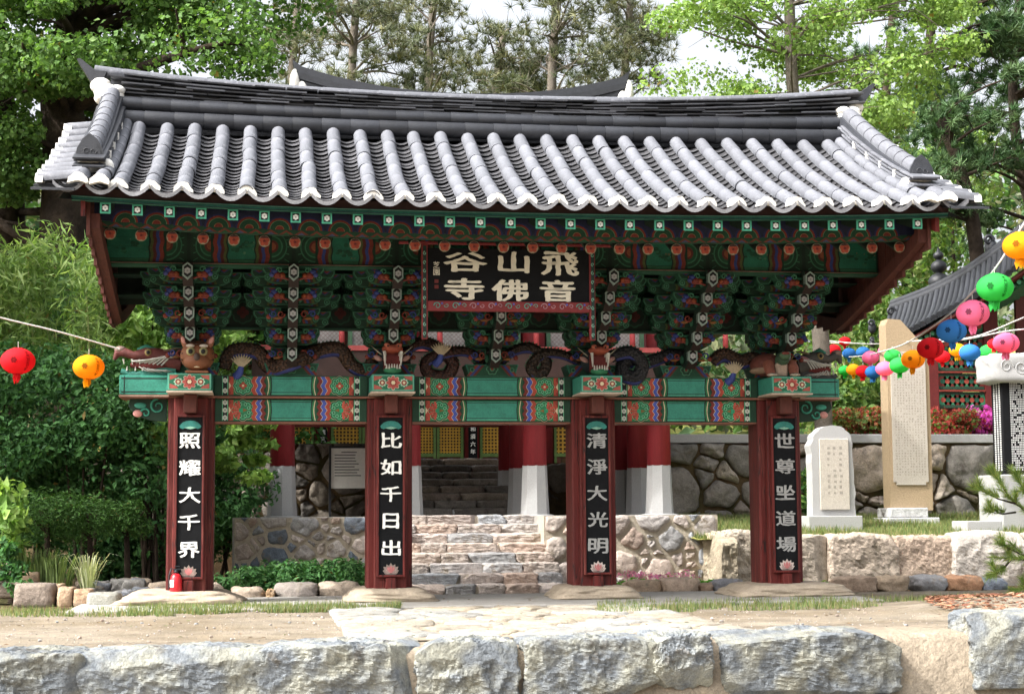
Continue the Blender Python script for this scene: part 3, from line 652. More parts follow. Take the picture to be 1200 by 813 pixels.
fl_me = mb.mesh('flying_rafter')
mb = MB().prism([(-.052, 3.98), (.052, 3.98), (.052, 4.088), (-.052, 4.088)], 'y', -2.915, -2.895, hx('4fae90'))
mb.fr([(-.034, 3.995), (.034, 3.995), (.034, 4.072), (-.034, 4.072)], -2.9165, BLK); flower(mb, 0, 4.034, .031, -2.918, hx('e6e8e2'), hx('a8aca8'))
fle_me = mb.mesh('flying_rafter_end')
for x in RX:
    r = obj('rafter', raf_me, 'paint_old_shade', gate, loc=(x, 0, ec(x))); obj('rafter_end', rend_me, 'paint_mid', r, loc=(0, 0, 0))
    r = obj('flying_rafter', fl_me, 'paint_old_shade', gate, loc=(x, 0, ec(x))); obj('flying_rafter_end', fle_me, 'paint', r, loc=(0, 0, 0))
def eave_strip(name, y0, y1, z0, z1, col, X=4.55, n=24, painter=None, mtl='paint_old_shade'):
    mb = MB()
    for k in range(n):
        a, b = -X+2*X*k/n, -X+2*X*(k+1)/n; za, zb = ec(a), ec(b)
        mb.add([(a, y0, z0+za), (b, y0, z0+zb), (b, y1, z0+zb), (a, y1, z0+za), (a, y0, z1+za), (b, y0, z1+zb), (b, y1, z1+zb), (a, y1, z1+za)], [(0, 3, 2, 1), (4, 5, 6, 7), (0, 1, 5, 4), (2, 3, 7, 6)]+([(0, 4, 7, 3)] if k == 0 else [])+([(1, 2, 6, 5)] if k == n-1 else []), col)
    if painter: painter(mb)
    return obj(name, mb, mtl, gate)
def zigzag(mb):
    n = 56; W = 8.9/n
    for k in range(n):
        x = -4.45+W*k; z = 3.935+ec(x+W/2)
        mb.fr([(x, z), (x+W, z), (x+W/2, z+.05)], -2.4015, hx('b0604a')); mb.fr([(x+W*.25, z), (x+W*.75, z), (x+W/2, z+.027)], -2.403, hx('7482b4') if k % 2 else hx('3c8a5c'))
eave_strip('rafter_board', -2.40, -2.33, 3.93, 3.99, hx('2b6a4a'), 4.45, painter=zigzag)
def arches(mb):
    for k in range(NR-1):
        x = (RX[k]+RX[k+1])/2; z = 3.985+ec(x)
        for r, c, l in ((.142, hx('33407e'), 1), (.122, RED, 2), (.1, hx('7fc79c'), 3), (.094, hx('226a46'), 4), (.045, hx('d0a878'), 5), (.038, hx('b0493a'), 6)):
            mb.fr([(x+r*1.05*math.cos(PI*t/10), z+r*math.sin(PI*t/10)) for t in range(11)], -2.4115-.0012*l, c)
eave_strip('eave_panel', -2.41, -2.39, 3.992, 4.2, hx('26305c'), 4.45, painter=arches)
eave_strip('eave_batten', -2.96, -2.88, 4.092, 4.135, hx('2d8f76'), 4.6)
mb = None
eave_strip('eave_batten_trim', -2.972, -2.962, 4.122, 4.13, hx('7fc0aa'), 4.6)
eave_strip('tile_board', -2.93, -2.86, 4.137, 4.23, hx('4a2018'), 4.62)
# boards over the rafters (underside of the roof)
def under(y0, z0, y1, z1, col, name='soffit'):
    mb = MB(); n = 24
    for k in range(n):
        a, b = -4.5+9.0*k/n, -4.5+9.0*(k+1)/n; za, zb = ec(a), ec(b)
        mb.add([(a, y0, z0+za), (b, y0, z0+zb), (b, y1, z1+zb), (a, y1, z1+za), (a, y0, z0+.02+za), (b, y0, z0+.02+zb), (b, y1, z1+.02+zb), (a, y1, z1+.02+za)], [(0, 1, 2, 3), (4, 7, 6, 5)], col)
    return obj(name, mb, 'paint_old_shade', gate)
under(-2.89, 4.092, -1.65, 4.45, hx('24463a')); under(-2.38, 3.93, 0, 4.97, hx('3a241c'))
for sgn in (1,):                                          # back eave, plain
    mb = MB(); n = 12
    for k in range(n):
        a, b = -4.5+9*k/n, -4.5+9*(k+1)/n; mb.add([(a, 2.95, 4.05+ec(a)), (b, 2.95, 4.05+ec(b)), (b, 0, 4.97+ec(b)), (a, 0, 4.97+ec(a))], [(0, 1, 2, 3)], hx('3a241c'))
    obj('soffit', mb, 'paint_old_shade', gate)
mb = MB().box(-4.42, 4.42, 1.14, 1.3, 3.8, 4.2, GRND); obj('purlin', mb, 'paint_old_shade', gate)
# gable boards hanging at both ends, one plank each
for sg in (-1, 1):
    X = sg*4.45; top = lambda y: 4.16+(.62 if True else 0)*(1-abs(y)/2.9)*1.55+.08
    bot = lambda y: 3.25+.66*(abs(y)/2.75)**1.15
    g_ = obj('gable_frame', MB().prism([(y_, bot(y_)+.02) for y_ in np.linspace(-2.75, 2.75, 23)]+[(y_, bot(y_)+.17) for y_ in np.linspace(2.75, -2.75, 23)], 'x', X-sg*.02, X-sg*.11, hx('5e2a20')), 'wood_brown', gate)
    ys_ = np.linspace(-2.8, 2.8, 23)
    for k in range(22):
        a, b = ys_[k]+.006, ys_[k+1]-.006; zb = bot((a+b)/2)-.02-random.uniform(0, .02)
        mb = MB().prism([(a, zb), (b, zb), (b, top(b)), (a, top(a))], 'x', X-sg*.018, X+sg*.018, hx('6a2a20')); obj('plank', mb, 'wood_brown', g_)
    mb = MB()
    for s2 in (-1, 1):
        pr = [(s2*2.92, 4.02), (s2*2.92, 4.34), (s2*1.4, 4.88), (0, 5.35), (0, 5.0), (s2*1.4, 4.55)]; mb.prism(pr, 'x', X+sg*.02, X+sg*.065, hx('7a2a22'))
    obj('bargeboard', mb, 'wood_red', gate)
# ---- the tiled roof
TP = .3184
def ry(t): return -3.05+2.66*t
def rz(x, t): return 4.245+2.66*(.364*t+.113*t*t)+ec(x)*(1-t)+rc(x)*t*.15
def slab(n=26):
    mb = MB(); V, F = [], []; m = 10
    for i in range(n+1):
        x = -4.72+9.44*i/n
        for j in range(m+1):
            t = j/m; V.append((x, ry(t)+.05, rz(x, t)-.16))
        V.append((x, 0, rz(x, 1)-.02))
        for j in range(m, -1, -1):
            t = j/m; V.append((x, -ry(t)-.05, rz(x, t)-.16))
    k = 2*m+3
    for i in range(n):
        for j in range(k-1): F.append((i*k+j, (i+1)*k+j, (i+1)*k+j+1, i*k+j+1))
    return mb.add(V, F, (.5, .5, .5), False)
roof = obj('roof', slab(), 'tile_dark', gate)
NS = 6; SL = 1/NS
def round_tile(L, r0, r1, n=9):
    mb = MB(); V = []
    for yy, r in ((-L/2-.012, r0), (L/2+.012, r1)):
        for k in range(n+1):
            a = -.25+(PI+.5)*k/n; V.append((r*math.cos(a), yy, r*math.sin(a)))
    m = n+1; mb.add(V, [(k, m+k, m+k+1, k+1) for k in range(n)], (.5, .5, .5), True)
    c = [(p[0]*.86, p[1]+.0, p[2]*.86) for p in V[:m]]; mb.add(V[:m]+c, [(k, k+1, m+k+1, m+k) for k in range(n)], (.5, .5, .5))
    return mb.mesh('round_tile')
tl = 2.66/NS*1.1; rt_me = [round_tile(tl, .0795, .0775), round_tile(tl, .079, .0775), round_tile(tl, .0805, .0775)]
def cap_mesh(seed):
    mb = MB(); r = random.Random(seed); n = 12; pts = []
    for k in range(n+1):
        a = -.12+(PI+.24)*k/n; q = .095*(1+r.uniform(-.07, .09)); pts.append((q*math.cos(a), q*math.sin(a)-.012))
    pts.append((-.02, .0)); pts.append((.02, -.0)); mb.prism(pts, 'y', -.03+r.uniform(-.01, .01), .05, (.8, .8, .8)); return mb.mesh('plaster_cap')
caps = [cap_mesh(k) for k in range(4)]
for i in range(27):
    x = (i-13)*TP
    for s_ in range(NS):
        t0, t1 = s_*SL, (s_+1)*SL; tm = (t0+t1)/2; sl = math.atan2(rz(x, t1)-rz(x, t0), ry(t1)-ry(t0))
        o = obj('round_tile', random.choice(rt_me), 'tile', roof, loc=(x+random.uniform(-.007, .007), ry(tm)+random.uniform(-.008, .008), rz(x, tm)+random.uniform(-.004, .006)), rot=(sl+random.uniform(-.012, .012), 0, random.uniform(-.022, .022)))
    obj('plaster_cap', caps[i % 4], 'plaster', roof, loc=(x, -3.055, rz(x, 0)-.012), rot=(.15, random.uniform(-.08, .08), 0))
mb = MB(); NP = 19                                         # layered pan tiles between the rows
for i in range(-1, 29):
    xc = (i-13.5)*TP
    if abs(xc) > 4.75: continue
    for j in range(NP):
        t = j/NP; t2 = min(1.02, t+1.7/NP); q = 8; A, B, C = [], [], []; jz = random.uniform(-.004, .006)
        for k in range(q+1):
            s_ = -1+2*k/q; sag = -.012-.085*(1-s_*s_); x = xc+s_*TP*.47; ex = .05 if j == 0 else 0
            A.append((x, ry(t)-.03-ex, rz(xc, t)+sag+.024+jz)); B.append((x, ry(t2), rz(xc, t2)+sag-.03+jz)); C.append((x, ry(t)-.03-ex, rz(xc, t)+sag+.009+jz-(.026 if j == 0 else 0)))
        V = A+B+C; m = q+1; g_ = random.uniform(.16, .26); mb.add(V, [(k, k+1, m+k+1, m+k) for k in range(q)], (g_*.2, g_*.2, g_*.22)); mb.add(V, [(2*m+k, 2*m+k+1, k+1, k) for k in range(q)], (g_*.85, g_*.85, g_*.9))  # pan tops coloured dark for the shadow gaps, lips kept lighter
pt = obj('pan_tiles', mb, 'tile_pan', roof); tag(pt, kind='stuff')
mb = MB()                                                  # the slope at the back
for i in range(29):
    x = (i-14)*TP; mb.tube([(x, -ry(t), rz(x, t)) for t in np.linspace(0, 1, 7)], .088, 8, (.3, .3, .3))
V = []; 
for i in range(29):
    for t in np.linspace(0, 1, 7): V.append(((i-14)*TP*1.03, -ry(t), rz(0, t)-.09+ec((i-14)*TP)*(1-t)))
mb.add(V, [(i*7+j, (i+1)*7+j, (i+1)*7+j+1, i*7+j+1) for i in range(28) for j in range(6)], (.2, .2, .2)); tag(obj('back_tiles', mb, 'tile_dark', roof), kind='stuff')
# main ridge: two round courses, flat slats, a round crown
def bar(L, r, n=10):
    mb = MB(); mb.tube([(-L/2, 0, 0), (L/2-.016, 0, 0), (L/2, 0, 0)], [r, r*.95, r*.86], n, (.5, .5, .5)); return mb.mesh('ridge_tile')
def along(me, yy, zf, L, X, name, mtl):
    n = int(2*X/L); 
    for k in range(n):
        x = -X+(k+.5)*2*X/n; d = math.atan2(zf(x+.1)-zf(x-.1), .2)
        obj(name, me, mtl, roof, loc=(x, yy, zf(x)), rot=(0, -d, 0))
b1, b2, b3 = bar(.345, .098), bar(.335, .085), bar(.345, .07)
for yy in (-.41, .41): along(b1, yy, lambda x: 5.575+rc(x)*.25, .335, 4.42, 'ridge_tile', 'tile_dark')
for yy in (-.27, .27): along(b2, yy, lambda x: 5.745+rc(x)*.45, .325, 4.45, 'ridge_tile', 'tile_dark')
along(b3, 0, lambda x: 6.06+rc(x), .335, 4.7, 'ridge_tile', 'tile')
mb = MB(); n = 30                                          # core of the ridge
for k in range(n):
    a, b = -4.5+9*k/n, -4.5+9*(k+1)/n; mb.add([(a, -.17, 5.5), (b, -.17, 5.5), (b, .17, 5.5), (a, .17, 5.5), (a, -.17, 6.02+rc(a)), (b, -.17, 6.02+rc(b)), (b, .17, 6.02+rc(b)), (a, .17, 6.02+rc(a))], [(0, 1, 5, 4), (2, 3, 7, 6), (4, 5, 6, 7)]+([(0, 4, 7, 3)] if k == 0 else [])+([(1, 2, 6, 5)] if k == n-1 else []), (.1, .1, .1))
obj('ridge_core', mb, 'tile_dark', roof)
sl_me = []
for k in range(4):
    mb = MB(); L = .36+.03*k; mb.prism([(-.235, -.012), (-.24, .004), (-.1, .022), (.1, .022), (.24, .004), (.235, -.012)], 'x', -L/2, L/2, (.5, .5, .5)); sl_me.append(mb.mesh('ridge_slat'))
for l in range(6):
    n = 24
    for k in range(n):
        x = -4.5+9*(k+.5+.5*(l % 2)*.9)/n
        if x > 4.55: continue
        z = 5.835+l*.034+rc(x)*(.5+.5*l/5); d = math.atan2(rc(x+.1)-rc(x-.1), .2)*(.5+.5*l/5)
        obj('ridge_slat', random.choice(sl_me), random.choice(['tile_dark', 'tile_dark', 'tile', 'tile']), roof, loc=(x, random.uniform(-.03, .012)-.012*l, z), rot=(random.uniform(-.04, .04), -d+random.uniform(-.012, .012), 0))
for sg in (-1, 1):                                         # ridge ends
    mb = MB()
    for c, r in (((4.55, -.12, 5.93), (.15, .17, .1)), ((4.5, -.22, 5.86), (.17, .12, .09)), ((4.62, -.05, 6.02), (.13, .16, .1)), ((4.58, .12, 5.92), (.14, .17, .1)), ((4.42, -.24, 5.93), (.1, .09, .06))):
        mb.ell((sg*c[0], c[1], c[2]+.06), r, (.8, .8, .8), 12, 8)
    obj('ridge_plaster', mb, 'plaster', roof)
    mb = MB(); pr = [(sg*4.6, 6.13), (sg*4.74, 6.12), (sg*4.9, 6.38), (sg*4.86, 6.39), (sg*4.68, 6.25), (sg*4.55, 6.24)]
    mb.prism(pr, 'y', -.13, .13, (.3, .3, .3)); obj('ridge_tip', mb, 'tile_dark', roof)
    # descending ridge
    X = sg*4.47; t0 = .20
    mb = MB(); V = []; m = 9
    for k in range(m+1):
        t = t0+(1.02-t0)*k/m; h = .22+.1*t
        V += [(X-.17, ry(t), rz(X, t)-.1), (X-.12, ry(t), rz(X, t)+h), (X+.12, ry(t), rz(X, t)+h), (X+.17, ry(t), rz(X, t)-.1)]
    mb.add(V, [(k*4+a, (k+1)*4+a, (k+1)*4+a+1, k*4+a+1) for k in range(m) for a in range(3)]+[(0, 1, 2, 3)], (.4, .4, .4)); dr = obj('descending_ridge', mb, 'tile_dark', roof)
    me = round_tile(.28, .098, .092); me2 = round_tile(.4, .07, .066); slat_me = MB().box(-.16, .16, -.2, .2, -.012, .012, b=.004).mesh('side_slat')
    for k in range(9):
        t = t0+.02+(1.0-t0)*(k+.5)/9; s2 = math.atan2(rz(X, t+.05)+.005-rz(X, t-.05), ry(.1)-ry(0))
        obj('crown_tile', me, 'tile', roof, loc=(X, ry(t), rz(X, t)+.24+.1*t), rot=(s2, 0, 0))
    for k in range(7):
        t = .12+.85*(k+.5)/7; s2 = math.atan2(rz(X, t+.05)-rz(X, t-.05), ry(.1)-ry(0))
        obj('side_tile', me2, 'tile', roof, loc=(X-sg*.185, ry(t), rz(X, t)+.045), rot=(s2, 0, 0))
        for q in range(3):
            t3 = t+(.04 if q % 2 else 0); obj('side_slat', slat_me, random.choice(['tile_dark', 'tile', 'tile']), roof, loc=(X-sg*random.uniform(.0, .012), ry(t3), rz(X, t3)+.12+.045*q+.03*t3), rot=(s2+random.uniform(-.02, .02), 0, random.uniform(-.02, .02)))
    mb = MB()
    for k in range(4):
        t = .32+.16*k; mb.box(X-sg*.16-.015, X-sg*.16+.02, ry(t), ry(t)+.03, rz(X, t)+.1, rz(X, t)+.2, (.8, .8, .8))
    obj('plaster_fill', mb, 'plaster', roof)
    ym = ry(t0)-.02; zm = rz(X, t0)+.2
    mb = MB(); ar = [(X-.145, zm-.06), (X-.13, zm+.06), (X-.075, zm+.16), (X, zm+.22), (X+.075, zm+.16), (X+.13, zm+.06), (X+.145, zm-.06)]
    mb.prism(ar, 'y', ym-.05, ym-.02, hx('3a3a3c')); mb.prism([(X+(p[0]-X)*.82, zm-.05+(p[1]-zm+.05)*.84) for p in ar], 'y', ym-.056, ym-.045, hx('2e2c2b'))
    scroll(X-.035, zm+.03, .035, 1.2, 1, ym-.06, .006, hx('3a3a3c'), mb); scroll(X+.035, zm+.03, .035, 1.2, -1, ym-.06, .006, hx('3a3a3c'), mb)
    obj('end_tile', mb, 'tile_dark', roof)
    mb = MB().ell((X, ym+.02, zm-.08), (.135, .07, .1), (.8, .8, .8)); mb.ell((X-sg*.17, ym-.02, zm-.12), (.075, .06, .085), (.8, .8, .8)); obj('plaster_fill', mb, 'plaster', roof)
    # end rows at the eave and short verge tiles pointing outward
    for xx, ya in ((sg*4.31, .1), (sg*4.52, .0)):
        for q in range(1 if ya else 1):
            t = .06; s2 = math.atan2(rz(xx, .1)-rz(xx, 0), ry(.1)-ry(0)); obj('round_tile', rt_me[0], 'tile', roof, loc=(xx+.0, ry(t)-.02, rz(xx, t)+.03), rot=(s2, 0, 0)); obj('plaster_cap', caps[1], 'plaster', roof, loc=(xx, ry(t)-.26, rz(xx, 0)+.0))
    vm_ = round_tile(.38, .083, .076); 
    for k in range(10):
        t = .03+.97*k/10; z = rz(X, t)-.02+.05
        obj('verge_tile', vm_, 'tile', roof, loc=(sg*4.72, ry(t), z), rot=(.12, 0, sg*PI/2)); obj('plaster_cap', caps[k % 4], 'plaster', roof, loc=(sg*4.92, ry(t), z-.035), rot=(0, 0, sg*PI/2))
    mb = MB(); 
    for k in range(12):
        t = k/12; mb.prism([(ry(t)-.14, rz(X, t)-.075), (ry(t)+.14, rz(X, t)-.015), (ry(t)+.14, rz(X, t)-.04), (ry(t)-.14, rz(X, t)-.1)], 'x', sg*4.55, sg*4.97, (.25, .25, .26))
    obj('verge_bed', mb, 'tile_dark', roof)

# ================================================================== lettering
def glyph(ch, bold=.02):
    cu = bpy.data.curves.new('glyph', 'FONT'); cu.body = ch; cu.size = 1; cu.extrude = .012; cu.resolution_u = 3
    o = bpy.data.objects.new('glyph', cu); COL.objects.link(o); dg = bpy.context.evaluated_depsgraph_get(); dg.update()
    me = bpy.data.meshes.new_from_object(o.evaluated_get(dg)); bpy.data.objects.remove(o); bpy.data.curves.remove(cu)
    bm_ = bmesh.new(); bm_.from_mesh(me); bmesh.ops.triangulate(bm_, faces=bm_.faces)
    for _ in range(2): bmesh.ops.subdivide_edges(bm_, edges=[e for e in bm_.edges if e.calc_length() > .07], cuts=1)
    bm_.to_mesh(me); bm_.free()
    V = np.array([v.co[:] for v in me.vertices]); Fs = [tuple(p.vertices) for p in me.polygons]; bpy.data.meshes.remove(me)
    if not len(V): return V, Fs
    lo, hi = V.min(0), V.max(0); V[:, 0] -= (lo[0]+hi[0])/2; V[:, 1] -= (lo[1]+hi[1])/2
    sd = ord(ch[0]) % 97
    for v_ in V:
        a, b = v_[0], v_[1]; v_[0] += .03*mnoise.noise(Vector((a*5, b*5, sd+1.7)))+.014*mnoise.noise(Vector((a*17, b*17, sd))); v_[1] += .035*mnoise.noise(Vector((a*5, b*5, sd+7.3)))+.014*mnoise.noise(Vector((a*17, b*17, sd+3.)))+.05*a*a
    return V, Fs
def letter(name, ch, cx, cz, w, h, y, parent, m, bold=.022, place=None, col=(.9, .9, .9)):
    V, Fs = glyph(ch); mb = MB()
    if not len(V): return
    sx = w/(V[:, 0].max()-V[:, 0].min()+1e-6); sz = h/(V[:, 1].max()-V[:, 1].min()+1e-6); sx = min(sx, w*1.15)
    sx, sz = min(sx, 1.7*max(w, h)), min(sz, 1.7*max(w, h))
    for k, (dx, dz) in enumerate(((0, 0), (bold, 0), (-bold, 0), (0, bold*.7), (0, -bold*.7))):
        P = [((a+dx)*sx+cx, y-c*.3-.0007*k, (b+dz)*sz+cz) for a, b, c in V]
        if place: P = [place(p) for p in P]
        mb.add(P, Fs, col)
    return obj(name, mb, m, parent)
TAB = [('照耀大千界', 'white_paint', 'with white characters on the leftmost pillar'), ('比如千日出', 'white_paint', 'with white characters just left of the stairs'), ('清淨大光明', 'faded_shade_paint', 'with grey characters just right of the stairs'), ('世尊㘴道場', 'faded_shade_paint', 'with grey characters on the rightmost pillar')]
for (txt, m, lab), x in zip(TAB, PX):
    tb = thing('calligraphy_tablet', 'tall black tablet in a red frame '+lab, 'tablet', (x, -.37, .31), 'calligraphy tablets on the gate pillars')
    z0, z1 = .31, 2.18; w = .165; y = -.395
    obj('board', MB().box(x-w+.02, x+w-.02, y, y+.05, z0+.02, z1-.02, b=.003), 'black_lacquer', tb)
    mb = MB(); mb.box(x-w, x-w+.026, y-.02, y+.055, z0, z1, b=.005).box(x+w-.026, x+w, y-.02, y+.055, z0, z1, b=.005).box(x-w+.0265, x+w-.0265, y-.019, y+.054, z0, z0+.026, b=.005).box(x-w+.0265, x+w-.0265, y-.019, y+.054, z1-.026, z1, b=.005)
    obj('frame', mb, 'wood_red', tb)
    for k, ch in enumerate(txt):
        letter('character', ch, x+random.uniform(-.006, .006), 1.885-.31*k, .235, .175, y-.003, tb, m, .022)
    mb = MB(); n = 9; zc = 2.06                            # green lotus leaf at the head
    top = [(x+.115*math.cos(PI*k/8)*(1 if 0 < k < 8 else 1.08), zc-.01+.065*math.sin(PI*k/8)) for k in range(n)]; lowr = [(x-.115+.23*k/8, zc-.03-.012*(k % 2)) for k in range(n)]
    mb.prism([(p[0], p[1]) for p in top+lowr], 'y', y-.008, y-.001, hx('2f7f74')); mb.fr([(x-.07, zc-.028), (x, zc-.045), (x+.07, zc-.028), (x, zc-.012)], y-.0095, hx('8fc0aa'))
    for k in range(1, 8): mb.fr([(x, zc+.05), (top[k][0]*.98+x*.02-.002, top[k][1]-.006), (top[k][0]*.98+x*.02+.002, top[k][1]-.006)], y-.0092, hx('1d5a54'))
    obj('lotus_leaf', mb, 'paint', tb)
    mb = MB(); zc = .40                                    # pale lotus at the foot
    pet = hx('cfc0b8') if x > 0 else hx('8f8078')
    for k, (a, L) in enumerate(((-1.25, .1), (1.25, .1), (-.85, .115), (.85, .115), (-.45, .115), (.45, .115), (0, .12))):
        dx, dz = math.sin(a), math.cos(a); px, pz = -dz, dx
        pl = [(x+dx*L*t+px*wd_, zc-.045+dz*L*t+pz*wd_) for t, wd_ in ((0, 0), (.3, .018), (.65, .027), (1, 0), (.65, -.027), (.3, -.018))]
        mb.fr(pl, y-.003-.001*k, pet); mb.fr([((p[0]-x)*.75+x, (p[1]-zc+.045)*.75+zc-.045) for p in pl], y-.0035-.001*k, hx('c77a78') if k > 3 else hx('a89088'))
    mb.fr([(x-.05, zc-.075), (x+.05, zc-.075), (x+.07, zc-.05), (x-.07, zc-.05)], y-.003, hx('6f6560')); obj('lotus_flower', mb, 'paint', tb)
# ---- name board
sb = thing('name_board', 'black name board with six large cream characters hung below the middle of the eaves', 'sign', (-.02, -1.78, 3.27))
SX0, SX1, SZ0, SZ1, SY = -.955, .915, 3.275, 3.955, -1.80
obj('board', MB().box(SX0+.03, SX1-.03, SY, SY+.04, SZ0+.03, SZ1-.02), 'black_lacquer', sb)
mb = MB(); R_ = hx('7d2a2c')
mb.box(SX0-.03, SX0+.035, SY-.02, SY+.05, 2.93, SZ1+.02, R_, b=.006).box(SX1-.035, SX1+.03, SY-.02, SY+.05, 2.93, SZ1+.02, R_, b=.006)
mb.box(SX0+.036, SX1-.036, SY-.03, SY+.05, SZ0-.035, SZ0+.075, R_, b=.006).box(SX0-.28, SX1+.25, SY-.015, SY+.04, SZ1+.022, SZ1+.05, R_, b=.005)
yy = SY-.0315
for k in range(9):
    x = SX0+.14+k*.198; c = (hx('5a9a8e'), hx('a8828a'))[(k//2) % 2]
    scroll(x, SZ0+.02, .04, 1.2, 1 if k % 2 else -1, yy, .007, c, mb, 0 if k % 2 else PI); scroll(x+.1, SZ0+.025, .026, 1.1, -1 if k % 2 else 1, yy, .005, c, mb, PI); mb.fr(disc(x+.05, SZ0+.045, .012), yy-.002, BLUE)
for sx in (SX0, SX1):
    mb.box(sx-.017 if sx < 0 else sx-.017, sx+.02, SY-.024, SY-.0205, 2.94, SZ1, hx('16302a'))
    for k in range(10): scroll(sx+.002, 2.99+k*.098, .02, 1.1, 1 if k % 2 else -1, SY-.026, .006, hx('7fb09c'), mb, PI/2 if k % 2 else -PI/2)
obj('frame', mb, 'paint', sb)
def spx(u, v): p = at(u, v, SY); return p[0], p[2]
for ch, u, v, w, h in (('飛', 656, 309.5, .40, .26), ('山', 602, 307.5, .36, .23), ('谷', 545, 307, .46, .21), ('音', 653.5, 341, .38, .235), ('佛', 597.5, 340.5, .39, .235), ('寺', 544, 338.5, .42, .23)):
    cx, cz = spx(u, v); letter('character', ch, cx, cz, w, h, SY-.004, sb, 'cream_paint', .03)
for ch, u, v in (('芝', 511.5, 310.5), ('園', 511.5, 319)): cx, cz = spx(u, v); letter('character', ch, cx, cz, .07, .07, SY-.004, sb, 'cream_paint', .012)
mb = MB()
for u, v in ((511.5, 329.5), (511.5, 336)): cx, cz = spx(u, v); mb.box(cx-.022, cx+.022, SY-.004, SY-.001, cz-.02, cz+.02, hx('6a2420'))
obj('seal', mb, 'paint', sb)
# ================================================================== carvings along the beam
def pt3(u, v, Y): return tuple(at(u, v, Y))
def smooth(pts, n=6):
    P = [Vector(p) for p in pts]; out = []
    for i in range(len(P)-1):
        a, b, c, d = P[max(i-1, 0)], P[i], P[i+1], P[min(i+2, len(P)-1)]
        for k in range(n):
            t = k/n; out.append(.5*((2*b)+(-a+c)*t+(2*a-5*b+4*c-d)*t*t+(-a+3*b-3*c+d)*t**3))
    out.append(P[-1]); return out
BOD, BELLY = hx('5a4030'), hx('3b4488')
def coil(label, path, r0, cat='carving', belly=True, col=BOD):
    pts = smooth([pt3(*p) for p in path], 7); n = len(pts); rr = [r0*.84*(.55+.45*math.sin(PI*min(1, .18+k/n*.75))) for k in range(n)]
    t = thing('coiling_dragon', label, cat, pts[0], 'carved dragon bodies along the beam')
    mb = MB().tube(pts, rr, 12, col); obj('body', mb, 'scaled_wood', t)
    mb = MB()
    for k in range(1, n-1, 1):                            # scale ridge and coloured belly
        p = pts[k]; d = (pts[k+1]-pts[k-1]).normalized(); up = Vector((0, -1, 0)); s_ = d.cross(up).normalized()
        if s_.z < 0: s_ = -s_
        q = p+s_*rr[k]*.92+Vector((0, -.01, 0)); mb.add([q-d*.018, q+d*.018, q+s_*.028+d*.014, q+Vector((0, .02, 0))], [(0, 1, 2), (1, 3, 2), (3, 0, 2)], hx('3f7a58'))
    tag(obj('crest', mb, 'paint_mid', t), kind='stuff')
    mb = MB(); seg = pts[2:-2]; mb.tube([p+Vector((0, -.35*rr[i+2], -.62*rr[i+2])) for i, p in enumerate(seg)], [rr[i+2]*.42 for i in range(len(seg))], 8, BELLY); obj('belly', mb, 'paint_mid', t)
    return t
coil('dark carved dragon body waving between the tiger head and the second pillar', [(262, 432, -.1), (272, 412, -.1), (300, 412, -.12), (318, 430, -.12), (345, 424, -.3), (372, 412, -.12), (398, 410, -.1), (412, 428, -.12), (428, 434, -.1), (440, 415, -.1)], .115)
coil('dark carved dragon body looping over the centre bay left of the hanging bud', [(474, 436, -.1), (478, 410, -.12), (494, 402, -.12), (512, 408, -.1), (530, 424, -.14), (523, 440, -.14), (503, 438, -.14), (500, 424, -.16), (520, 414, -.2), (545, 412, -.1), (566, 422, -.1)], .095, col=hx('4a2a22'))
coil('dark carved dragon body arching over the right half of the centre bay', [(585, 425, -.1), (600, 412, -.12), (622, 408, -.12), (640, 424, -.14), (632, 440, -.14), (622, 430, -.16), (636, 415, -.16), (660, 416, -.12), (684, 428, -.1)], .085, col=hx('42332a'))
coil('dark carved dragon body curling in a hook right of the third pillar', [(716, 418, -.3), (738, 413, -.3), (752, 426, -.3), (746, 442, -.28), (730, 438, -.25), (734, 424, -.2), (760, 424, -.12), (790, 415, -.1), (815, 424, -.12)], .11, col=hx('36363a'))
coil('dark carved dragon body stretching behind the turtle on the right bay', [(835, 424, -.1), (848, 416, -.1), (868, 424, -.1), (884, 420, -.1), (905, 432, -.05)], .11)
for u, v, lab in ((283, 424, 'pale carved tail fin fanning beside the tiger head'), (517, 410, 'pale carved tail fin over the centre of the beam'), (860, 432, 'pale pointed carved fin left of the turtle')):
    p = at(u, v, -.3); t = thing('fin_carving', lab, 'carving', p, 'carved fins along the beam'); mb = MB(); a0 = PI/2
    for k in range(9):
        a = a0+(k-4)*.2; L = .17; d = (math.cos(a), math.sin(a)); mb.tube([(p[0], p[1], p[2]-.07), (p[0]+d[0]*L*.6, p[1]-.02, p[2]-.07+d[1]*L*.6), (p[0]+d[0]*L, p[1]-.0, p[2]-.07+d[1]*L*.95)], [.012, .016, .004], 6, hx('b9a98c'))
    mb.tube([(p[0], p[1], p[2]-.05), (p[0]-.02, p[1]+.02, p[2]-.12), (p[0]-.06, p[1]+.08, p[2]-.16)], [.03, .045, .05], 8, hx('3b4a90')); obj('fin', mb, 'paint', t)
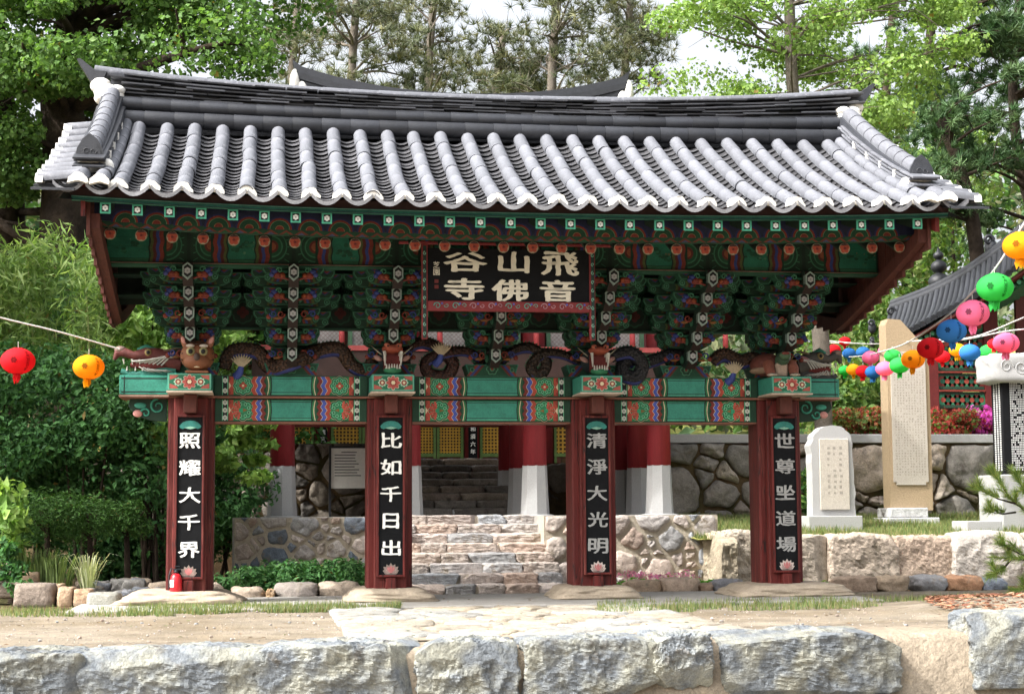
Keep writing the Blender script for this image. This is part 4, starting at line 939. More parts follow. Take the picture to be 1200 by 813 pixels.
# tiger head
p = at(231.5, 417, -.62); t = thing('tiger_carving', 'round brown carved tiger head with pink ears on the leftmost pillar block', 'carving', (p[0], p[1], 2.63))
TB = hx('7a4a2c'); mb = MB().ell((p[0], p[1], p[2]+.0), (.195, .18, .175), TB, 18, 12); mb.ell((p[0], p[1]-.1, p[2]-.07), (.15, .12, .1), hx('7c4c30'), 16, 10)
for k, (dx, dz) in enumerate(((-.05, .14), (0, .12), (.05, .14), (-.16, .02), (.16, .02), (-.17, -.05), (.17, -.05))):
    mb.ell((p[0]+dx, p[1]-.15+abs(dx)*.5, p[2]+dz), (.035 if k < 3 else .02, .025, .01), hx('38200f'), 8, 6)
obj('head', mb, 'paint', t)
for sg in (-1, 1):
    mb = MB().tube([(p[0]+sg*.125, p[1]-.03, p[2]+.12), (p[0]+sg*.15, p[1]-.05, p[2]+.17), (p[0]+sg*.185, p[1]-.05, p[2]+.235)], [.05, .042, .004], 10, hx('8a5a40')).ell((p[0]+sg*.155, p[1]-.085, p[2]+.17), (.026, .012, .045), hx('c98f84'), 8, 6, Matrix.Rotation(sg*.5, 3, 'Y')); obj('ear', mb, 'paint', t)
    mb = MB().ell((p[0]+sg*.07, p[1]-.165, p[2]+.035), (.05, .04, .05), hx('9a9468'), 12, 8); mb.ell((p[0]+sg*.07, p[1]-.195, p[2]+.033), (.028, .02, .03), hx('17130f'), 10, 6); mb.ell((p[0]+sg*.075, p[1]-.165, p[2]+.1), (.05, .03, .02), hx('c9beb0'), 8, 6); obj('eye', mb, 'paint', t)
mb = MB().ell((p[0], p[1]-.215, p[2]-.03), (.035, .025, .045), hx('4a3a32'), 10, 8); mb.tube([(p[0]+.12*math.sin(a), p[1]-.19+.05*abs(math.sin(a)), p[2]-.05-.075*math.cos(a)) for a in np.linspace(-1.1, 1.1, 9)], .008, 6, hx('8a3a2c')); mb.tube([(p[0]+.11*math.sin(a), p[1]-.185+.05*abs(math.sin(a)), p[2]-.065-.075*math.cos(a)) for a in np.linspace(-1.0, 1.0, 9)], .008, 6, CRM); obj('muzzle', mb, 'paint', t)
mb = MB().box(p[0]-.13, p[0]+.13, p[1]-.16, p[1]+.25, 2.632, 2.66, hx('8a5a40'), b=.01); obj('paw', mb, 'paint', t)
# dragon heads in profile at both beam ends
def dragon_side(u0, u1, v0, v1, Y, sg, col, col2, label):
    a, b = at(u0, v1, Y), at(u1, v0, Y); W = abs(b[0]-a[0]); H = b[2]-a[2]; xb = b[0] if sg < 0 else a[0]
    t = thing('dragon_carving', label, 'carving', (xb, Y, a[2]), 'carved dragon heads')
    def P(s_, h, d=0): return (xb+sg*s_*W, Y-d, a[2]+h*H)      # s 0 at the neck, 1 at the snout
    mb = MB().tube([P(-.1, .5), P(.1, .58), P(.3, .74, .02), P(.5, .8, .03), P(.7, .74, .03), P(.84, .86, .02), P(.97, .84), P(1.02, .6)], [.12, .12, .095, .075, .05, .055, .05, .02], 12, col)
    mb.ell(P(.92, .96), (.07, .07, .045), hx('a58a80'), 10, 8); mb.tube([P(.3, .95), P(.5, 1.06), P(.64, .96)], [.02, .035, .02], 8, hx('2f8a70')); obj('upper_jaw', mb, 'paint_mid', t)
    obj('mouth', MB().tube([P(.1, .4), P(.5, .4), P(.75, .42)], [.08, .06, .03], 8, hx('7c2a26')), 'paint_mid', t)
    mb = MB().tube([P(0, .2), P(.25, .14, .02), P(.5, .06, .02), P(.75, .06, .01), P(.9, .2)], [.085, .065, .05, .042, .03], 10, col2); obj('lower_jaw', mb, 'paint_mid', t)
    mb = MB().ell(P(.45, .84, .09), (.045, .03, .045), hx('a8925c'), 10, 8); mb.ell(P(.45, .84, .12), (.022, .012, .022), BLK, 8, 6); obj('eye', mb, 'paint_mid', t)
    mb = MB()
    for s_ in (.86, .72, .6):
        mb.tube([P(s_, .62, .05), P(s_-.01, .42, .05)], [.016, .004], 6, hx('dcd8cc')); mb.tube([P(s_-.06, .2, .04), P(s_-.06, .36, .04)], [.014, .004], 6, hx('dcd8cc'))
    tag(obj('teeth', mb, 'paint_mid', t), kind='stuff')
    mb = MB()
    for k in range(8): mb.tube([P(.72-.07*k, .52-.02*k, .09), P(.5-.06*k, .55+.02*k, .13), P(.24-.06*k, .66+.04*(k % 3), .12)], [.011, .010, .003], 5, hx('d9d8d0'))
    for k in range(6): mb.tube([P(.6-.07*k, .34-.03*k, .08), P(.5-.07*k, .2, .11), P(.34-.06*k, .12+.03*(k % 2), .09)], [.008, .007, .002], 5, hx('c9c8c0'))
    obj('beard', mb, 'paint_mid', t)
    mb = MB().ell(P(.06, .7, .1), (.09, .02, .04), hx('c98f90'), 10, 6, Matrix.Rotation(sg*.4, 3, 'Y')); mb.tube([P(.2, .9, .06), P(.0, 1.0, .05), P(-.15, 1.02, .03)], [.02, .016, .004], 6, hx('8a7a60')); obj('ear', mb, 'paint_mid', t)
dragon_side(135, 206, 409, 441, -.16, -1, hx('6e302a'), hx('2d8272'), 'carved dragon head with red snout jutting left above the left beam end')
dragon_side(938, 984, 413, 446, -.16, 1, hx('5a5650'), hx('4a4a48'), 'weathered grey carved dragon head jutting right above the right beam end')
# dragon heads facing front, mouths open
for u, v, lab in ((460, 421, 'open-mouthed carved dragon head facing front on the block left of the stairs'), (702, 424, 'open-mouthed carved dragon head facing front on the block right of the stairs')):
    p = at(u, v, -.66); x, y, z = p; zb = 2.632; t = thing('dragon_carving', lab, 'carving', (x, y, zb), 'carved dragon heads')
    mb = MB().tube([(x, y+.45, zb+.2), (x, y+.25, zb+.22), (x, y+.1, zb+.24)], [.14, .15, .12], 12, hx('33424a'))
    mb.box(x-.1, x+.1, y+.03, y+.1, zb+.05, zb+.26, hx('7c2a26')); mb.ell((x, y+.02, zb+.3), (.125, .14, .055), hx('b4583e'), 14, 8); mb.ell((x-.07, y-.07, zb+.335), (.035, .04, .03), hx('c26a50')); mb.ell((x+.07, y-.07, zb+.335), (.035, .04, .03), hx('c26a50'))
    for sg in (-1, 1): mb.ell((x+sg*.06, y-.105, zb+.325), (.012, .01, .012), BLK, 6, 4)
    obj('upper_jaw', mb, 'paint_mid', t)
    mb = MB().ell((x, y-.01, zb+.05), (.105, .12, .05), hx('3a8f64'), 14, 8); mb.ell((x, y-.02, zb+.085), (.075, .09, .02), hx('9c3a34')); obj('lower_jaw', mb, 'paint_mid', t)
    mb = MB()
    for sg in (-1, 1):
        for k in range(3): mb.tube([(x+sg*(.1-.008*k), y-.08+.05*k, zb+.265), (x+sg*(.09-.008*k), y-.08+.05*k, zb+.1+.06*k)], [.02-.003*k, .008], 6, hx('e6e2d6'))
    for k in range(6): mb.tube([(x-.075+.03*k, y-.105, zb+.06), (x-.075+.03*k, y-.11, zb+.115)], [.014, .006], 6, hx('e6e2d6'))
    tag(obj('teeth', mb, 'paint_mid', t), kind='stuff')
    for sg in (-1, 1):
        mb = MB().ell((x+sg*.16, y+.1, zb+.2), (.06, .02, .03), hx('c99a90'), 8, 6, Matrix.Rotation(-sg*.5, 3, 'Y'))
        for k in range(4): mb.tube([(x+sg*.12, y+.08, zb+.24), (x+sg*(.18+.02*k), y+.08, zb+.28+.02*k)], [.008, .002], 5, hx('b8b59a'))
        obj('ear', mb, 'paint_mid', t)
# turtle
p = at(912, 424, -.55); x, y = p[0], p[1]; zb = 2.632
t = thing('turtle_carving', 'red and green carved turtle crouching on the rightmost pillar block', 'carving', (x, y, zb))
obj('shell', MB().ell((x-.08, y+.22, zb+.17), (.2, .26, .14), hx('7c4438'), 16, 10).ell((x-.08, y+.2, zb+.1), (.215, .27, .05), hx('b89a80'), 16, 6), 'paint_mid', t)
obj('head', MB().tube([(x+.02, y+.05, zb+.15), (x+.03, y-.08, zb+.22), (x+.03, y-.14, zb+.24)], [.07, .085, .06], 10, hx('4a6a50')).ell((x+.03, y-.17, zb+.25), (.07, .05, .05), hx('5a7a58')).ell((x+.03, y-.21, zb+.275), (.05, .02, .02), hx('8a4438')), 'paint_mid', t)
obj('belly', MB().box(x-.06, x+.09, y-.1, y+.1, zb, zb+.17, hx('c9b09a'), b=.02), 'paint_mid', t)
for sg in (-1, 1): obj('leg', MB().tube([(x+.015+sg*.14, y, zb+.16), (x+.015+sg*.15, y-.08, zb+.09), (x+.015+sg*.14, y-.12, zb+.02)], [.07, .065, .055], 10, hx('a0604c')).ell((x+.015+sg*.14, y-.16, zb+.02), (.065, .06, .02), hx('d6c8b4')), 'paint_mid', t)
# fire extinguisher
p = at(205, 690, -.42); x, y = p[0]+.01, -.32; zb = .11
t = thing('fire_extinguisher', 'small red fire extinguisher standing at the foot of the leftmost pillar', 'extinguisher', (x, -.4, zb)); y = -.43
obj('cylinder', MB().lathe([(.06, 0), (.068, .015), (.068, .2), (.055, .245), (.03, .27)], (x, y, zb), 16), 'metal_red', t)
obj('valve', MB().lathe([(.025, .27), (.022, .3), (.012, .31)], (x, y, zb), 10).box(x-.02, x+.05, y-.012, y+.012, zb+.31, zb+.325).box(x-.015, x+.04, y-.012, y+.012, zb+.345, zb+.356), 'metal_dark', t)
obj('hose', MB().tube([(x, y, zb+.3), (x-.05, y-.02, zb+.33), (x-.075, y-.02, zb+.25), (x-.072, y-.02, zb+.1)], .009, 6), 'metal_dark', t)
obj('label_sheet', MB().add([(x+.0695*math.sin(a), y-.0695*math.cos(a), zb+z_) for z_ in (.12, .2) for a in np.linspace(-1.2, -.3, 5)], [(k, k+1, 6+k, 5+k) for k in range(4)]), 'white_paint', t)

# ================================================================== walls and stairs
# front retaining wall
rw = thing('retaining_wall', 'low retaining wall of big grey-green stones in sandy mortar at the front', 'wall', (0, -6.3, -.8))
mb = MB(); n = 60; V = []
for k in range(n+1):
    x = -9+18*k/n; e0 = edge_y(x); j = .05*nz(x, 0, 5, 2)
    V += [(x, e0-.42+j, -.85), (x, e0-.34+j, -.06+.03*nz(x, 1, 1, 3)), (x, e0-.2, -.012+.012*nz(x, 3, 1, 3)), (x, e0+.8, .012), (x, e0+.8, -.85)]
mb.add(V, [(k*5+a, (k+1)*5+a, (k+1)*5+a+1, k*5+a+1) for k in range(n) for a in range(4)], (.5, .5, .5), True); obj('core', mb, 'mortar_sand', rw)
STN = [(-60, 85, 772, 0), (112, 306, 764, 0), (312, 487, 759, .01), (495, 600, 757, .0), (612, 760, 751, 0), (777, 836, 752, .0), (838, 1052, 744, .0), (1062, 1290, 726, .12), (1310, 1450, 740, .05)]
for k, (u0, u1, v, up) in enumerate(STN):
    y0 = -6.85+.55; a, b = atz(u0, v, 0), atz(u1, v, 0); xa, xb = a[0], b[0]
    w = xb-xa; xm = (xa+xb)/2; hgt = .48 if w > .5 else .36; hgt += up
    vv, ff = rockbox(w+.1, .62, hgt+.04, 46, .04, 50+k, 20, 1.6, 8, True); ym = edge_y(xm)-.16
    mb = MB().add([(p[0]+xm, p[1]+ym+(p[0])*.14, p[2]+.012+up-hgt/2) for p in vv], ff, (.5, .5, .5), False); obj('stone', mb, 'stone_blue', rw)
for k in range(11):
    xm = -7.5+k*1.45+random.uniform(-.2, .2); vv, ff = rockbox(1.3, .62, .36, 12, .07, 90+k, 12, .9, 14); ym = edge_y(xm)-.22
    obj('stone', MB().add([(p[0]+xm, p[1]+ym+p[0]*.14, p[2]-.70) for p in vv], ff, (.5, .5, .5), True), 'stone_blue', rw)
# stairs up to the pavilion
SX_0, SX_1, SY0 = -.62, 1.5, 3.8; NSTEP = 8; RH = 1.115/NSTEP; TD = .36
st = thing('stone_stairs', 'rough granite stairs rising behind the middle of the gate', 'stairs', (.44, SY0, -.12))
mb = MB()
for k in range(NSTEP): mb.box(SX_0-.06+.003*k, SX_1-.03+.003*k, SY0+k*TD+.05, SY0+(k+1)*TD+.15 if k < NSTEP-1 else 6.55, -.3, -.115+(k+1)*RH-.012)
obj('core', mb, 'mortar', st)
for k in range(NSTEP):
    x = SX_0-random.uniform(0, .3)
    while x < SX_1+.02:
        w = random.uniform(.34, .85); x1 = min(x+w, SX_1+random.uniform(.05, .1)); 
        if SX_1-x1 < .2: x1 = SX_1+.1
        xa = max(x, SX_0-.05); w2 = x1-xa
        if w2 > .08:
            vv, ff = rockbox(w2-.014, TD+.1, RH+.014, 12, .02, random.randint(0, 999), 16, 1.2, 5, True); ym = SY0+k*TD+TD/2+.03+random.uniform(-.02, .015)
            obj('stone', MB().add([(p[0]+xa+w2/2, p[1]+ym, p[2]-.115+k*RH+RH/2+.003) for p in vv], ff, pick(WARM), False), 'stone_warm', st)
        x = x1
# mortared walls beside the stairs
def rubble_wall(label, x0, x1, y, z0, z1, step, seed, cols, m, mortar, bulge=.05, gap=.05, nrm=(0, -1, 0), cap=None, name='stone_wall', thick=.5, hole=None):
    t = thing(name, label, 'wall', ((x0+x1)/2, y, z0)); r = random.Random(seed)
    obj('core', MB().box(x0, x1, y+.02, y+thick, z0, z1-.01), mortar, t); pts, wt = [], []
    for q in range(4000):                                 # big stones first, then small wedges in the gaps
        big = q < 500; p = (r.uniform(x0, x1), r.uniform(z0, z1)); rad_ = step*(r.uniform(.36, .62) if big else r.uniform(.12, .3))
        if all(math.hypot((p[0]-o[0])*.8, (p[1]-o[1])*1.15) > (rad_+math.sqrt(w_))*.86 for o, w_ in zip(pts, wt)): pts.append(p); wt.append(rad_**2)
    for k, poly in enumerate(cells(pts, (x0+.01, x1-.01, z0, z1), gap, wt)):
        if sum(math.dist(poly[a], poly[a-1]) for a in range(len(poly))) < .14: continue
        put_stone(t, poly, (0, y+.015, 0), (1, 0, 0), (0, 0, 1), (0, -1, 0), .05, bulge*r.uniform(.7, 1.2), seed*7+k, r.choice(cols), m, jit=.13)
    if cap: obj('coping', MB().box(x0-.05, x1+.05, y-.06, y+thick, z1+.002, z1+cap, b=.012), 'granite', t)
    return t
WL = WARM+[hx('6f7a86'), hx('7a828c')]
rubble_wall('mortared wall of mixed stones left of the stairs behind the hedge', -3.12, -.64, 5.22, -.3, 1.0, .42, 3, WL, 'stone_warm', 'mortar', .035, .04)
rubble_wall('mortared wall of pale stones right of the stairs behind pink flowers', 1.5, 4.2, 5.22, -.3, 1.0, .46, 8, WARM, 'stone_warm', 'mortar', .035, .05)
# back wall of big dark stones with granite coping
rubble_wall('tall wall of big dark boulders with a grey coping behind the standing stones', 4.25, 10.6, 9.4, .6, 2.27, .95, 5, DARKS, 'stone_dark', 'soil', .15, .02, cap=.16)
rubble_wall('stone wall coloured dark for shade under the pavilion left of the inner steps', -7.5, -.32, 11.2, .7, 2.35, .8, 15, DARK_SHADE, 'stone_dark', 'soil', .08, .02)
rubble_wall('stone wall coloured dark for shade under the pavilion right of the inner steps', 1.75, 4.2, 11.7, .9, 2.0, .8, 17, DARK_SHADE, 'stone_dark', 'soil', .08, .02)
# boulder wall holding the grass bank
bw = thing('boulder_wall', 'row of large pale hewn boulders holding up the grass bank', 'wall', (6, 3.0, 0))
obj('core', MB().box(4.25, 14, 4.8, 5.2, -.2, .58), 'soil', bw)
BPX = [(833, 842, 4.8), (843, 886, 4.7), (890, 970, 4.55), (973, 1052, 4.5), (1050, 1120, 4.56), (1118, 1204, 4.45), (1206, 1290, 4.5), (1293, 1370, 4.5)]
for k, (u0, u1, Y) in enumerate(BPX):
    a, b = at(u0, 655, Y), at(u1, 655, Y); w = b[0]-a[0]; xm = (a[0]+b[0])/2; top = at(u0, (628, 625, 630, 629, 630, 626, 626, 626)[k], Y)[2]; h = top+.16
    if k == 0: w = .32; xm += .1
    vv, ff = rockbox(w+.01, .8 if k else 1.4, h+.04, 26, .04, 130+k, 14, 1.0, 12, True)
    obj('boulder', MB().add([(p[0]+xm, p[1]+Y+.34, p[2]+top-h/2) for p in vv], ff, hx(('b4a892', 'c4b8a6', 'b7aa9a', 'b5a696', 'c0ab98', 'c6beb4', 'b8aca0', 'b0a698')[k]), False), 'stone_warm', bw)
# low rocks edging the beds
rk = [(215, 262, 700, .9), (272, 308, 702, 1.2), (312, 322, 703, 1.2), (321, 372, 702, 1.25), (374, 420, 702, 1.3), (731, 772, 702, 1.4), (774, 816, 703, 1.3), (817, 834, 701, 1.4), (832, 868, 699, 1.5), (973, 1024, 702, 2.8), (1024, 1064, 700, 2.9), (1066, 1106, 698, 3.0), (1107, 1146, 697, 3.0), (1146, 1176, 697, 3.1)]
RKC = ['b8a898', 'bfae9c', 'b89a78', 'a59c94', 'c0b09e', 'bfa890', 'c2ac98', 'b49a84', '9c9ca0', 'b09a86', 'a8957f', 'a3a2a2', 'b98f70', '8f98a4']
for k, (u0, u1, v, Y) in enumerate(rk):
    a, b = at(u0, v, Y), at(u1, v, Y); w = b[0]-a[0]; h = min(.22, max(.14, w*.45)); vv, ff = rockbox(w, .4, h*1.1, 9, .04, 200+k, 6, .8, 10); zg = gz((a[0]+b[0])/2, Y)
    side = 'left' if u0 < 500 else 'right'
    tag(obj('edging_rock', MB().add([(p[0], p[1], p[2]) for p in vv], ff, hx(RKC[k]), True), 'stone_warm', loc=((a[0]+b[0])/2, Y, zg+h*.45)), 'rough edging rock by the planting bed, number order lost', 'rock', 'edging rocks of the beds')
RL = ['brown rock just right of the leftmost pillar', 'broad pale rock at the left end of the hedge', 'tiny tan stone between two rocks before the hedge', 'long grey rock before the middle of the hedge', 'pale rock before the right end of the hedge', 'tan rock just right of the third pillar, below pink flowers', 'broad pinkish rock below the pink flowers', 'small upright tan rock beside the grey boulder', 'round grey boulder at the right end of the pink flower bed', 'flat brown rock just right of the rightmost pillar', 'wedge-shaped tan rock below the long boulder wall', 'grey angular rock below the boulder wall', 'orange-brown flat block below the boulder wall', 'bluish low rock at the right end of the rock row']
rr = [o for o in COL.objects if o.name.startswith('edging_rock')]
for o, l in zip(sorted(rr, key=lambda o: o.name), RL): o['label'] = l
# ---- left garden: block steps and a low rock edge
gs = thing('garden_steps', 'small garden steps of cut tan blocks at the far left', 'steps', (-5.6, .2, 0))
for k, (u0, u1, v0, v1, Y, c) in enumerate([(15, 62, 685, 712, 0.0, '8b7f74'), (66, 85, 690, 712, -.05, 'b39a80'), (85, 106, 692, 712, -.05, 'a88c72'), (42, 60, 686, 700, .5, 'b09a80'), (58, 72, 686, 700, .5, 'b89e84'), (-20, 40, 683, 700, .5, '8f8276'), (0, 22, 660, 686, .95, '94887a'), (18, 45, 671, 686, .95, 'b29a82'), (-40, 2, 655, 700, .9, '8a8072'), (100, 140, 696, 714, -.3, '98988f')]):
    a, b = at(u0, v1, Y), at(u1, v0, Y); w, h = b[0]-a[0], b[2]-a[2]; vv, ff = rockbox(w, .5, h+.03, 5, .02, 300+k, 9, .7)
    obj('block', MB().add([(p[0]+(a[0]+b[0])/2, p[1]+Y+.25, p[2]+(a[2]+b[2])/2) for p in vv], ff, hx(c), True), 'stone_warm', gs)
ge = thing('rock_border', 'low dry border of grey rocks between the garden steps and the gate', 'border', (-4.6, .9, 0))
for k in range(26):
    u = random.uniform(95, 192); v = random.uniform(682, 708); Y = 2.0-(v-682)/26*2.3; p = at(u, v, Y); w = random.uniform(.12, .34)
    vv, ff = rockbox(w, w*.8, w*.62, 6, .04, 340+k, 6, .7, 8); obj('rock', MB().add([(q[0]+p[0], q[1]+p[1], q[2]+max(.03, p[2]-.03)) for q in vv], ff, pick([hx('7a7c80'), hx('8c8a86'), hx('9a8c7c'), hx('6c7076')]), True), 'stone_warm', ge)
# ================================================================== pavilion behind the gate
pv = thing('pavilion', 'two-storey temple pavilion on red columns with white stone feet behind the gate', 'pavilion', (.4, 9, 1.0))
CY = [7.6, 9.2, 10.6]; CXs = [at(u, 600, 7.6)[0] for u in (330.5, 479, 627, 773)]
for j, yc in enumerate(CY):
    for i, xc in enumerate(CXs):
        if j and i in (): continue
        c = obj('column', MB().lathe([(.2, 1.82), (.19, 3.3), (.18, 4.9)], (xc, yc, 0), 20), 'pillar_red' if 'pillar_red' in MAT else 'wood_red', pv)
        obj('stone_foot', MB().lathe([(.245, .98), (.225, 1.3), (.205, 1.825)], (xc, yc, 0), 8, sm=False), 'granite', c); obj('foot_pad', MB().lathe([(.32, .99), (.31, 1.012), (.26, 1.02)], (xc, yc, 0), 16), 'granite', c)
X0, X1 = CXs[0]-.5, CXs[3]+.5
for yc in CY: obj('floor_beam', MB().box(X0, X1, yc-.12, yc+.12, 2.62, 2.86, hx('7a2a28'), b=.01), 'paint', pv)
for k in range(14): obj('floor_board', MB().box(X0, X1, 7.0+k*.3, 7.295+k*.3, 2.862, 2.9, hx('6a4a3a')), 'wood_brown', pv)
# balustrade
obj('handrail', MB().tube([(X0, 7.05, 4.1), (X1, 7.05, 4.1)], .05, 10, hx('a03a3a')), 'paint', pv)
obj('rail', MB().box(X0, X1, 7.0, 7.1, 3.66, 3.74, hx('b0504e')).box(X0, X1, 7.01, 7.09, 2.9, 3.0, hx('7fae90')), 'paint', pv)
obj('rail_panel', MB().box(X0, X1, 7.03, 7.06, 3.0, 3.66, hx('3f2a24')), 'paint', pv)
for u in (285, 400.5, 515.5, 628.5, 741, 850):
    xb = at(u, 390, 7.05)[0]; p_ = obj('baluster', MB().lathe([(.048, 3.745), (.044, 4.05)], (xb, 7.05, 0), 12, hx('b8484a')), 'paint', pv); obj('lotus_capital', MB().lathe([(.05, 4.0), (.09, 4.05), (.1, 4.13)], (xb, 7.05, 0), 8, hx('7fb890')), 'paint', p_)
# upper wall: red posts, green frames and pale lattice windows
for i in range(3):
    a, b = CXs[i]+.19, CXs[i+1]-.19; obj('head_beam', MB().box(a, b, 7.5, 7.7, 4.36, 4.62, hx('8f3236')), 'paint', pv)
    n = 2; wdt = (b-a)/n
    for k in range(n):
        wa, wb = a+k*wdt+.03, a+(k+1)*wdt-.03; w_ = obj('window', MB().box(wa, wa+.07, 7.62, 7.7, 2.95, 4.35, hx('6f9a78')).box(wb-.07, wb, 7.62, 7.7, 2.95, 4.35, hx('6f9a78')).box(wa+.071, wb-.071, 7.622, 7.698, 4.27, 4.35, hx('6f9a78')).box(wa+.071, wb-.071, 7.622, 7.698, 2.95, 3.75, hx('7fa888')), 'paint', pv)
        if (i, k) == (1, 1):
            obj('door_leaf', MB().box(wa+.072, wb-.072, 7.65, 7.69, 3.752, 4.268, hx('74303c')), 'paint', w_)
            obj('notice', MB().box(wa+.3, wa+.5, 7.63, 7.648, 3.9, 4.2, BLK), 'paint', w_); continue
        obj('pane', MB().box(wa+.072, wb-.072, 7.66, 7.675, 3.752, 4.268, hx('d8d6d2')), 'paint', w_)
        mb = MB(); m = 9; ww = wb-wa-.15; hh = .51
        for q in range(-8, 14):
            for d in (1, -1):
                pts = clip([(wa+.075, 3.755), (wb-.075, 3.755), (wb-.075, 4.265), (wa+.075, 4.265)], 1, d, 1*(wa+.06*q*1.2)+d*4.0+.006); pts = clip(pts, -1, -d, -(wa+.06*q*1.2)-d*4.0+.006) if len(pts) > 2 else pts
                if len(pts) > 2: mb.fr(pts, 7.655-(.002 if d > 0 else 0), hx('b9a4a2'))
        tag(obj('lattice', mb, 'paint', w_), kind='stuff')
obj('back_wall', MB().box(X0+.4, X1-.4, 10.5, 10.7, 2.9, 4.7, hx('6a3a34')), 'paint', pv)
obj('eave_beam', MB().box(X0-.3, X1+.3, 7.4, 7.8, 4.64, 4.95, hx('2b5a44')).box(X0-.3, X1+.3, 10.4, 10.8, 4.7, 4.95, hx('2b5a44')), 'paint', pv)
# hipped roof with a curved, tall ridge
rl, rr_ = at(347, 82, 9.1), at(733, 88, 9.1); RCX = (rl[0]+rr_[0])/2; RH2 = (rr_[0]-rl[0])/2; RZT = (rl[2]+rr_[2])/2
def prz(x): return RZT-.42+.42*(abs(x-RCX)/RH2)**2.2
mb = MB(); n = 24; EY = 2.9; EX = RH2+1.6; EZ = 5.15; cyy = 9.1; V = []; m = 8
for k in range(n+1):
    s_ = -1+2*k/n
    for j in range(m+1):
        t = j/m; xx = RCX+s_*(EX*(1-t)+RH2*t); e_ = .5*abs(s_)**4*(1-t)
        V.append((xx, cyy-EY*(1-t), EZ+e_+(RZT-1.1-EZ)*(t*.75+.25*t*t)))
    for j in range(m, -1, -1):
        t = j/m; xx = RCX+s_*(EX*(1-t)+RH2*t); e_ = .5*abs(s_)**4*(1-t)
        V.append((xx, cyy+EY*(1-t), EZ+e_+(RZT-1.1-EZ)*(t*.75+.25*t*t)))
q = 2*m+2
mb.add(V, [(k*q+j, (k+1)*q+j, (k+1)*q+j+1, k*q+j+1) for k in range(n) for j in range(q-1)]+[(j, j+1, q-2-j, q-1-j) for j in range(m)]+[(n*q+j, n*q+q-1-j, n*q+q-2-j, n*q+j+1) for j in range(m)], (.2, .2, .2), False)
pr_ = obj('roof', mb, 'tile_dark', pv)
for l in range(7):
    mb = MB(); nn = 30; d0 = .85*(1-l/7); hy = .22 if l % 2 else .19
    for k in range(nn):
        a, b = RCX-RH2+2*RH2*k/nn, RCX-RH2+2*RH2*(k+1)/nn; za, zb = prz(a)-d0, prz(b)-d0; h = .115
        mb.add([(a, cyy-hy, za), (b, cyy-hy, zb), (b, cyy+hy, zb), (a, cyy+hy, za), (a, cyy-hy, za+h), (b, cyy-hy, zb+h), (b, cyy+hy, zb+h), (a, cyy+hy, za+h)], [(0, 3, 2, 1), (4, 5, 6, 7), (0, 1, 5, 4), (2, 3, 7, 6)]+([(0, 4, 7, 3)] if k == 0 else [])+([(1, 2, 6, 5)] if k == nn-1 else []), (.3, .3, .3))
    obj('ridge_course', mb, 'tile_dark', pr_)
for sg in (-1, 1):
    xe = RCX+sg*RH2; obj('ridge_plaster', MB().ell((xe+sg*.02, cyy-.05, RZT-.33), (.1, .25, .28), (.8, .8, .8)).ell((xe-sg*.1, cyy-.2, RZT-.5), (.1, .1, .2), (.8, .8, .8)), 'plaster', pr_)
    obj('ridge_tip', MB().prism([(xe-sg*.1, RZT-.02), (xe+sg*.03, RZT-.06), (xe+sg*.06, RZT+.1)], 'y', cyy-.12, cyy+.12), 'tile_dark', pr_)
# notice board under the pavilion
p = at(408, 549, 10.2); t = thing('notice_board', 'white notice board with rows of small grey text in the shade under the pavilion', 'board', (p[0], 10.2, 1.0)); a, b = at(388, 572, 10.2), at(429, 525, 10.2)
obj('panel', MB().box(a[0], b[0], 10.2, 10.23, a[2], b[2]), 'white_paint', t); obj('frame', MB().box(a[0]-.04, a[0]-.001, 10.18, 10.25, .98, b[2]+.05).box(b[0]+.001, b[0]+.04, 10.18, 10.25, .98, b[2]+.05).box(a[0], b[0], 10.18, 10.25, b[2]+.001, b[2]+.04), 'metal_dark', t)
mb = MB()
for k in range(9): mb.box(a[0]+.06+(.12 if k == 0 else 0), b[0]-.06-random.uniform(0, .15), 10.196, 10.199, b[2]-.08-k*.052, b[2]-.062-k*.052, hx('77777a'))
tag(obj('text_lines', mb, 'paint', t), kind='stuff')
# inner steps under the pavilion
ins = thing('inner_stairs', 'dark weathered stone steps climbing under the pavilion to the hall', 'stairs', (.7, 9.4, 1.0)); xa, xb = -.3, 1.72
for k in range(8):
    zz = 1.0+k*.135; yy_ = 9.3+k*.34; x = xa
    obj('core', MB().box(xa, xb, yy_+.08, 12.2, zz-.02, zz+.11), 'stone_dark', ins) if k == 0 else None
    while x < xb-.05:
        w = min(random.uniform(.5, 1.1), xb-x)
        if xb-x-w < .3: w = xb-x
        vv, ff = rockbox(w-.015, .5, .15, 6, .025, random.randint(0, 999), 8, .6); obj('stone', MB().add([(p_[0]+x+w/2, p_[1]+yy_+.25, p_[2]+zz+.062) for p_ in vv], ff, pick(DARKS), True), 'stone_dark', ins); x += w
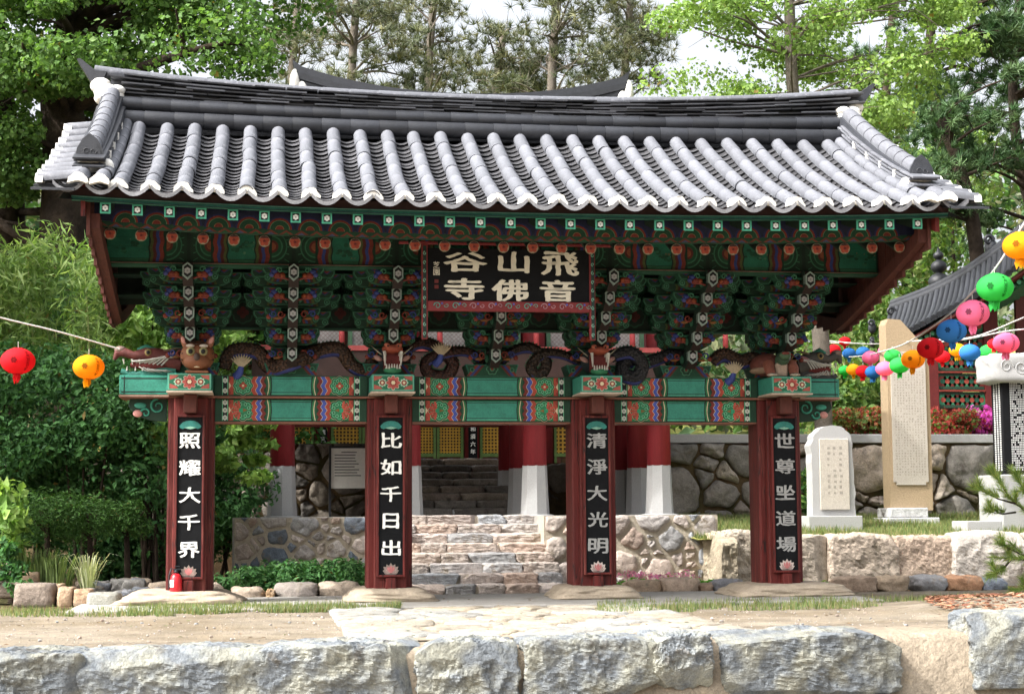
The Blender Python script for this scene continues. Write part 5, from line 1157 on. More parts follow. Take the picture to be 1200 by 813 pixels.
# main hall with yellow lattice doors
hl = thing('main_hall', 'far temple hall with yellow lattice doors and red pillars beyond the steps', 'hall', (1, 18, 1.9)); HY = 18.0; HZ = 1.95
obj('platform', MB().box(-6, 7, 17.2, 22, 1.5, HZ), 'granite', hl); obj('wall', MB().box(-5.5, 6.5, HY+.15, 21, HZ, 5.6, hx('7a5a48')), 'paint', hl)
hp = [at(u, 520, HY)[0] for u in (285, 378, 470, 553, 640, 740)]
for i, x in enumerate(hp): obj('pillar', MB().lathe([(.17, HZ), (.16, 5.4)], (x, HY, 0), 14, hx('7a2226')), 'paint', hl)
for i in range(len(hp)-1):
    a, b = hp[i]+.18, hp[i+1]-.18; n = 2; w = (b-a)/n
    for k in range(n):
        xa_, xb_ = a+k*w+.01, a+(k+1)*w-.01; d = obj('door', MB().box(xa_, xa_+.06, HY+.02, HY+.1, HZ+.02, 4.4, hx('6f8a4a')).box(xb_-.06, xb_, HY+.02, HY+.1, HZ+.02, 4.4, hx('6f8a4a')).box(xa_+.061, xb_-.061, HY+.021, HY+.099, HZ+.38, HZ+.46, hx('6f8a4a')).box(xa_+.061, xb_-.061, HY+.021, HY+.099, HZ+.02, HZ+.1, hx('6f8a4a')).box(xa_+.061, xb_-.061, HY+.021, HY+.099, 4.3, 4.4, hx('6f8a4a')), 'paint', hl)
        mb = MB(); mb.box(xa_+.062, xb_-.062, HY+.07, HY+.08, HZ+.46, 4.3, hx('4a3018'))
        q = 7; cw = (xb_-xa_-.124)/q
        for r in range(int((4.3-HZ-.46)/cw)):
            for c in range(q):
                if r > 14: continue
                cx_, cz_ = xa_+.062+(c+.5)*cw, HZ+.46+(r+.5)*cw; mb.fr([(cx_-cw*.5, cz_-cw*.2), (cx_+cw*.5, cz_-cw*.2), (cx_+cw*.5, cz_+cw*.2), (cx_-cw*.5, cz_+cw*.2)], HY+.06, YEL); mb.fr([(cx_-cw*.2, cz_-cw*.5), (cx_+cw*.2, cz_-cw*.5), (cx_+cw*.2, cz_+cw*.5), (cx_-cw*.2, cz_+cw*.5)], HY+.055, YEL)
        tag(obj('lattice', mb, 'paint', d), kind='stuff')
        mb = MB().box(xa_+.062, xb_-.062, HY+.06, HY+.08, HZ+.1, HZ+.38, hx('7a4a3c')); cx_ = (xa_+xb_)/2
        mb.fr(scallop(cx_, HZ+.24, .12, 6, .2), HY+.058, hx('5a7a9a')); mb.fr(scallop(cx_, HZ+.24, .09, 6, .2), HY+.056, hx('c9c0b0')); mb.fr(disc(cx_-.04, HZ+.25, .03), HY+.054, RED); mb.fr(disc(cx_+.04, HZ+.25, .03), HY+.054, hx('3a5a8a')); obj('lower_panel', mb, 'paint', d)
obj('lintel', MB().box(-5.5, 6.5, HY-.1, HY+.2, 4.41, 4.8, hx('2b6a54')), 'paint', hl)
mb = MB()
V = [(-6.5, 16.2, 5.0), (7.5, 16.2, 5.0), (6.6, 19, 6.4), (-5.6, 19, 6.4), (7.5, 22, 5.0), (-6.5, 22, 5.0)]
mb.add(V, [(0, 1, 2, 3), (3, 2, 4, 5), (0, 3, 5), (1, 4, 2)], (.2, .2, .2)); obj('roof', mb, 'tile_dark', hl)
for xs_, txt in ((hp[3], '和須六年'), (hp[1], '長遠三')):
    t = thing('hall_plaque', 'narrow black plaque with white characters on the hall pillar '+('over the inner steps' if txt[0] == '和' else 'left of the second gate pillar'), 'plaque', (xs_, HY-.2, HZ+.3), 'black plaques on the hall pillars')
    obj('board', MB().box(xs_-.1, xs_+.1, HY-.2, HY-.165, HZ+.3, 3.6), 'black_lacquer', t)
    for k, ch in enumerate(txt): letter('character', ch, xs_, 2.95-.17*k+(-.0 if txt[0] == '和' else .1), .11, .11, HY-.204, t, 'white_paint', .025)

# ================================================================== right-hand hall: swept roof seen end on
rh = thing('side_hall', 'temple hall with swept grey tile roof and painted eaves at the right edge', 'hall', (11, 15, 2.28))
rid = smooth([pt3(1047, 360, 18.5), pt3(1085, 346, 17.5), pt3(1125, 326, 16.6), pt3(1160, 303, 15.8), pt3(1200, 271, 15), pt3(1250, 225, 14.2)], 6)
eav = smooth([pt3(1032, 394, 17.2), pt3(1062, 389, 16.4), pt3(1100, 369, 15.6), pt3(1140, 348, 14.8), pt3(1172, 327, 14.1), pt3(1205, 303, 13.5), pt3(1255, 262, 12.8)], 5)
def res(P, n):
    L = [0]
    for i in range(1, len(P)): L.append(L[-1]+(P[i]-P[i-1]).length)
    out = []
    for k in range(n):
        s_ = L[-1]*k/(n-1); i = max(0, min(len(P)-2, sum(1 for l in L if l <= s_)-1)); t = (s_-L[i])/(L[i+1]-L[i]+1e-9); out.append(P[i].lerp(P[i+1], t))
    return out
NRW = 34; A, B = res(rid, NRW), res(eav, NRW); mb = MB(); q = 6; V = []
for a, b in zip(A, B):
    for j in range(q): t = j/(q-1); p = b.lerp(a, t); V.append(p+Vector((0, 0, -.12*math.sin(PI*t)-.06)))
mb.add(V, [(i*q+j, (i+1)*q+j, (i+1)*q+j+1, i*q+j+1) for i in range(NRW-1) for j in range(q-1)], (.2, .2, .2)); hr = obj('roof', mb, 'tile_dark', rh)
for a, b in zip(A, B):
    o = obj('tile_row', MB().tube([b.lerp(a, j/(q-1))+Vector((0, 0, -.12*math.sin(PI*j/(q-1)))) for j in range(q)], .075, 8, (.4, .4, .4)), 'tile_dark', hr)
mb = MB().tube([p+Vector((0, .05, .1)) for p in A], .1, 8, (.4, .4, .4)); obj('ridge_tile', mb, 'tile_dark', hr); obj('ridge_tile', MB().tube([p+Vector((0, .05, -.02)) for p in A], .14, 8, (.4, .4, .4)), 'tile_dark', hr)
obj('eave_board', MB().tube([p+Vector((.1, .1, -.16)) for p in B], .06, 6, hx('5a2018')), 'paint', hr); obj('eave_board', MB().tube([p+Vector((.3, .3, -.26)) for p in B], .06, 6, hx('2f7a58')), 'paint', hr)
for i in range(2, NRW-1):
    b = B[i]; obj('rafter', MB().tube([b+Vector((.15, .15, -.26)), b+Vector((1.6, 1.3, .15))], .055, 6, hx('2f6a4a'), capcol=hx('62b088')), 'paint', rh)
mb = MB(); V = []
for a, b in zip(A, B): V += [b+Vector((.1, .1, -.12)), b+Vector((1.8, 1.6, .3))]
mb.add(V, [(2*i, 2*i+1, 2*i+3, 2*i+2) for i in range(NRW-1)], hx('4a2018')); obj('soffit', mb, 'paint', rh)
# ornaments on the corner and ridge end
for k, (u, v, Y, s_) in enumerate(((1046, 372, 18.2, .26), (1022, 384, 17.4, .2), (1036, 398, 17.2, .16), (1022, 402, 17.2, .14), (1161, 290, 15.9, .3))):
    p = at(u, v, Y); mb = MB().ell((p[0], p[1], p[2]), (s_*.5, s_*.5, s_*.7), (.3, .3, .3), 10, 8); scroll(p[0]-s_*.3, p[2]+s_*.5, s_*.4, 1.2, 1, p[1]-.1, s_*.16, (.3, .3, .3), mb); obj('ridge_ornament', mb, 'tile_dark', hr)
# wall below the eaves: beams, painted friezes, posts, an opening
WY = 16.2
def wp(u, v): p = at(u, v, WY); return p[0], p[2]
xa_, zt_ = wp(1086, 400); xb_, zb_ = wp(1290, 490)
for k, (u, w) in enumerate(((1090, .14), (1160, .17), (1230, .17))):
    x, _ = wp(u, 450); obj('post', MB().box(x-w, x+w, WY-.15, WY+.15, 2.28, 4.9 if k == 0 else 5.6, hx('6e2422')), 'paint', rh)
x1_, _ = wp(1160, 450); x0_, _ = wp(1090, 450)
for k in range(5):
    za = 3.35+k*.42; mb = MB().box(x0_+.15, x1_-.18, WY-.1, WY+.1, za, za+.36, hx('2a4a38')); n = 9
    for q in range(n):
        x = x0_+.2+(x1_-x0_-.4)*(q+.5)/n; mb.fr(scallop(x, za+.18, .13, 6, .2), WY-.102, hx('7a2a24') if (q+k) % 2 else hx('3c8a64')); mb.fr(disc(x, za+.18, .06), WY-.104, hx('1f5a44') if (q+k) % 2 else hx('a84a3a'))
    mb.box(x0_+.15, x1_-.18, WY-.16, WY-.11, za+.365, za+.405, hx('8e3a2e')); obj('frieze', mb, 'paint', rh)
xg, _ = wp(1176, 450); obj('door', MB().box(x1_+.18, xg+.35, WY, WY+.08, 2.3, 4.6, hx('5a7a5a')), 'paint', rh); obj('wall', MB().box(xg+.36, wp(1230, 450)[0]-.18, WY, WY+.1, 2.3, 6, hx('6a3028')), 'paint', rh)
mb = MB(); a, b = at(1167, 488, WY-.06), at(1180, 450, WY-.06); t = thing('poster', 'blue poster on the green door of the side hall', 'poster', (a[0], WY-.05, a[2])); obj('sheet', MB().box(a[0], b[0], WY-.04, WY-.012, a[2], b[2], hx('4a8ac8')).fr([(a[0]+.02, a[2]+.02), (b[0]-.02, a[2]+.02), (b[0]-.02, a[2]+.12), (a[0]+.02, a[2]+.12)], WY-.042, hx('dfe6ea')), 'paint', t)
# finial of a farther roof
p = at(1101, 338, 18.0); t = thing('roof_finial', 'grey gourd-shaped finial of three stacked balls beyond the side hall roof', 'finial', (p[0], 18.0, 2.3)); s_ = .0193
prof = []
for cz_, r in ((8, 13.5), (27, 10), (41, 6.5)):
    for a in np.linspace(-1.2, 1.2, 9): prof.append((r*math.cos(a)*s_, (cz_+r*.85*math.sin(a))*s_))
prof.append((.01, 52*s_)); obj('balls', MB().lathe(prof, (p[0], p[1], p[2]), 16), 'tile_dark', t)
obj('base', MB().lathe([(.4, -.4), (.45, -.25), (.22, -.12), (.2, .02)], (p[0], p[1], p[2]), 8), 'tile_dark', t); obj('roof_cone', MB().lathe([(1.6, -1.6), (.9, -.95), (.4, -.38)], (p[0], p[1], p[2]), 8), 'tile_dark', t); obj('support', MB().lathe([(.5, -p[2]+2.2), (.5, -1.9)], (p[0], p[1], p[2]), 8), 'wood_red', t)

# ================================================================== standing stones
def slab_px(u0, u1, v0, v1, Y, th, mtl, parent, name, top='round', seed=1):
    a, b = at(u0, v1, Y), at(u1, v0, Y); x0, x1, z0, z1 = a[0], b[0], a[2], b[2]; w = x1-x0; pts = []; r = random.Random(seed)
    if top == 'round': prof = [(0, 0), (1, 0), (1.0, .25), (.97, .5), (.95, .8), (.9, .91), (.72, .985), (.5, 1), (.25, .975), (.08, .9), (-.02, .78), (.01, .4)]
    else: prof = [(0, 0), (1, 0), (1, .835), (.35, .995), (.06, 1.0), (0, .97)]
    P = []
    for i in range(len(prof)):
        p, q = prof[i], prof[(i+1) % len(prof)]; n = 4 if top == 'round' else 2
        for k in range(n): t = k/n; j = .018 if top == 'round' else .008; P.append((x0+(p[0]+(q[0]-p[0])*t+r.uniform(-j, j))*w, z0+(p[1]+(q[1]-p[1])*t)*(z1-z0)+r.uniform(-j, j)*.3*w))
    return obj(name, MB().prism(P, 'y', Y, Y+th, (.6, .6, .6)), mtl, parent), (x0, x1, z0, z1)
t = thing('small_stele', 'short white rough-edged memorial stone with rounded top on a pale base', 'stele', (at(976, 610, 6.2)[0], 6.3, .8))
_, (x0, x1, z0, z1) = slab_px(953, 1000, 498, 606, 6.2, .3, 'granite', t, 'stone', 'round', 4); sm_ = (x0, x1, z0, z1); obj('inscribed_face', MB().box(x0+.12, x1-.1, 6.165, 6.195, z0+.12, z1-.22, b=.008), 'granite_light', t)
a, b = at(948, 618, 6.0), at(1011, 604, 6.0); obj('base', MB().box(a[0], b[0], 6.0, 6.75, a[2]-.1, b[2], b=.01), 'granite', t)
t = thing('tall_stele', 'tall tan stone stele with slanted pointed top and pale inscribed panel', 'stele', (at(1066, 600, 7.5)[0], 7.6, .8))
_, (x0, x1, z0, z1) = slab_px(1044, 1087, 374, 598, 7.5, .34, 'granite_tan', t, 'stone', 'slant', 6)
pa, pb = at(1048, 568, 7.46), at(1084, 412, 7.46); pa_, pb_ = pa, pb
obj('inscribed_face', MB().prism([(pa[0]+.05, pa[2]), (pb[0]-.05, pa[2]), (pb[0]-.05, pa[2]+.05), (pb[0], pa[2]+.05), (pb[0], pb[2]), (pa[0], pb[2]), (pa[0], pa[2]+.05), (pa[0]+.05, pa[2]+.05)], 'y', 7.47, 7.498), 'granite_light', t)
a, b = at(1041, 612, 7.35), at(1100, 596, 7.35); obj('base', MB().box(a[0], b[0], 7.3, 8.1, a[2]-.25, a[2]+.08, b=.015).box(a[0]+.05, b[0]-.18, 7.36, 8.0, a[2]+.082, b[2]+.02, b=.015), 'stone_dark', t)
t = thing('inscribed_stele', 'dark stele covered in white lettering under a carved white capstone at right edge', 'stele', (at(1195, 590, 6)[0], 6.2, .8))
a, b = at(1177, 556, 6.0), at(1236, 438, 6.0); obj('slab', MB().box(a[0], b[0], 6.0, 6.4, a[2], b[2]+.02, b=.012), 'black_lacquer', t)
mb = MB(); zz = b[2]-.1
while zz > a[2]+.05:
    xx = a[0]+.14
    while xx < b[0]-.03: mb.box(xx, xx+.018, 5.994, 5.9985, zz, zz+.026, hx('c9cac8')) if random.random() < .85 else None; xx += .028
    zz -= .037
tag(obj('lettering', mb, 'paint', t), kind='stuff'); mb = MB(); zz = b[2]-.1
while zz > a[2]+.05:
    for q in range(3): mb.box(a[0]-.006, a[0]-.0015, 6.06+q*.1, 6.11+q*.1, zz, zz+.026, hx('c9cac8'))
    zz -= .037
tag(obj('lettering', mb, 'paint', t), kind='stuff')
c, d = at(1161, 448, 5.9), at(1250, 414, 5.9); vv, ff = rockbox(d[0]-c[0], .75, d[2]-c[2], 10, .03, 9, 10, .8); obj('capstone', MB().add([(p[0]+(c[0]+d[0])/2, p[1]+6.2, p[2]+(c[2]+d[2])/2) for p in vv], ff, (.7, .7, .7), True), 'granite', t)
mb = MB(); scroll(c[0]+.25, (c[2]+d[2])/2+.02, .12, 1.5, 1, 5.83, .012, (.7, .7, .7), mb); scroll(c[0]+.5, (c[2]+d[2])/2, .12, 1.5, -1, 5.83, .012, (.7, .7, .7), mb); obj('scroll_relief', mb, 'granite', t)
obj('base', MB().box(a[0]-.15, b[0]+.2, 5.8, 6.7, .6, a[2], b=.02), 'granite', t)
a, b = at(1124, 614, 5.6), at(1165, 610, 5.6); tag(obj('stone_slab', MB().box(a[0], b[0], 5.3, 5.9, .7, b[2], b=.01), 'granite'), 'low pale stone slab lying in the grass right of the tall stele', 'slab')
# ================================================================== lanterns on strings
LC = {'red': hx('d8202c'), 'orange': hx('f2a414'), 'green': hx('3fc05a'), 'pink': hx('f283b4'), 'blue': hx('3f86d6'), 'yellow': hx('f2b422')}
lan = {}
def lantern_meshes(c):
    col = LC[c]; mb = MB(); n = 36; V = []; prof = []
    for j in range(13):
        th = PI*(.1+.8*j/12); prof.append((math.sin(th), math.cos(th)*.78))
    for r, z in prof:
        for k in range(n): q = 1-.035*(k % 2); V.append((r*q*math.cos(2*PI*k/n), r*q*math.sin(2*PI*k/n), z))
    mb.add(V, [(j*n+k, (j+1)*n+k, (j+1)*n+(k+1) % n, j*n+(k+1) % n) for j in range(12) for k in range(n)], col, True); a = mb.mesh('shade')
    mb = MB().lathe([(.31, .72), (.3, .77)], n=14, col=tuple(x*.8 for x in col)).lathe([(.31, -.77), (.3, -.72)], n=14, col=tuple(x*.8 for x in col)); b = mb.mesh('rim')
    mb = MB().add([(-.2, -.05, -.74), (.2, .05, -.74), (.24, .0, -1.0), (.1, .06, -1.3), (-.02, 0, -1.15), (-.14, .02, -1.36), (-.26, 0, -1.0)], [(0, 1, 2, 3, 4, 5, 6)], tuple(x*.9 for x in col)); d = mb.mesh('tassel')
    return a, b, d
for c in LC: lan[c] = lantern_meshes(c)
def lantern(c, u, v, w, Y, label, text=False):
    p = at(u, v, Y); d = ray(u, v); dep = (Y-CAM[1])/d[1]; r = w*dep/FPX/2
    t = thing('paper_lantern', label, 'lantern', p, 'paper lanterns on strings'); t.scale = (r, r, r); a, b, e_ = lan[c]; rz_ = random.uniform(0, 3)
    s_ = obj('shade', a, 'lantern', t, loc=(0, 0, 0), rot=(0, 0, rz_)); obj('rim', b, 'lantern', s_, loc=(0, 0, 0)); f_ = -math.atan2(d[0], d[1])
    for k, a_ in enumerate((-.6, .5, 1.4)): obj('tassel', e_, 'lantern', t, loc=(.1*(k-1), -.1, -.0), rot=(random.uniform(-.12, .12), random.uniform(-.1, .1), a_))
    obj('cord', MB().tube([(0, 0, .75), (0, 0, 1.15)], .02, 5), 'wire', t, loc=(0, 0, 0))
    if text:
        cl = tuple(x*.28 for x in LC[c]); ph0 = .55
        def place(q):
            ph = q[0]/1.0+f_; z = q[2]; rr = math.sqrt(max(.05, 1-(z/.78)**2))*1.012-q[1]*0; return (rr*math.sin(ph), -rr*math.cos(ph), z)
        for k, ch in enumerate('부처님오신날'): letter('printed_character', ch, .6, .46-.19*k, .22, .17, 0, t, 'lantern', .02, place, cl).location = (0, 0, 0)
        mb = MB(); pts = scallop(-.25, .0, .2, 6, .35, 0, 30); mb.add([place((q[0], 0, q[1])) for q in pts], [tuple(range(30))], cl); o_ = obj('printed_emblem', mb, 'lantern', t, loc=(0, 0, 0))
    return t
LT = [('red', 21, 423, 40, -.7, 'red paper lantern at the left edge of the picture', 1), ('orange', 104, 430, 37, -.5, 'orange paper lantern hanging left of the gate', 1),
      ('orange', 1196, 288, 42, -3.2, 'orange paper lantern cut by the right edge, highest of the string', 1), ('green', 1166, 337, 43, -3.0, 'large green paper lantern just below the highest orange one', 1), ('pink', 1140, 367, 39, -2.4, 'large pink paper lantern between the green and blue ones', 1), ('blue', 1115, 388, 35, -1.2, 'large blue paper lantern below left of the large pink one', 1),
      ('red', 1090.5, 408, 32, .2, 'large red paper lantern before the tall stele right edge', 1), ('orange', 1070, 421, 28, 2.0, 'orange paper lantern hanging before the tall stele', 1), ('green', 1054, 428, 24, 4.6, 'green paper lantern low on the left edge of the tall stele', 0), ('green', 1046, 417, 20, 6.6, 'green paper lantern tucked behind another green one by the tall stele', 0), ('pink', 1037, 432, 22, 6.2, 'pink paper lantern low on the string left of the tall stele', 0), ('blue', 1023, 436, 19, 8.6, 'blue paper lantern low on the string between pink and red', 0),
      ('red', 1011.5, 435, 18, 10, 'red paper lantern low on the string between blue and yellow', 0), ('yellow', 1000, 433, 17, 11.5, 'yellow paper lantern low on the string second from its far end', 0), ('green', 990, 434, 15, 13, 'green paper lantern at the far lower end of the string', 0), ('red', 966, 411, 13, 13, 'red paper lantern nearest the gate, partly behind the dragon head', 0), ('red', 977, 410, 17, 11.5, 'red paper lantern second from the gate', 0), ('red', 990, 400, 14, 12.5, 'small red paper lantern topmost of the cluster by the gate', 0),
      ('blue', 995, 414, 16, 12, 'blue paper lantern in the cluster, nearer the gate', 0), ('blue', 1011.5, 413, 17, 11, 'blue paper lantern in the cluster, farther from the gate', 0), ('pink', 1020, 419, 20, 9, 'pink paper lantern at the left of the tall stele, lower of two', 0), ('pink', 1038.5, 412, 20, 8.2, 'pink paper lantern beside the top green one by the stele', 0), ('red', 1104, 418, 19, 6.4, 'red paper lantern behind the large red one', 0), ('yellow', 1122, 410, 20, 7, 'yellow paper lantern before the side hall frieze', 0),
      ('blue', 1136.5, 413, 25, 4.8, 'blue paper lantern right of the yellow one before the side hall', 0), ('green', 1158, 412, 21, 6.6, 'green paper lantern before the side hall post', 0), ('pink', 1179, 402, 31, 1.2, 'pink paper lantern before the carved capstone', 1), ('red', 1165, 403, 16, 6, 'red paper lantern half hidden behind the pink one by the capstone', 0)]
for c, u, v, w, Y, lab, tx in LT: lantern(c, u, v, w, Y, lab, tx)
def wire(label, pts, r=.012, m='wire'):
    P = smooth([pt3(*p) for p in pts], 5); tag(obj('lantern_wire', MB().tube(P, r, 6), m), label, 'wire', 'lantern wires')
wire('thin grey wire holding the two lanterns left of the gate', [(-60, 355, -.9), (0, 372, -.75), (70, 389, -.6), (140, 409, -.4)], .01)
wire('pale wire rising steeply to the upper right lanterns', [(960, 398, 14), (985, 416, 13), (1010, 417, 10), (1040, 410, 6.6), (1070, 398, 2), (1115, 366, -1.2), (1140, 342, -2.4), (1166, 315, -3), (1196, 268, -3.2), (1215, 240, -3.3)], .011)
wire('pale wire running nearly level to the right edge', [(960, 398, 14), (1020, 403, 9), (1080, 399, 7), (1140, 395, 5), (1200, 372, 1), (1230, 362, -.5)], .011)
wire('lower pale wire running level behind the stele top', [(960, 401, 14), (1040, 403, 10), (1120, 399, 7), (1180, 388, 2), (1230, 384, 0)], .011)

def engraved(parent, x0, x1, z0, z1, y, col, sx, sz):
    mb = MB(); xx = x0+sx
    while xx < x1-sx:
        zz = z1-sz
        while zz > z0+sz:
            if random.random() < .85: mb.box(xx+U_(0, sx*.15), xx+sx*U_(.35, .6), y-.002, y-.0006, zz, zz+sz*U_(.35, .65), col)
            zz -= sz
        xx += sx
    tag(obj('engraved_lettering', mb, 'paint', parent), kind='stuff')
U_ = random.uniform
for o in list(COL.objects):
    if o.name == 'tall_stele': engraved(o, pa_[0], pb_[0], pa_[2]+.08, pb_[2], 7.47, hx('a59e93'), .05, .045)
    if o.name == 'small_stele': engraved(o, sm_[0]+.14, sm_[1]-.12, sm_[2]+.2, sm_[3]-.3, 6.165, hx('a09a90'), .1, .09)
# ================================================================== plants
def rdir(n):
    d = rng.normal(size=(n, 3)); return d/np.linalg.norm(d, axis=1, keepdims=True)
def cloud(clumps, size, cols, asp=.55, up=.35, shell=.5, jit=.45):
    """leaf quads spread through ellipsoid clumps (x,y,z,rx,ry,rz,n)"""
    C, N = [], []
    for (x, y, z, a, b, c, n) in clumps:
        n = int(n); d = rdir(n); r = rng.uniform(0, 1, (n, 1))**(1/3); r = shell*(.55+.45*r)+(1-shell)*r; wob = 1+.25*np.sin(d[:, :1]*5+x*3)*np.cos(d[:, 1:2]*4+y*2)
        C.append(np.array([x, y, z])+d*r*wob*np.array([a, b, c])); N.append(d)
    C = np.concatenate(C); N = np.concatenate(N); n = len(C)
    N = N*.6+rdir(n)*.8+np.array([0, 0, up]); N /= np.linalg.norm(N, axis=1, keepdims=True)
    T = np.cross(N, rdir(n)); T /= np.linalg.norm(T, axis=1, keepdims=True)+1e-9; B = np.cross(N, T); s_ = size*rng.uniform(1-jit*1.5, 1+jit*1.5, (n, 1))
    V = np.stack([C-T*s_*.5, C+B*s_*asp*.5+N*s_*.08, C+T*s_*.5, C-B*s_*asp*.5+N*s_*.08], 1).reshape(-1, 3)
    F = np.arange(n*4).reshape(-1, 4); col = np.array(cols)[rng.integers(0, len(cols), n)]*rng.uniform(.7, 1.32, (n, 1)); dry = rng.uniform(0, 1, n) < .008; col[dry] = np.array(hx('8a7a44'))*rng.uniform(.6, 1.2, (dry.sum(), 1))
    return V, F, col
def needles(clumps, L, w, cols, per=26, up=.25):
    """tufts: needle triangles fanning out of points; clumps (x,y,z,rx,ry,rz,ntufts)"""
    C = []
    for (x, y, z, a, b, c, n) in clumps: C.append(np.array([x, y, z])+rdir(int(n))*(rng.uniform(0, 1, (int(n), 1))**.5)*np.array([a, b, c]))
    C = np.concatenate(C); m = len(C); ax = rdir(m)*.7+np.array([0, 0, up*2]); C = np.repeat(C, per, 0); ax = np.repeat(ax, per, 0); n = len(C)
    d = ax+rdir(n)*.9; d /= np.linalg.norm(d, axis=1, keepdims=True); s_ = np.cross(d, rdir(n)); s_ /= np.linalg.norm(s_, axis=1, keepdims=True)+1e-9
    l = L*rng.uniform(.7, 1.25, (n, 1)); V = np.stack([C-s_*w/2, C+s_*w/2, C+d*l], 1).reshape(-1, 3)
    tc = np.array(cols)[rng.integers(0, len(cols), m)]*rng.uniform(.75, 1.25, (m, 1)); col = np.repeat(tc, per, 0)*rng.uniform(.85, 1.15, (n, 1))
    return V, np.arange(n*3).reshape(-1, 3), col
def add_branches(mb, base, trunk, tr, ends, r0, sub):
    """limbs from the trunk path to the given ends, thin twigs on to the clumps"""
    T = smooth(trunk, 5); mb.tube(T, list(np.linspace(tr, tr*.45, len(T))), 10)
    for e_ in ends:
        e_ = Vector(e_); k = min(range(len(T)//4, len(T)), key=lambda i: (T[i]-e_).length+max(0, T[i].z-e_.z+.3)*2.0); s_ = T[k]; mid = s_.lerp(e_, .5)+Vector((random.uniform(-.2, .2), random.uniform(-.2, .2), .12*(e_-s_).length*random.uniform(-.3, 1)))
        P = smooth([s_, mid, e_], 4); rr = min(r0, tr*.5)*random.uniform(.5, .95); mb.tube(P, list(np.linspace(rr, rr*.2, len(P))), 6)
        for _ in range(sub):
            q = P[random.randint(len(P)//2, len(P)-1)]; d = Vector((random.gauss(0, 1), random.gauss(0, 1), random.gauss(.2, .6))).normalized()*random.uniform(.4, 1.1); mb.tube([q, q+d*.5+Vector((0, 0, .05)), q+d], [rr*.3, rr*.2, rr*.08], 4)
def broad_tree(name, label, base, trunk, tr, ends, crown, size, cols, m='leaf', bark='bark', r0=.14, sub=2, cat='tree', group=None, asp=.7, up=.35, shell=.4):
    t = thing(name, label, cat, base, group); mb = MB(); add_branches(mb, base, trunk, tr, ends, r0, sub); obj('trunk', mb, bark, t)
    V, F, C = cloud(crown, size, cols, asp, up, shell); o = obj('crown', npmesh('crown', V, F, C, m), m, t); return t
def pine(name, label, base, trunk, tr, ends, crown, L, w, cols, bark='bark', per=24, group=None, sub=3, r0=.1):
    t = thing(name, label, 'tree', base, group); mb = MB(); add_branches(mb, base, trunk, tr, ends, r0, sub); obj('trunk', mb, bark, t)
    V, F, C = needles(crown, L, w, cols, per); obj('crown', npmesh('crown', V, F, C, 'needle'), 'needle', t); return t
U = random.uniform
GK = [hx(h) for h in ('587a3c', '4c6c34', '648644', '415c2c', '5a7a42', '6e8a4c')]
GKL = [hx(h) for h in ('7c9850', '728e48', '8aa45c', '66823f', '92ac68', '5f7a3c')]
# big ginkgo on the left
b0 = at(72, 330, 11.5); ends, crown = [], []
def scatter(n, u0, u1, v0, v1, Y0, Y1, r, nl, flat=.6, keep=None):
    out = []
    while len(out) < n:
        u, v, Y = U(u0, u1), U(v0, v1), U(Y0, Y1)
        if keep and not keep(u, v): continue
        p = at(u, v, Y); q = r*U(.65, 1.3); out.append((p[0], p[1], p[2], q, q, q*flat, nl*U(.7, 1.2)))
    return out
cr = scatter(62, -110, 375, -170, 88, 9, 15, 1.0, 1150, .55, lambda u, v: v < 95-(max(0, u-250)/130)*60) + scatter(22, -90, 40, 60, 300, 10, 14, .8, 800, .6) + scatter(14, 100, 190, 60, 250, 12.5, 15, .7, 700, .6)+scatter(10, 20, 130, 0, 120, 9, 10.5, .55, 480, .4)
broad_tree('ginkgo_tree', 'huge dark-trunked tree with green fan leaves behind the left roof end', (b0[0], 11.5, 1.5), [(b0[0], 11.5, .4), (b0[0]-.05, 11.5, 3), tuple(at(78, 200, 11.5)), tuple(at(72, 100, 11.6)), tuple(at(95, -10, 11.8)), tuple(at(110, -160, 12))], .56, [c[:3] for c in cr[::3]], cr, .088, GK, r0=.2, asp=.85)
b1 = at(5, 330, 12.5)
cr = scatter(26, -200, 30, -120, 200, 11, 15, .95, 800, .6)
broad_tree('ginkgo_tree', 'second dark trunk at the far left edge with green leaves', (b1[0], 12.5, 1.5), [(b1[0]+.1, 12.5, .4), tuple(at(8, 290, 12.5)), tuple(at(2, 150, 12.6)), tuple(at(-10, 20, 12.8)), tuple(at(-20, -120, 13))], .42, [c[:3] for c in cr[::3]], cr, .09, GK, r0=.15, asp=.85)
cr = [(U(-12.6, -8.9), U(-.2, 5.2), U(5.6, 9.2), U(.8, 1.2), U(.8, 1.2), U(.5, .8), 620) for _ in range(44)]  # crown out of view, added to cast shade on the left shrubs
broad_tree('ginkgo_tree', 'unseen leafy tree added beyond the left edge to shade the left shrubs', (-11.2, 2.5, 0), [(-11.2, 2.5, -.1), (-11.1, 2.5, 3), (-10.9, 2.6, 6), (-10.8, 2.6, 8.5)], .35, [c[:3] for c in cr[::3]], cr, .11, GK, r0=.12, asp=.85)
# light ginkgo on the right
b2 = at(966, 600, 8.6)
cr = scatter(150, 770, 1125, -130, 185, 7, 12.5, .55, 330, .5, lambda u, v: not (u < 830 and 30 < v < 90) and (u-945)**2/195**2+(v-10)**2/190**2 < 1.0)
broad_tree('ginkgo_tree', 'airy tree with fresh yellow-green leaves above the right half of the roof', (b2[0], 8.6, .9), [(b2[0], 8.6, .6), tuple(at(962, 400, 8.7)), tuple(at(945, 240, 8.9)), tuple(at(930, 120, 9.2)), tuple(at(925, -20, 9.5)), tuple(at(930, -140, 9.8))], .17, [c[:3] for c in cr[::2]], cr, .072, GKL, bark='bark_grey', r0=.04, sub=4, asp=.85, shell=.2)
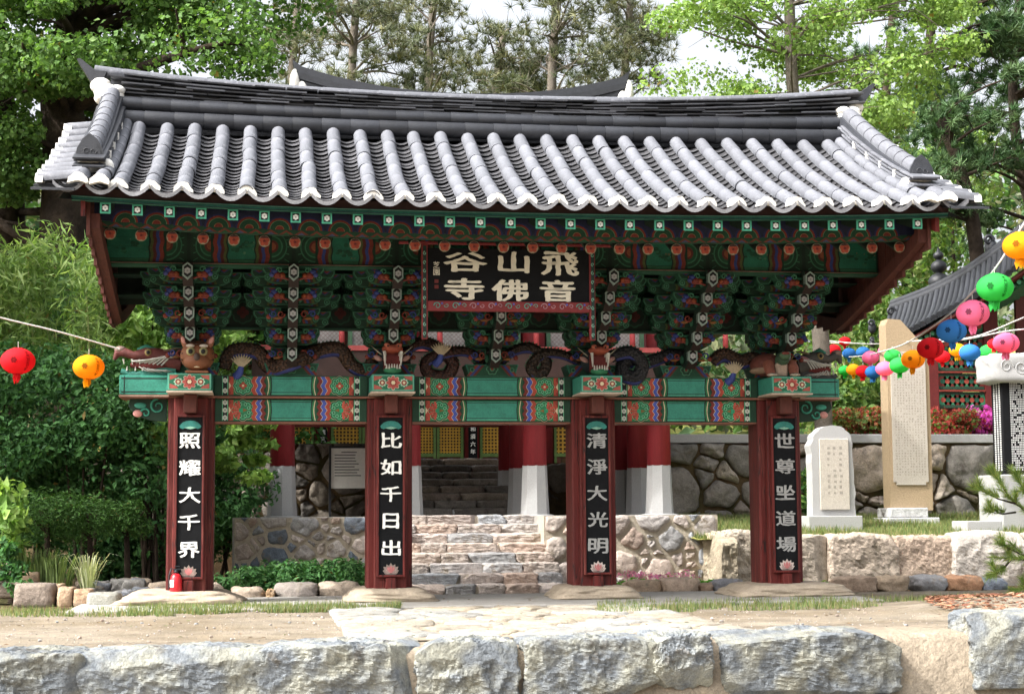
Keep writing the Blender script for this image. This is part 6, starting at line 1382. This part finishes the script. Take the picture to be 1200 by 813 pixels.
# pines in the middle distance
PN = [hx(h) for h in ('5e664c', '6c7052', '4e583f', '787858', '595f4a')]
PD = [hx(h) for h in ('3f5a34', '4a6640', '34502e', '587048')]
for k, (u, Y, vt, sp, n) in enumerate([(415, 27, -40, 75, 30), (505, 31, -30, 70, 30), (585, 29, 30, 55, 22), (650, 27, -60, 80, 34), (735, 30, -20, 60, 24), (345, 30, -20, 60, 26)]):
    p = at(u, 300, Y); cr = []
    for q in range(n):
        v = U(vt, 125); h = (v-vt)/(125-vt); p2 = at(u+U(-1, 1)*sp*(.35+.75*h), v, Y+U(-2, 2)); r = U(.7, 1.25); cr.append((p2[0], p2[1], p2[2], r, r, r*.26, 20))
    pine('pine_tree', ['open pine behind the left part of the pavilion ridge', 'grey-green pine left of the sky gap behind the gate roof', 'short pine below the bright sky gap', 'tall bare-branched pine in front of the bright sky', 'thin pine right of the bright sky gap', 'dense yellowish pine beside the left ginkgo'][k], (p[0], Y, 2.2), [(p[0], Y, 1.8), tuple(at(u+3, 250, Y)), tuple(at(u-4, 120, Y)), tuple(at(u+5, vt+10, Y))], .22, [c[:3] for c in cr], cr, .3, .024, PN, 'bark_grey', 24, 'pines behind the gate', 4, .06)
# dark pines on the right
for k, (u, Y, dx) in enumerate([(1142, 17, -25), (1215, 20, 0), (1058, 26, 10)]):
    p = at(u, 330, Y); cr = []
    for q in range((34, 40, 30)[k]):
        if k == 0: uu, vv_ = U(1015, 1200), U(-50, 245)
        elif k == 1: uu, vv_ = U(1090, 1290), U(-80, 260)
        else: uu, vv_ = U(985, 1110), U(60, 330)
        if k == 0 and uu < 1090 and 40 < vv_ < 200: uu += 70
        p2 = at(uu, vv_, Y+U(-1.5, 2)); r = U(.55, 1.0); cr.append((p2[0], p2[1], p2[2], r, r, r*.42, 40))
    pine('pine_tree', ['dark pine with leaning bare trunk beside the right roof end', 'dense dark pine in the upper right corner', 'dark pine low behind the right eave'][k], (p[0], Y, 2.3), [(p[0]+.3, Y, 2.0), tuple(at(u+2, 290, Y)), tuple(at(u-20, 190, Y)), tuple(at(u-28+dx, 90, Y)), tuple(at(u-15+dx, -60, Y))], .2, [c[:3] for c in cr], cr, .26, .03, PD, 'bark', 30, 'dark pines on the right', 3, .08)
# young bright tree between pines
cr = scatter(12, 1085, 1150, 150, 250, 21, 23, .55, 220, .5); p = at(1118, 300, 22)
broad_tree('young_tree', 'small bright green sapling between the right roof end and the side hall', (p[0], 22, 2.3), [(p[0], 22, 2.2), tuple(at(1116, 260, 22)), tuple(at(1112, 170, 22))], .06, [c[:3] for c in cr[::2]], cr, .12, GKL, r0=.03)
# far wooded hillside: one mass
cl = []
for q in range(210):
    x = U(-45, 60); y = U(33, 62); base = gz(x, y); p = CAM; dx = (x-(-2.6))/(y+20)
    cap = 11.5 if (dx < .03 or dx > .36) else 4.5
    z = base+U(.3, 1)*cap*(y/48); r = U(2.0, 3.4); cl.append((x, y, z, r, r, r*.7, 300))
V, F, C = cloud(cl, .42, PN+PD+GK[:2], .6); tag(obj('far_wood', npmesh('far_wood', V, F, C, 'leaf_dark'), 'leaf_dark'), 'hazy wooded hillside far behind the temple', 'woods', kind='stuff')
# undergrowth behind on both sides
cl = scatter(50, -40, 330, 300, 560, 13, 20, 1.2, 420, .8); V, F, C = cloud(cl, .16, [hx('3f6430'), hx('4d7838'), hx('335428')], .6)
tag(obj('undergrowth', npmesh('undergrowth', V, F, C, 'leaf_dark'), 'leaf_dark'), 'dense dark undergrowth between the trees left behind the gate', 'undergrowth', kind='stuff')
cl = scatter(46, 955, 1090, 235, 480, 20.5, 26, 1.2, 380, .8)+scatter(20, 975, 1050, 440, 500, 11, 15, .5, 220, .7); V, F, C = cloud(cl, .17, [hx('56763c'), hx('66823f'), hx('47632f'), hx('7a8a50')], .6)
tag(obj('hillside_brush', npmesh('hillside_brush', V, F, C, 'leaf'), 'leaf'), 'green brush on the slope behind the standing stones', 'brush', kind='stuff')
# shrubs on the left
DK = [hx(h) for h in ('3d6636', '47723e', '305530', '527d48')]; LGT = [hx(h) for h in ('72944a', '80a054', '628440', '8eaa60')]
def shrub(name, label, reg, Y0, Y1, r, n, nl, size, cols, m='leaf', flat=.8, asp=.5, group=None, zb=None, cat='shrub', stems=5):
    cl = scatter(n, *reg, Y0, Y1, r, nl, flat); ym = (Y0+Y1)/2; p = at((reg[0]+reg[1])/2, reg[3], ym); zb = gz(p[0], ym)-.05 if zb is None else zb
    t = thing(name, label, cat, (p[0], ym, zb), group); V, F, C = cloud(cl, size, cols, asp); obj('foliage', npmesh('foliage', V, F, C, m), m, t); mb = MB()
    for k in range(stems):
        c = cl[k % len(cl)]; q = (p[0]+U(-.15, .15), ym+U(-.1, .1), zb); mb.tube(smooth([q, ((q[0]+c[0])/2, (q[1]+c[1])/2, (q[2]+c[2])/2+.1), c[:3]], 4), list(np.linspace(.035, .01, 9)), 5)
    if stems: obj('stems', mb, 'bark', t)
    return t
shrub('leafy_shrub', 'tall sunlit shrub with pale green leaves behind the left gable', (140, 262, 305, 430), 5.5, 7.5, .55, 22, 420, .13, LGT)
shrub('leafy_shrub', 'pale green leafy branches seen through the left bay of the gate', (255, 312, 470, 560), 4.4, 5.2, .22, 15, 130, .12, LGT, flat=.35, asp=.6, stems=0)
shrub('leafy_shrub', 'bright leafy sprig peeping left of the leftmost pillar', (150, 205, 475, 530), 3.6, 4.4, .26, 8, 150, .13, LGT, flat=.5, asp=.6)
shrub('dark_shrub', 'broad dark green bush below the orange lantern', (40, 150, 430, 560), 3.2, 4.6, .5, 22, 560, .085, DK, 'leaf_dark')
shrub('dark_shrub', 'dark green bush below the red lantern at the left edge', (-60, 45, 430, 560), 3.2, 4.6, .5, 20, 520, .085, DK, 'leaf_dark')
shrub('dark_shrub', 'dark green bush just left of the leftmost pillar', (140, 215, 445, 590), 3.4, 5, .42, 18, 520, .085, DK, 'leaf_dark')
shrub('dark_shrub', 'dark bush filling the shade behind the clipped conifers', (-30, 130, 545, 660), 4.2, 5.6, .5, 26, 520, .085, DK, 'leaf_dark')
shrub('dark_shrub', 'dark bush low beside the leftmost pillar', (120, 205, 580, 680), 4.2, 5.6, .45, 18, 480, .085, DK, 'leaf_dark')
shrub('dark_shrub', 'deep green shrub in shade behind the left bay of the gate', (225, 292, 500, 650), 6.4, 7.6, .38, 20, 360, .1, DK, 'leaf_dark', stems=2)
shrub('dark_shrub', 'tangled green shrub behind the bamboo at the left edge', (-50, 150, 330, 440), 6.5, 9, .7, 24, 460, .11, [hx('42603a'), hx('4e6e40'), hx('365230')])
# clipped conifers
for k, (u, v, r, Y, lab) in enumerate([(55, 605, .42, 1.9, 'rounded clipped conifer at far left above the long grass'), (105, 612, .44, 2.3, 'rounded clipped conifer in the middle of the left bed'), (148, 608, .3, 2.7, 'rounded clipped conifer nearest the leftmost pillar'), (15, 618, .34, 2.2, 'clipped conifer at the left edge behind the garden steps')]):
    p = at(u, v, Y); zb = gz(p[0], Y); t = thing('clipped_conifer', lab, 'shrub', (p[0], Y, zb), 'clipped conifers in the left bed'); mb = MB().tube([(p[0], Y, zb-.05), (p[0]+.03, Y, zb+.3), (p[0], Y, p[2])], [.05, .045, .03], 7)
    for q in range(4): mb.tube([(p[0], Y, p[2]-.2), (p[0]+U(-.3, .3), Y+U(-.3, .3), p[2]+.1)], [.025, .01], 5)
    obj('trunk', mb, 'bark', t); cl = [(p[0]+U(-.7, .7)*r, Y+U(-.6, .6)*r, p[2]+U(-.4, .55)*r, r*.55, r*.55, r*.5, 420) for _ in range(10)]
    V, F, C = cloud(cl, .05, [hx('42642e'), hx('4e7436'), hx('375628')], .3, .9, .8); obj('crown', npmesh('crown', V, F, C, 'leaf_dark'), 'leaf_dark', t)
# bamboo
BMB = [hx(h) for h in ('6f8a4c', '7e9858', '5f7c40', '94a86c')]
for k in range(9):
    u = (8, 28, 48, 70, 92, 112, -15, 130, 18)[k]; Y = U(4.4, 6); p = at(u, 560, Y); zb = gz(p[0], Y); top = at(u+U(-25, 28), U(262, 345) if k != 4 else 300, Y-.3); t = thing('bamboo', ['bamboo cane at the left edge by the red lantern', 'second bamboo cane from the left edge', 'bamboo cane leaning over the red lantern', 'bamboo cane between the red and orange lanterns', 'slender bamboo cane arching up under the left gable', 'bamboo cane above the orange lantern', 'bamboo cane half cut by the left edge', 'bamboo cane nearest the gable board', 'short bamboo cane in front of the left clump'][k], 'bamboo', (p[0], Y, zb), 'bamboo canes on the left')
    P = smooth([(p[0], Y, zb-.05), tuple(Vector(p).lerp(Vector(top), .5)), tuple(top)], 8); obj('cane', MB().tube(P, list(np.linspace(.022, .006, len(P))), 6, hx('a8b070')), 'paint', t)
    cl = [(q.x+U(-.2, .2), q.y+U(-.2, .2), q.z+U(-.1, .1),   .34, .34, .24, 38) for q in P[len(P)//2:] for _ in range(2)]; V, F, C = cloud(cl, .2, BMB, .14, .1, .2); V[:, 2] -= 0; obj('leaves', npmesh('leaves', V, F, C, 'leaf'), 'leaf', t)
# hedge between the pillars
cl = []
for q in range(46):
    p = at(U(258, 420), 676, U(2.1, 3.1)); cl.append((p[0], p[1], U(.08, .34), .2, .2, .13, 280))
t = thing('hedge', 'low clipped dark green hedge between the two left pillars', 'hedge', (-2.4, 2.6, 0)); V, F, C = cloud(cl, .06, [hx('3d6a36'), hx('47743e'), hx('325a2e'), hx('577f48')], .5, .6, .7); obj('foliage', npmesh('foliage', V, F, C, 'leaf_dark'), 'leaf_dark', t)
mb = MB()
for q in range(12): x = U(-3.4, -1.4); mb.tube([(x, 2.6, -.1), (x+U(-.1, .1), 2.6+U(-.2, .2), .2)], [.012, .006], 5)
tag(obj('stems', mb, 'bark', t), kind='stuff')
# pink flower bed and small plants
cl = [(at(U(722, 828), 688, 3)[0], U(2.2, 3.2), U(-.02, .08), .15, .15, .07, 110) for _ in range(34)]; t = thing('flower_bed', 'low bed of green plants with tiny pink flowers right of the stairs', 'flowers', (2.6, 2.7, -.05)); V, F, C = cloud(cl, .055, [hx('5c9a34'), hx('6aa83e'), hx('4c8430')], .5, .7); obj('foliage', npmesh('foliage', V, F, C, 'leaf'), 'leaf', t)
cl = [(at(U(722, 815), 676, 3)[0], U(2.8, 3.3), U(.12, .2), .12, .12, .04, 16) for _ in range(26)]; V, F, C = cloud(cl, .03, [hx('d88ab8'), hx('c874a8')], .9, .5); tag(obj('blossom', npmesh('blossom', V, F, C, 'leaf'), 'leaf', t), kind='stuff')
for k, (reg, lab) in enumerate([((938, 1000, 684, 690), 'green weeds at the foot of the boulder wall by the rightmost pillar'), ((1040, 1095, 684, 688), 'green weeds below the middle of the boulder wall'), ((925, 958, 548, 598), 'upright green shrub between the rightmost pillar and the small stele')]):
    Y = (3.6, 3.7, 8.0)[k]; cl = scatter(10 if k < 2 else 12, *reg, Y, Y+.5, .14 if k < 2 else .2, 120, .5); p = at((reg[0]+reg[1])/2, reg[3], Y); t = thing('weeds' if k < 2 else 'leafy_shrub', lab, 'weeds' if k < 2 else 'shrub', p); V, F, C = cloud(cl, .06 if k < 2 else .09, LGT+DK, .45); obj('foliage', npmesh('foliage', V, F, C, 'leaf'), 'leaf', t)
# azaleas on the upper ground
for k, (u, w, cols, lab) in enumerate([(1000, 26, ('8a4a38', '6a6a34', '5a7038'), 'reddish shrub at the left end of the row above the back wall'), (1030, 24, ('a04a40', '587038', '8a5a3a'), 'dull red shrub just left of the tall stele above the wall'), (1108, 22, ('b04a44', '5a7a38', '9a4038'), 'red azalea right of the tall stele'), (1135, 20, ('a8483e', '64743c', '8c4a38'), 'red azalea below the blue lantern'), (1160, 16, ('d455c4', 'e06ad0', 'b848aa'), 'bright magenta azalea at the right end of the wall')]):
    cl = scatter(12, u-w, u+w, 486 if k < 4 else 488, 508, 10.2, 11, .26, 220, .7); p = at(u, 510, 10.6); t = thing('azalea', lab, 'shrub', (p[0], 10.6, 2.28), 'azaleas above the back wall'); V, F, C = cloud(cl, .075, [hx(c) for c in cols], .7); obj('foliage', npmesh('foliage', V, F, C, 'leaf'), 'leaf', t); obj('stems', MB().tube([(p[0], 10.6, 2.2), (p[0]+.1, 10.6, 2.6)], [.03, .01], 6), 'bark', t)
# grass clumps at the left
def clump(label, u, v, Y, n, h0, h1, w, cols, lean, spread=.18):
    p = at(u, v, Y); zb = max(0, p[2]); t = thing('grass_clump', label, 'grass clump', (p[0], Y, zb), 'grass clumps in the left bed'); mbv, mbf, cc = [], [], []
    for k in range(n):
        a = U(0, 2*PI); r = spread*math.sqrt(U(0, 1)); x, y = p[0]+r*math.cos(a), Y+r*math.sin(a); L = U(h0, h1); le = U(.1, lean)*L; b = a+U(-.6, .6); s_ = (-math.sin(b)*w/2, math.cos(b)*w/2)
        pts = [(x, y, zb-.02), (x+math.cos(b)*le*.3, y+math.sin(b)*le*.3, zb+L*.55), (x+math.cos(b)*le*.7, y+math.sin(b)*le*.7, zb+L*.9), (x+math.cos(b)*le*1.2, y+math.sin(b)*le*1.2, zb+L*(1-.25*le/L))]; o = len(mbv)
        for i, q in enumerate(pts): f = (1, .9, .6, .1)[i]; mbv += [(q[0]-s_[0]*f, q[1]-s_[1]*f, q[2]), (q[0]+s_[0]*f, q[1]+s_[1]*f, q[2])]
        for i in range(3): mbf.append((o+2*i, o+2*i+1, o+2*i+3, o+2*i+2)); cc.append(np.array(pick(cols))*U(.8, 1.2))
    tag(obj('blades', npmesh('blades', np.array(mbv), np.array(mbf), np.array(cc), 'leaf'), 'leaf', t), kind='stuff')
clump('tall bright green grass clump above the garden steps', 42, 690, 1.3, 160, .3, .55, .022, GR[:3], .5, .26); clump('second green grass clump right of the garden steps', 66, 692, 1.1, 110, .3, .5, .02, GR[:3], .5, .2); clump('pale striped grass clump beside the rock border', 103, 690, 1.0, 70, .28, .48, .016, [hx('c9ccb0'), hx('a8b088')], .8, .08)
cl = scatter(10, -20, 24, 560, 650, .9, 1.5, .2, 40, .8); t = thing('broadleaf_plant', 'bright broad-leaved plant at the left edge above the steps', 'plant', tuple(at(5, 660, 1.2))); V, F, C = cloud(cl, .15, LGT, .6); obj('leaves', npmesh('leaves', V, F, C, 'leaf'), 'leaf', t); p = at(2, 670, 1.2); obj('stems', MB().tube([(p[0], 1.2, .1), tuple(at(6, 570, 1.2))], [.015, .006], 5), 'bark', t)
cl = scatter(9, -10, 24, 640, 690, .4, .8, .13, 90, .7); t = thing('broadleaf_plant', 'dark leafy plant spilling over the lower garden steps', 'plant', tuple(at(5, 695, .6))); V, F, C = cloud(cl, .07, DK, .6); obj('leaves', npmesh('leaves', V, F, C, 'leaf'), 'leaf', t)
# young pine at the right
def tufts(cs, L, n, cols):
    Vs, Cs = [], []
    for (p, d) in cs:
        p, d = np.array(p), np.array(d); k = n; pos = p+d*rng.uniform(0, 1, (k, 1)); dr = d/np.linalg.norm(d)*.9+rdir(k)*.75; dr /= np.linalg.norm(dr, axis=1, keepdims=True); s_ = np.cross(dr, rdir(k)); s_ /= np.linalg.norm(s_, axis=1, keepdims=True)
        Vs.append(np.stack([pos-s_*.0035, pos+s_*.0035, pos+dr*L*rng.uniform(.7, 1.2, (k, 1))], 1)); Cs.append(np.array(cols)[rng.integers(0, len(cols), k)]*rng.uniform(.8, 1.2, (k, 1)))
    V = np.concatenate(Vs).reshape(-1, 3); return V, np.arange(len(V)).reshape(-1, 3), np.concatenate(Cs)
p0 = at(1262, 730, -.3); t = thing('young_pine', 'young pine branches with long needles reaching in from the right edge', 'tree', (p0[0], -.3, 0)); mb = MB(); mb.tube([(p0[0], -.3, -.05), tuple(at(1250, 600, -.3)), tuple(at(1255, 480, -.3))], [.05, .04, .015], 8); cs = []
for (s_, e_) in (((1250, 630), (1190, 590)), ((1190, 590), (1150, 575)), ((1190, 590), (1168, 560)), ((1225, 612), (1195, 565)), ((1250, 655), (1185, 655)), ((1185, 655), (1168, 672)), ((1215, 655), (1178, 640)), ((1255, 560), (1205, 575)), ((1190, 600), (1162, 600)), ((1250, 680), (1200, 690))):
    a, b = Vector(at(*s_, -.3+U(-.15, .15))), Vector(at(*e_, -.3+U(-.3, .3))); mb.tube([a, a.lerp(b, .5)+Vector((0, 0, -.02)), b], [.014, .011, .006], 6); dd = (b-a); 
    for q in range(3): cs.append((tuple(a.lerp(b, .45+.25*q)), tuple(dd*.35+Vector((U(-.04, .04), U(-.05, .05), U(0, .06))))))
    cs.append((tuple(b), (U(-.05, 0), U(-.05, .05), .12)))
obj('trunk', mb, 'bark', t); V, F, C = tufts(cs, .13, 150, [hx('7f9a4c'), hx('92aa58'), hx('6a8844'), hx('a8b060')]); obj('needles', npmesh('needles', V, F, C, 'needle'), 'needle', t)
# mulch of bark chips at the right corner
mb = MB()
for k in range(1500):
    u = U(1085, 1290); v = U(704-(u-1085)*.06, 728-max(0, 1150-u)*.2); p = atz(u, v, 0); x, y = p[0], p[1]; s_ = U(.02, .06); a = U(0, 6.3); z = .01+.14*max(0, min(1, (x-3.4)/1.6))*max(0, 1-abs(y+3.2)/2.4)+U(0, .02)
    c, d = math.cos(a)*s_, math.sin(a)*s_; mb.add([(x-c, y-d, z+U(-.01, .01)), (x-d*.3, y+c*.3, z+.01), (x+c, y+d, z+U(-.01, .02)), (x+d*.3, y-c*.3, z)], [(0, 1, 2, 3)], pick([hx('a87a5c'), hx('8a5c42'), hx('b48c70'), hx('7a4a36')]))
mb2 = MB()
for k in range(260):
    x = U(-7, 7); y = U(edge_y(x)+.35, 1.0); s_ = U(.012, .035); a = U(0, 6.3); c, d = math.cos(a)*s_, math.sin(a)*s_; z = .04 if y > -1.55 and -4.75 < x < 4.3 else .018
    z += .02 if -2 < x < 1.5 and y < -1.6 else 0
    mb2.add([(x-c, y-d, z), (x-d*.5, y+c*.5, z+.008), (x+c, y+d, z+.002), (x+d*.5, y-c*.5, z+.006)], [(0, 1, 2, 3)], pick([hx('7a5a3c'), hx('5c4a34'), hx('8c7048'), hx('66743c')]))
tag(obj('leaf_litter', mb2, 'paint'), 'scattered dry leaves on the ground before the gate', 'leaves', kind='stuff')
tag(obj('bark_mulch', mb, 'paint'), 'reddish bark chips heaped at the right by the path', 'mulch', kind='stuff')
gx = np.linspace(3.1, 8, 24); gy = np.linspace(-5.4, -.6, 22); V = np.array([(x, y, -.015+.15*max(0, min(1, (x-3.4)/1.6))*max(0, 1-abs(y+3.2)/2.4)+.012*nz(x, y, 2, 5)) for y in gy for x in gx]); F = np.array([(j*24+i, j*24+i+1, (j+1)*24+i+1, (j+1)*24+i) for j in range(21) for i in range(23)]); tag(obj('mulch_mound', npmesh('mulch_mound', V, F, None, 'sand', True), 'sand'), kind='structure')
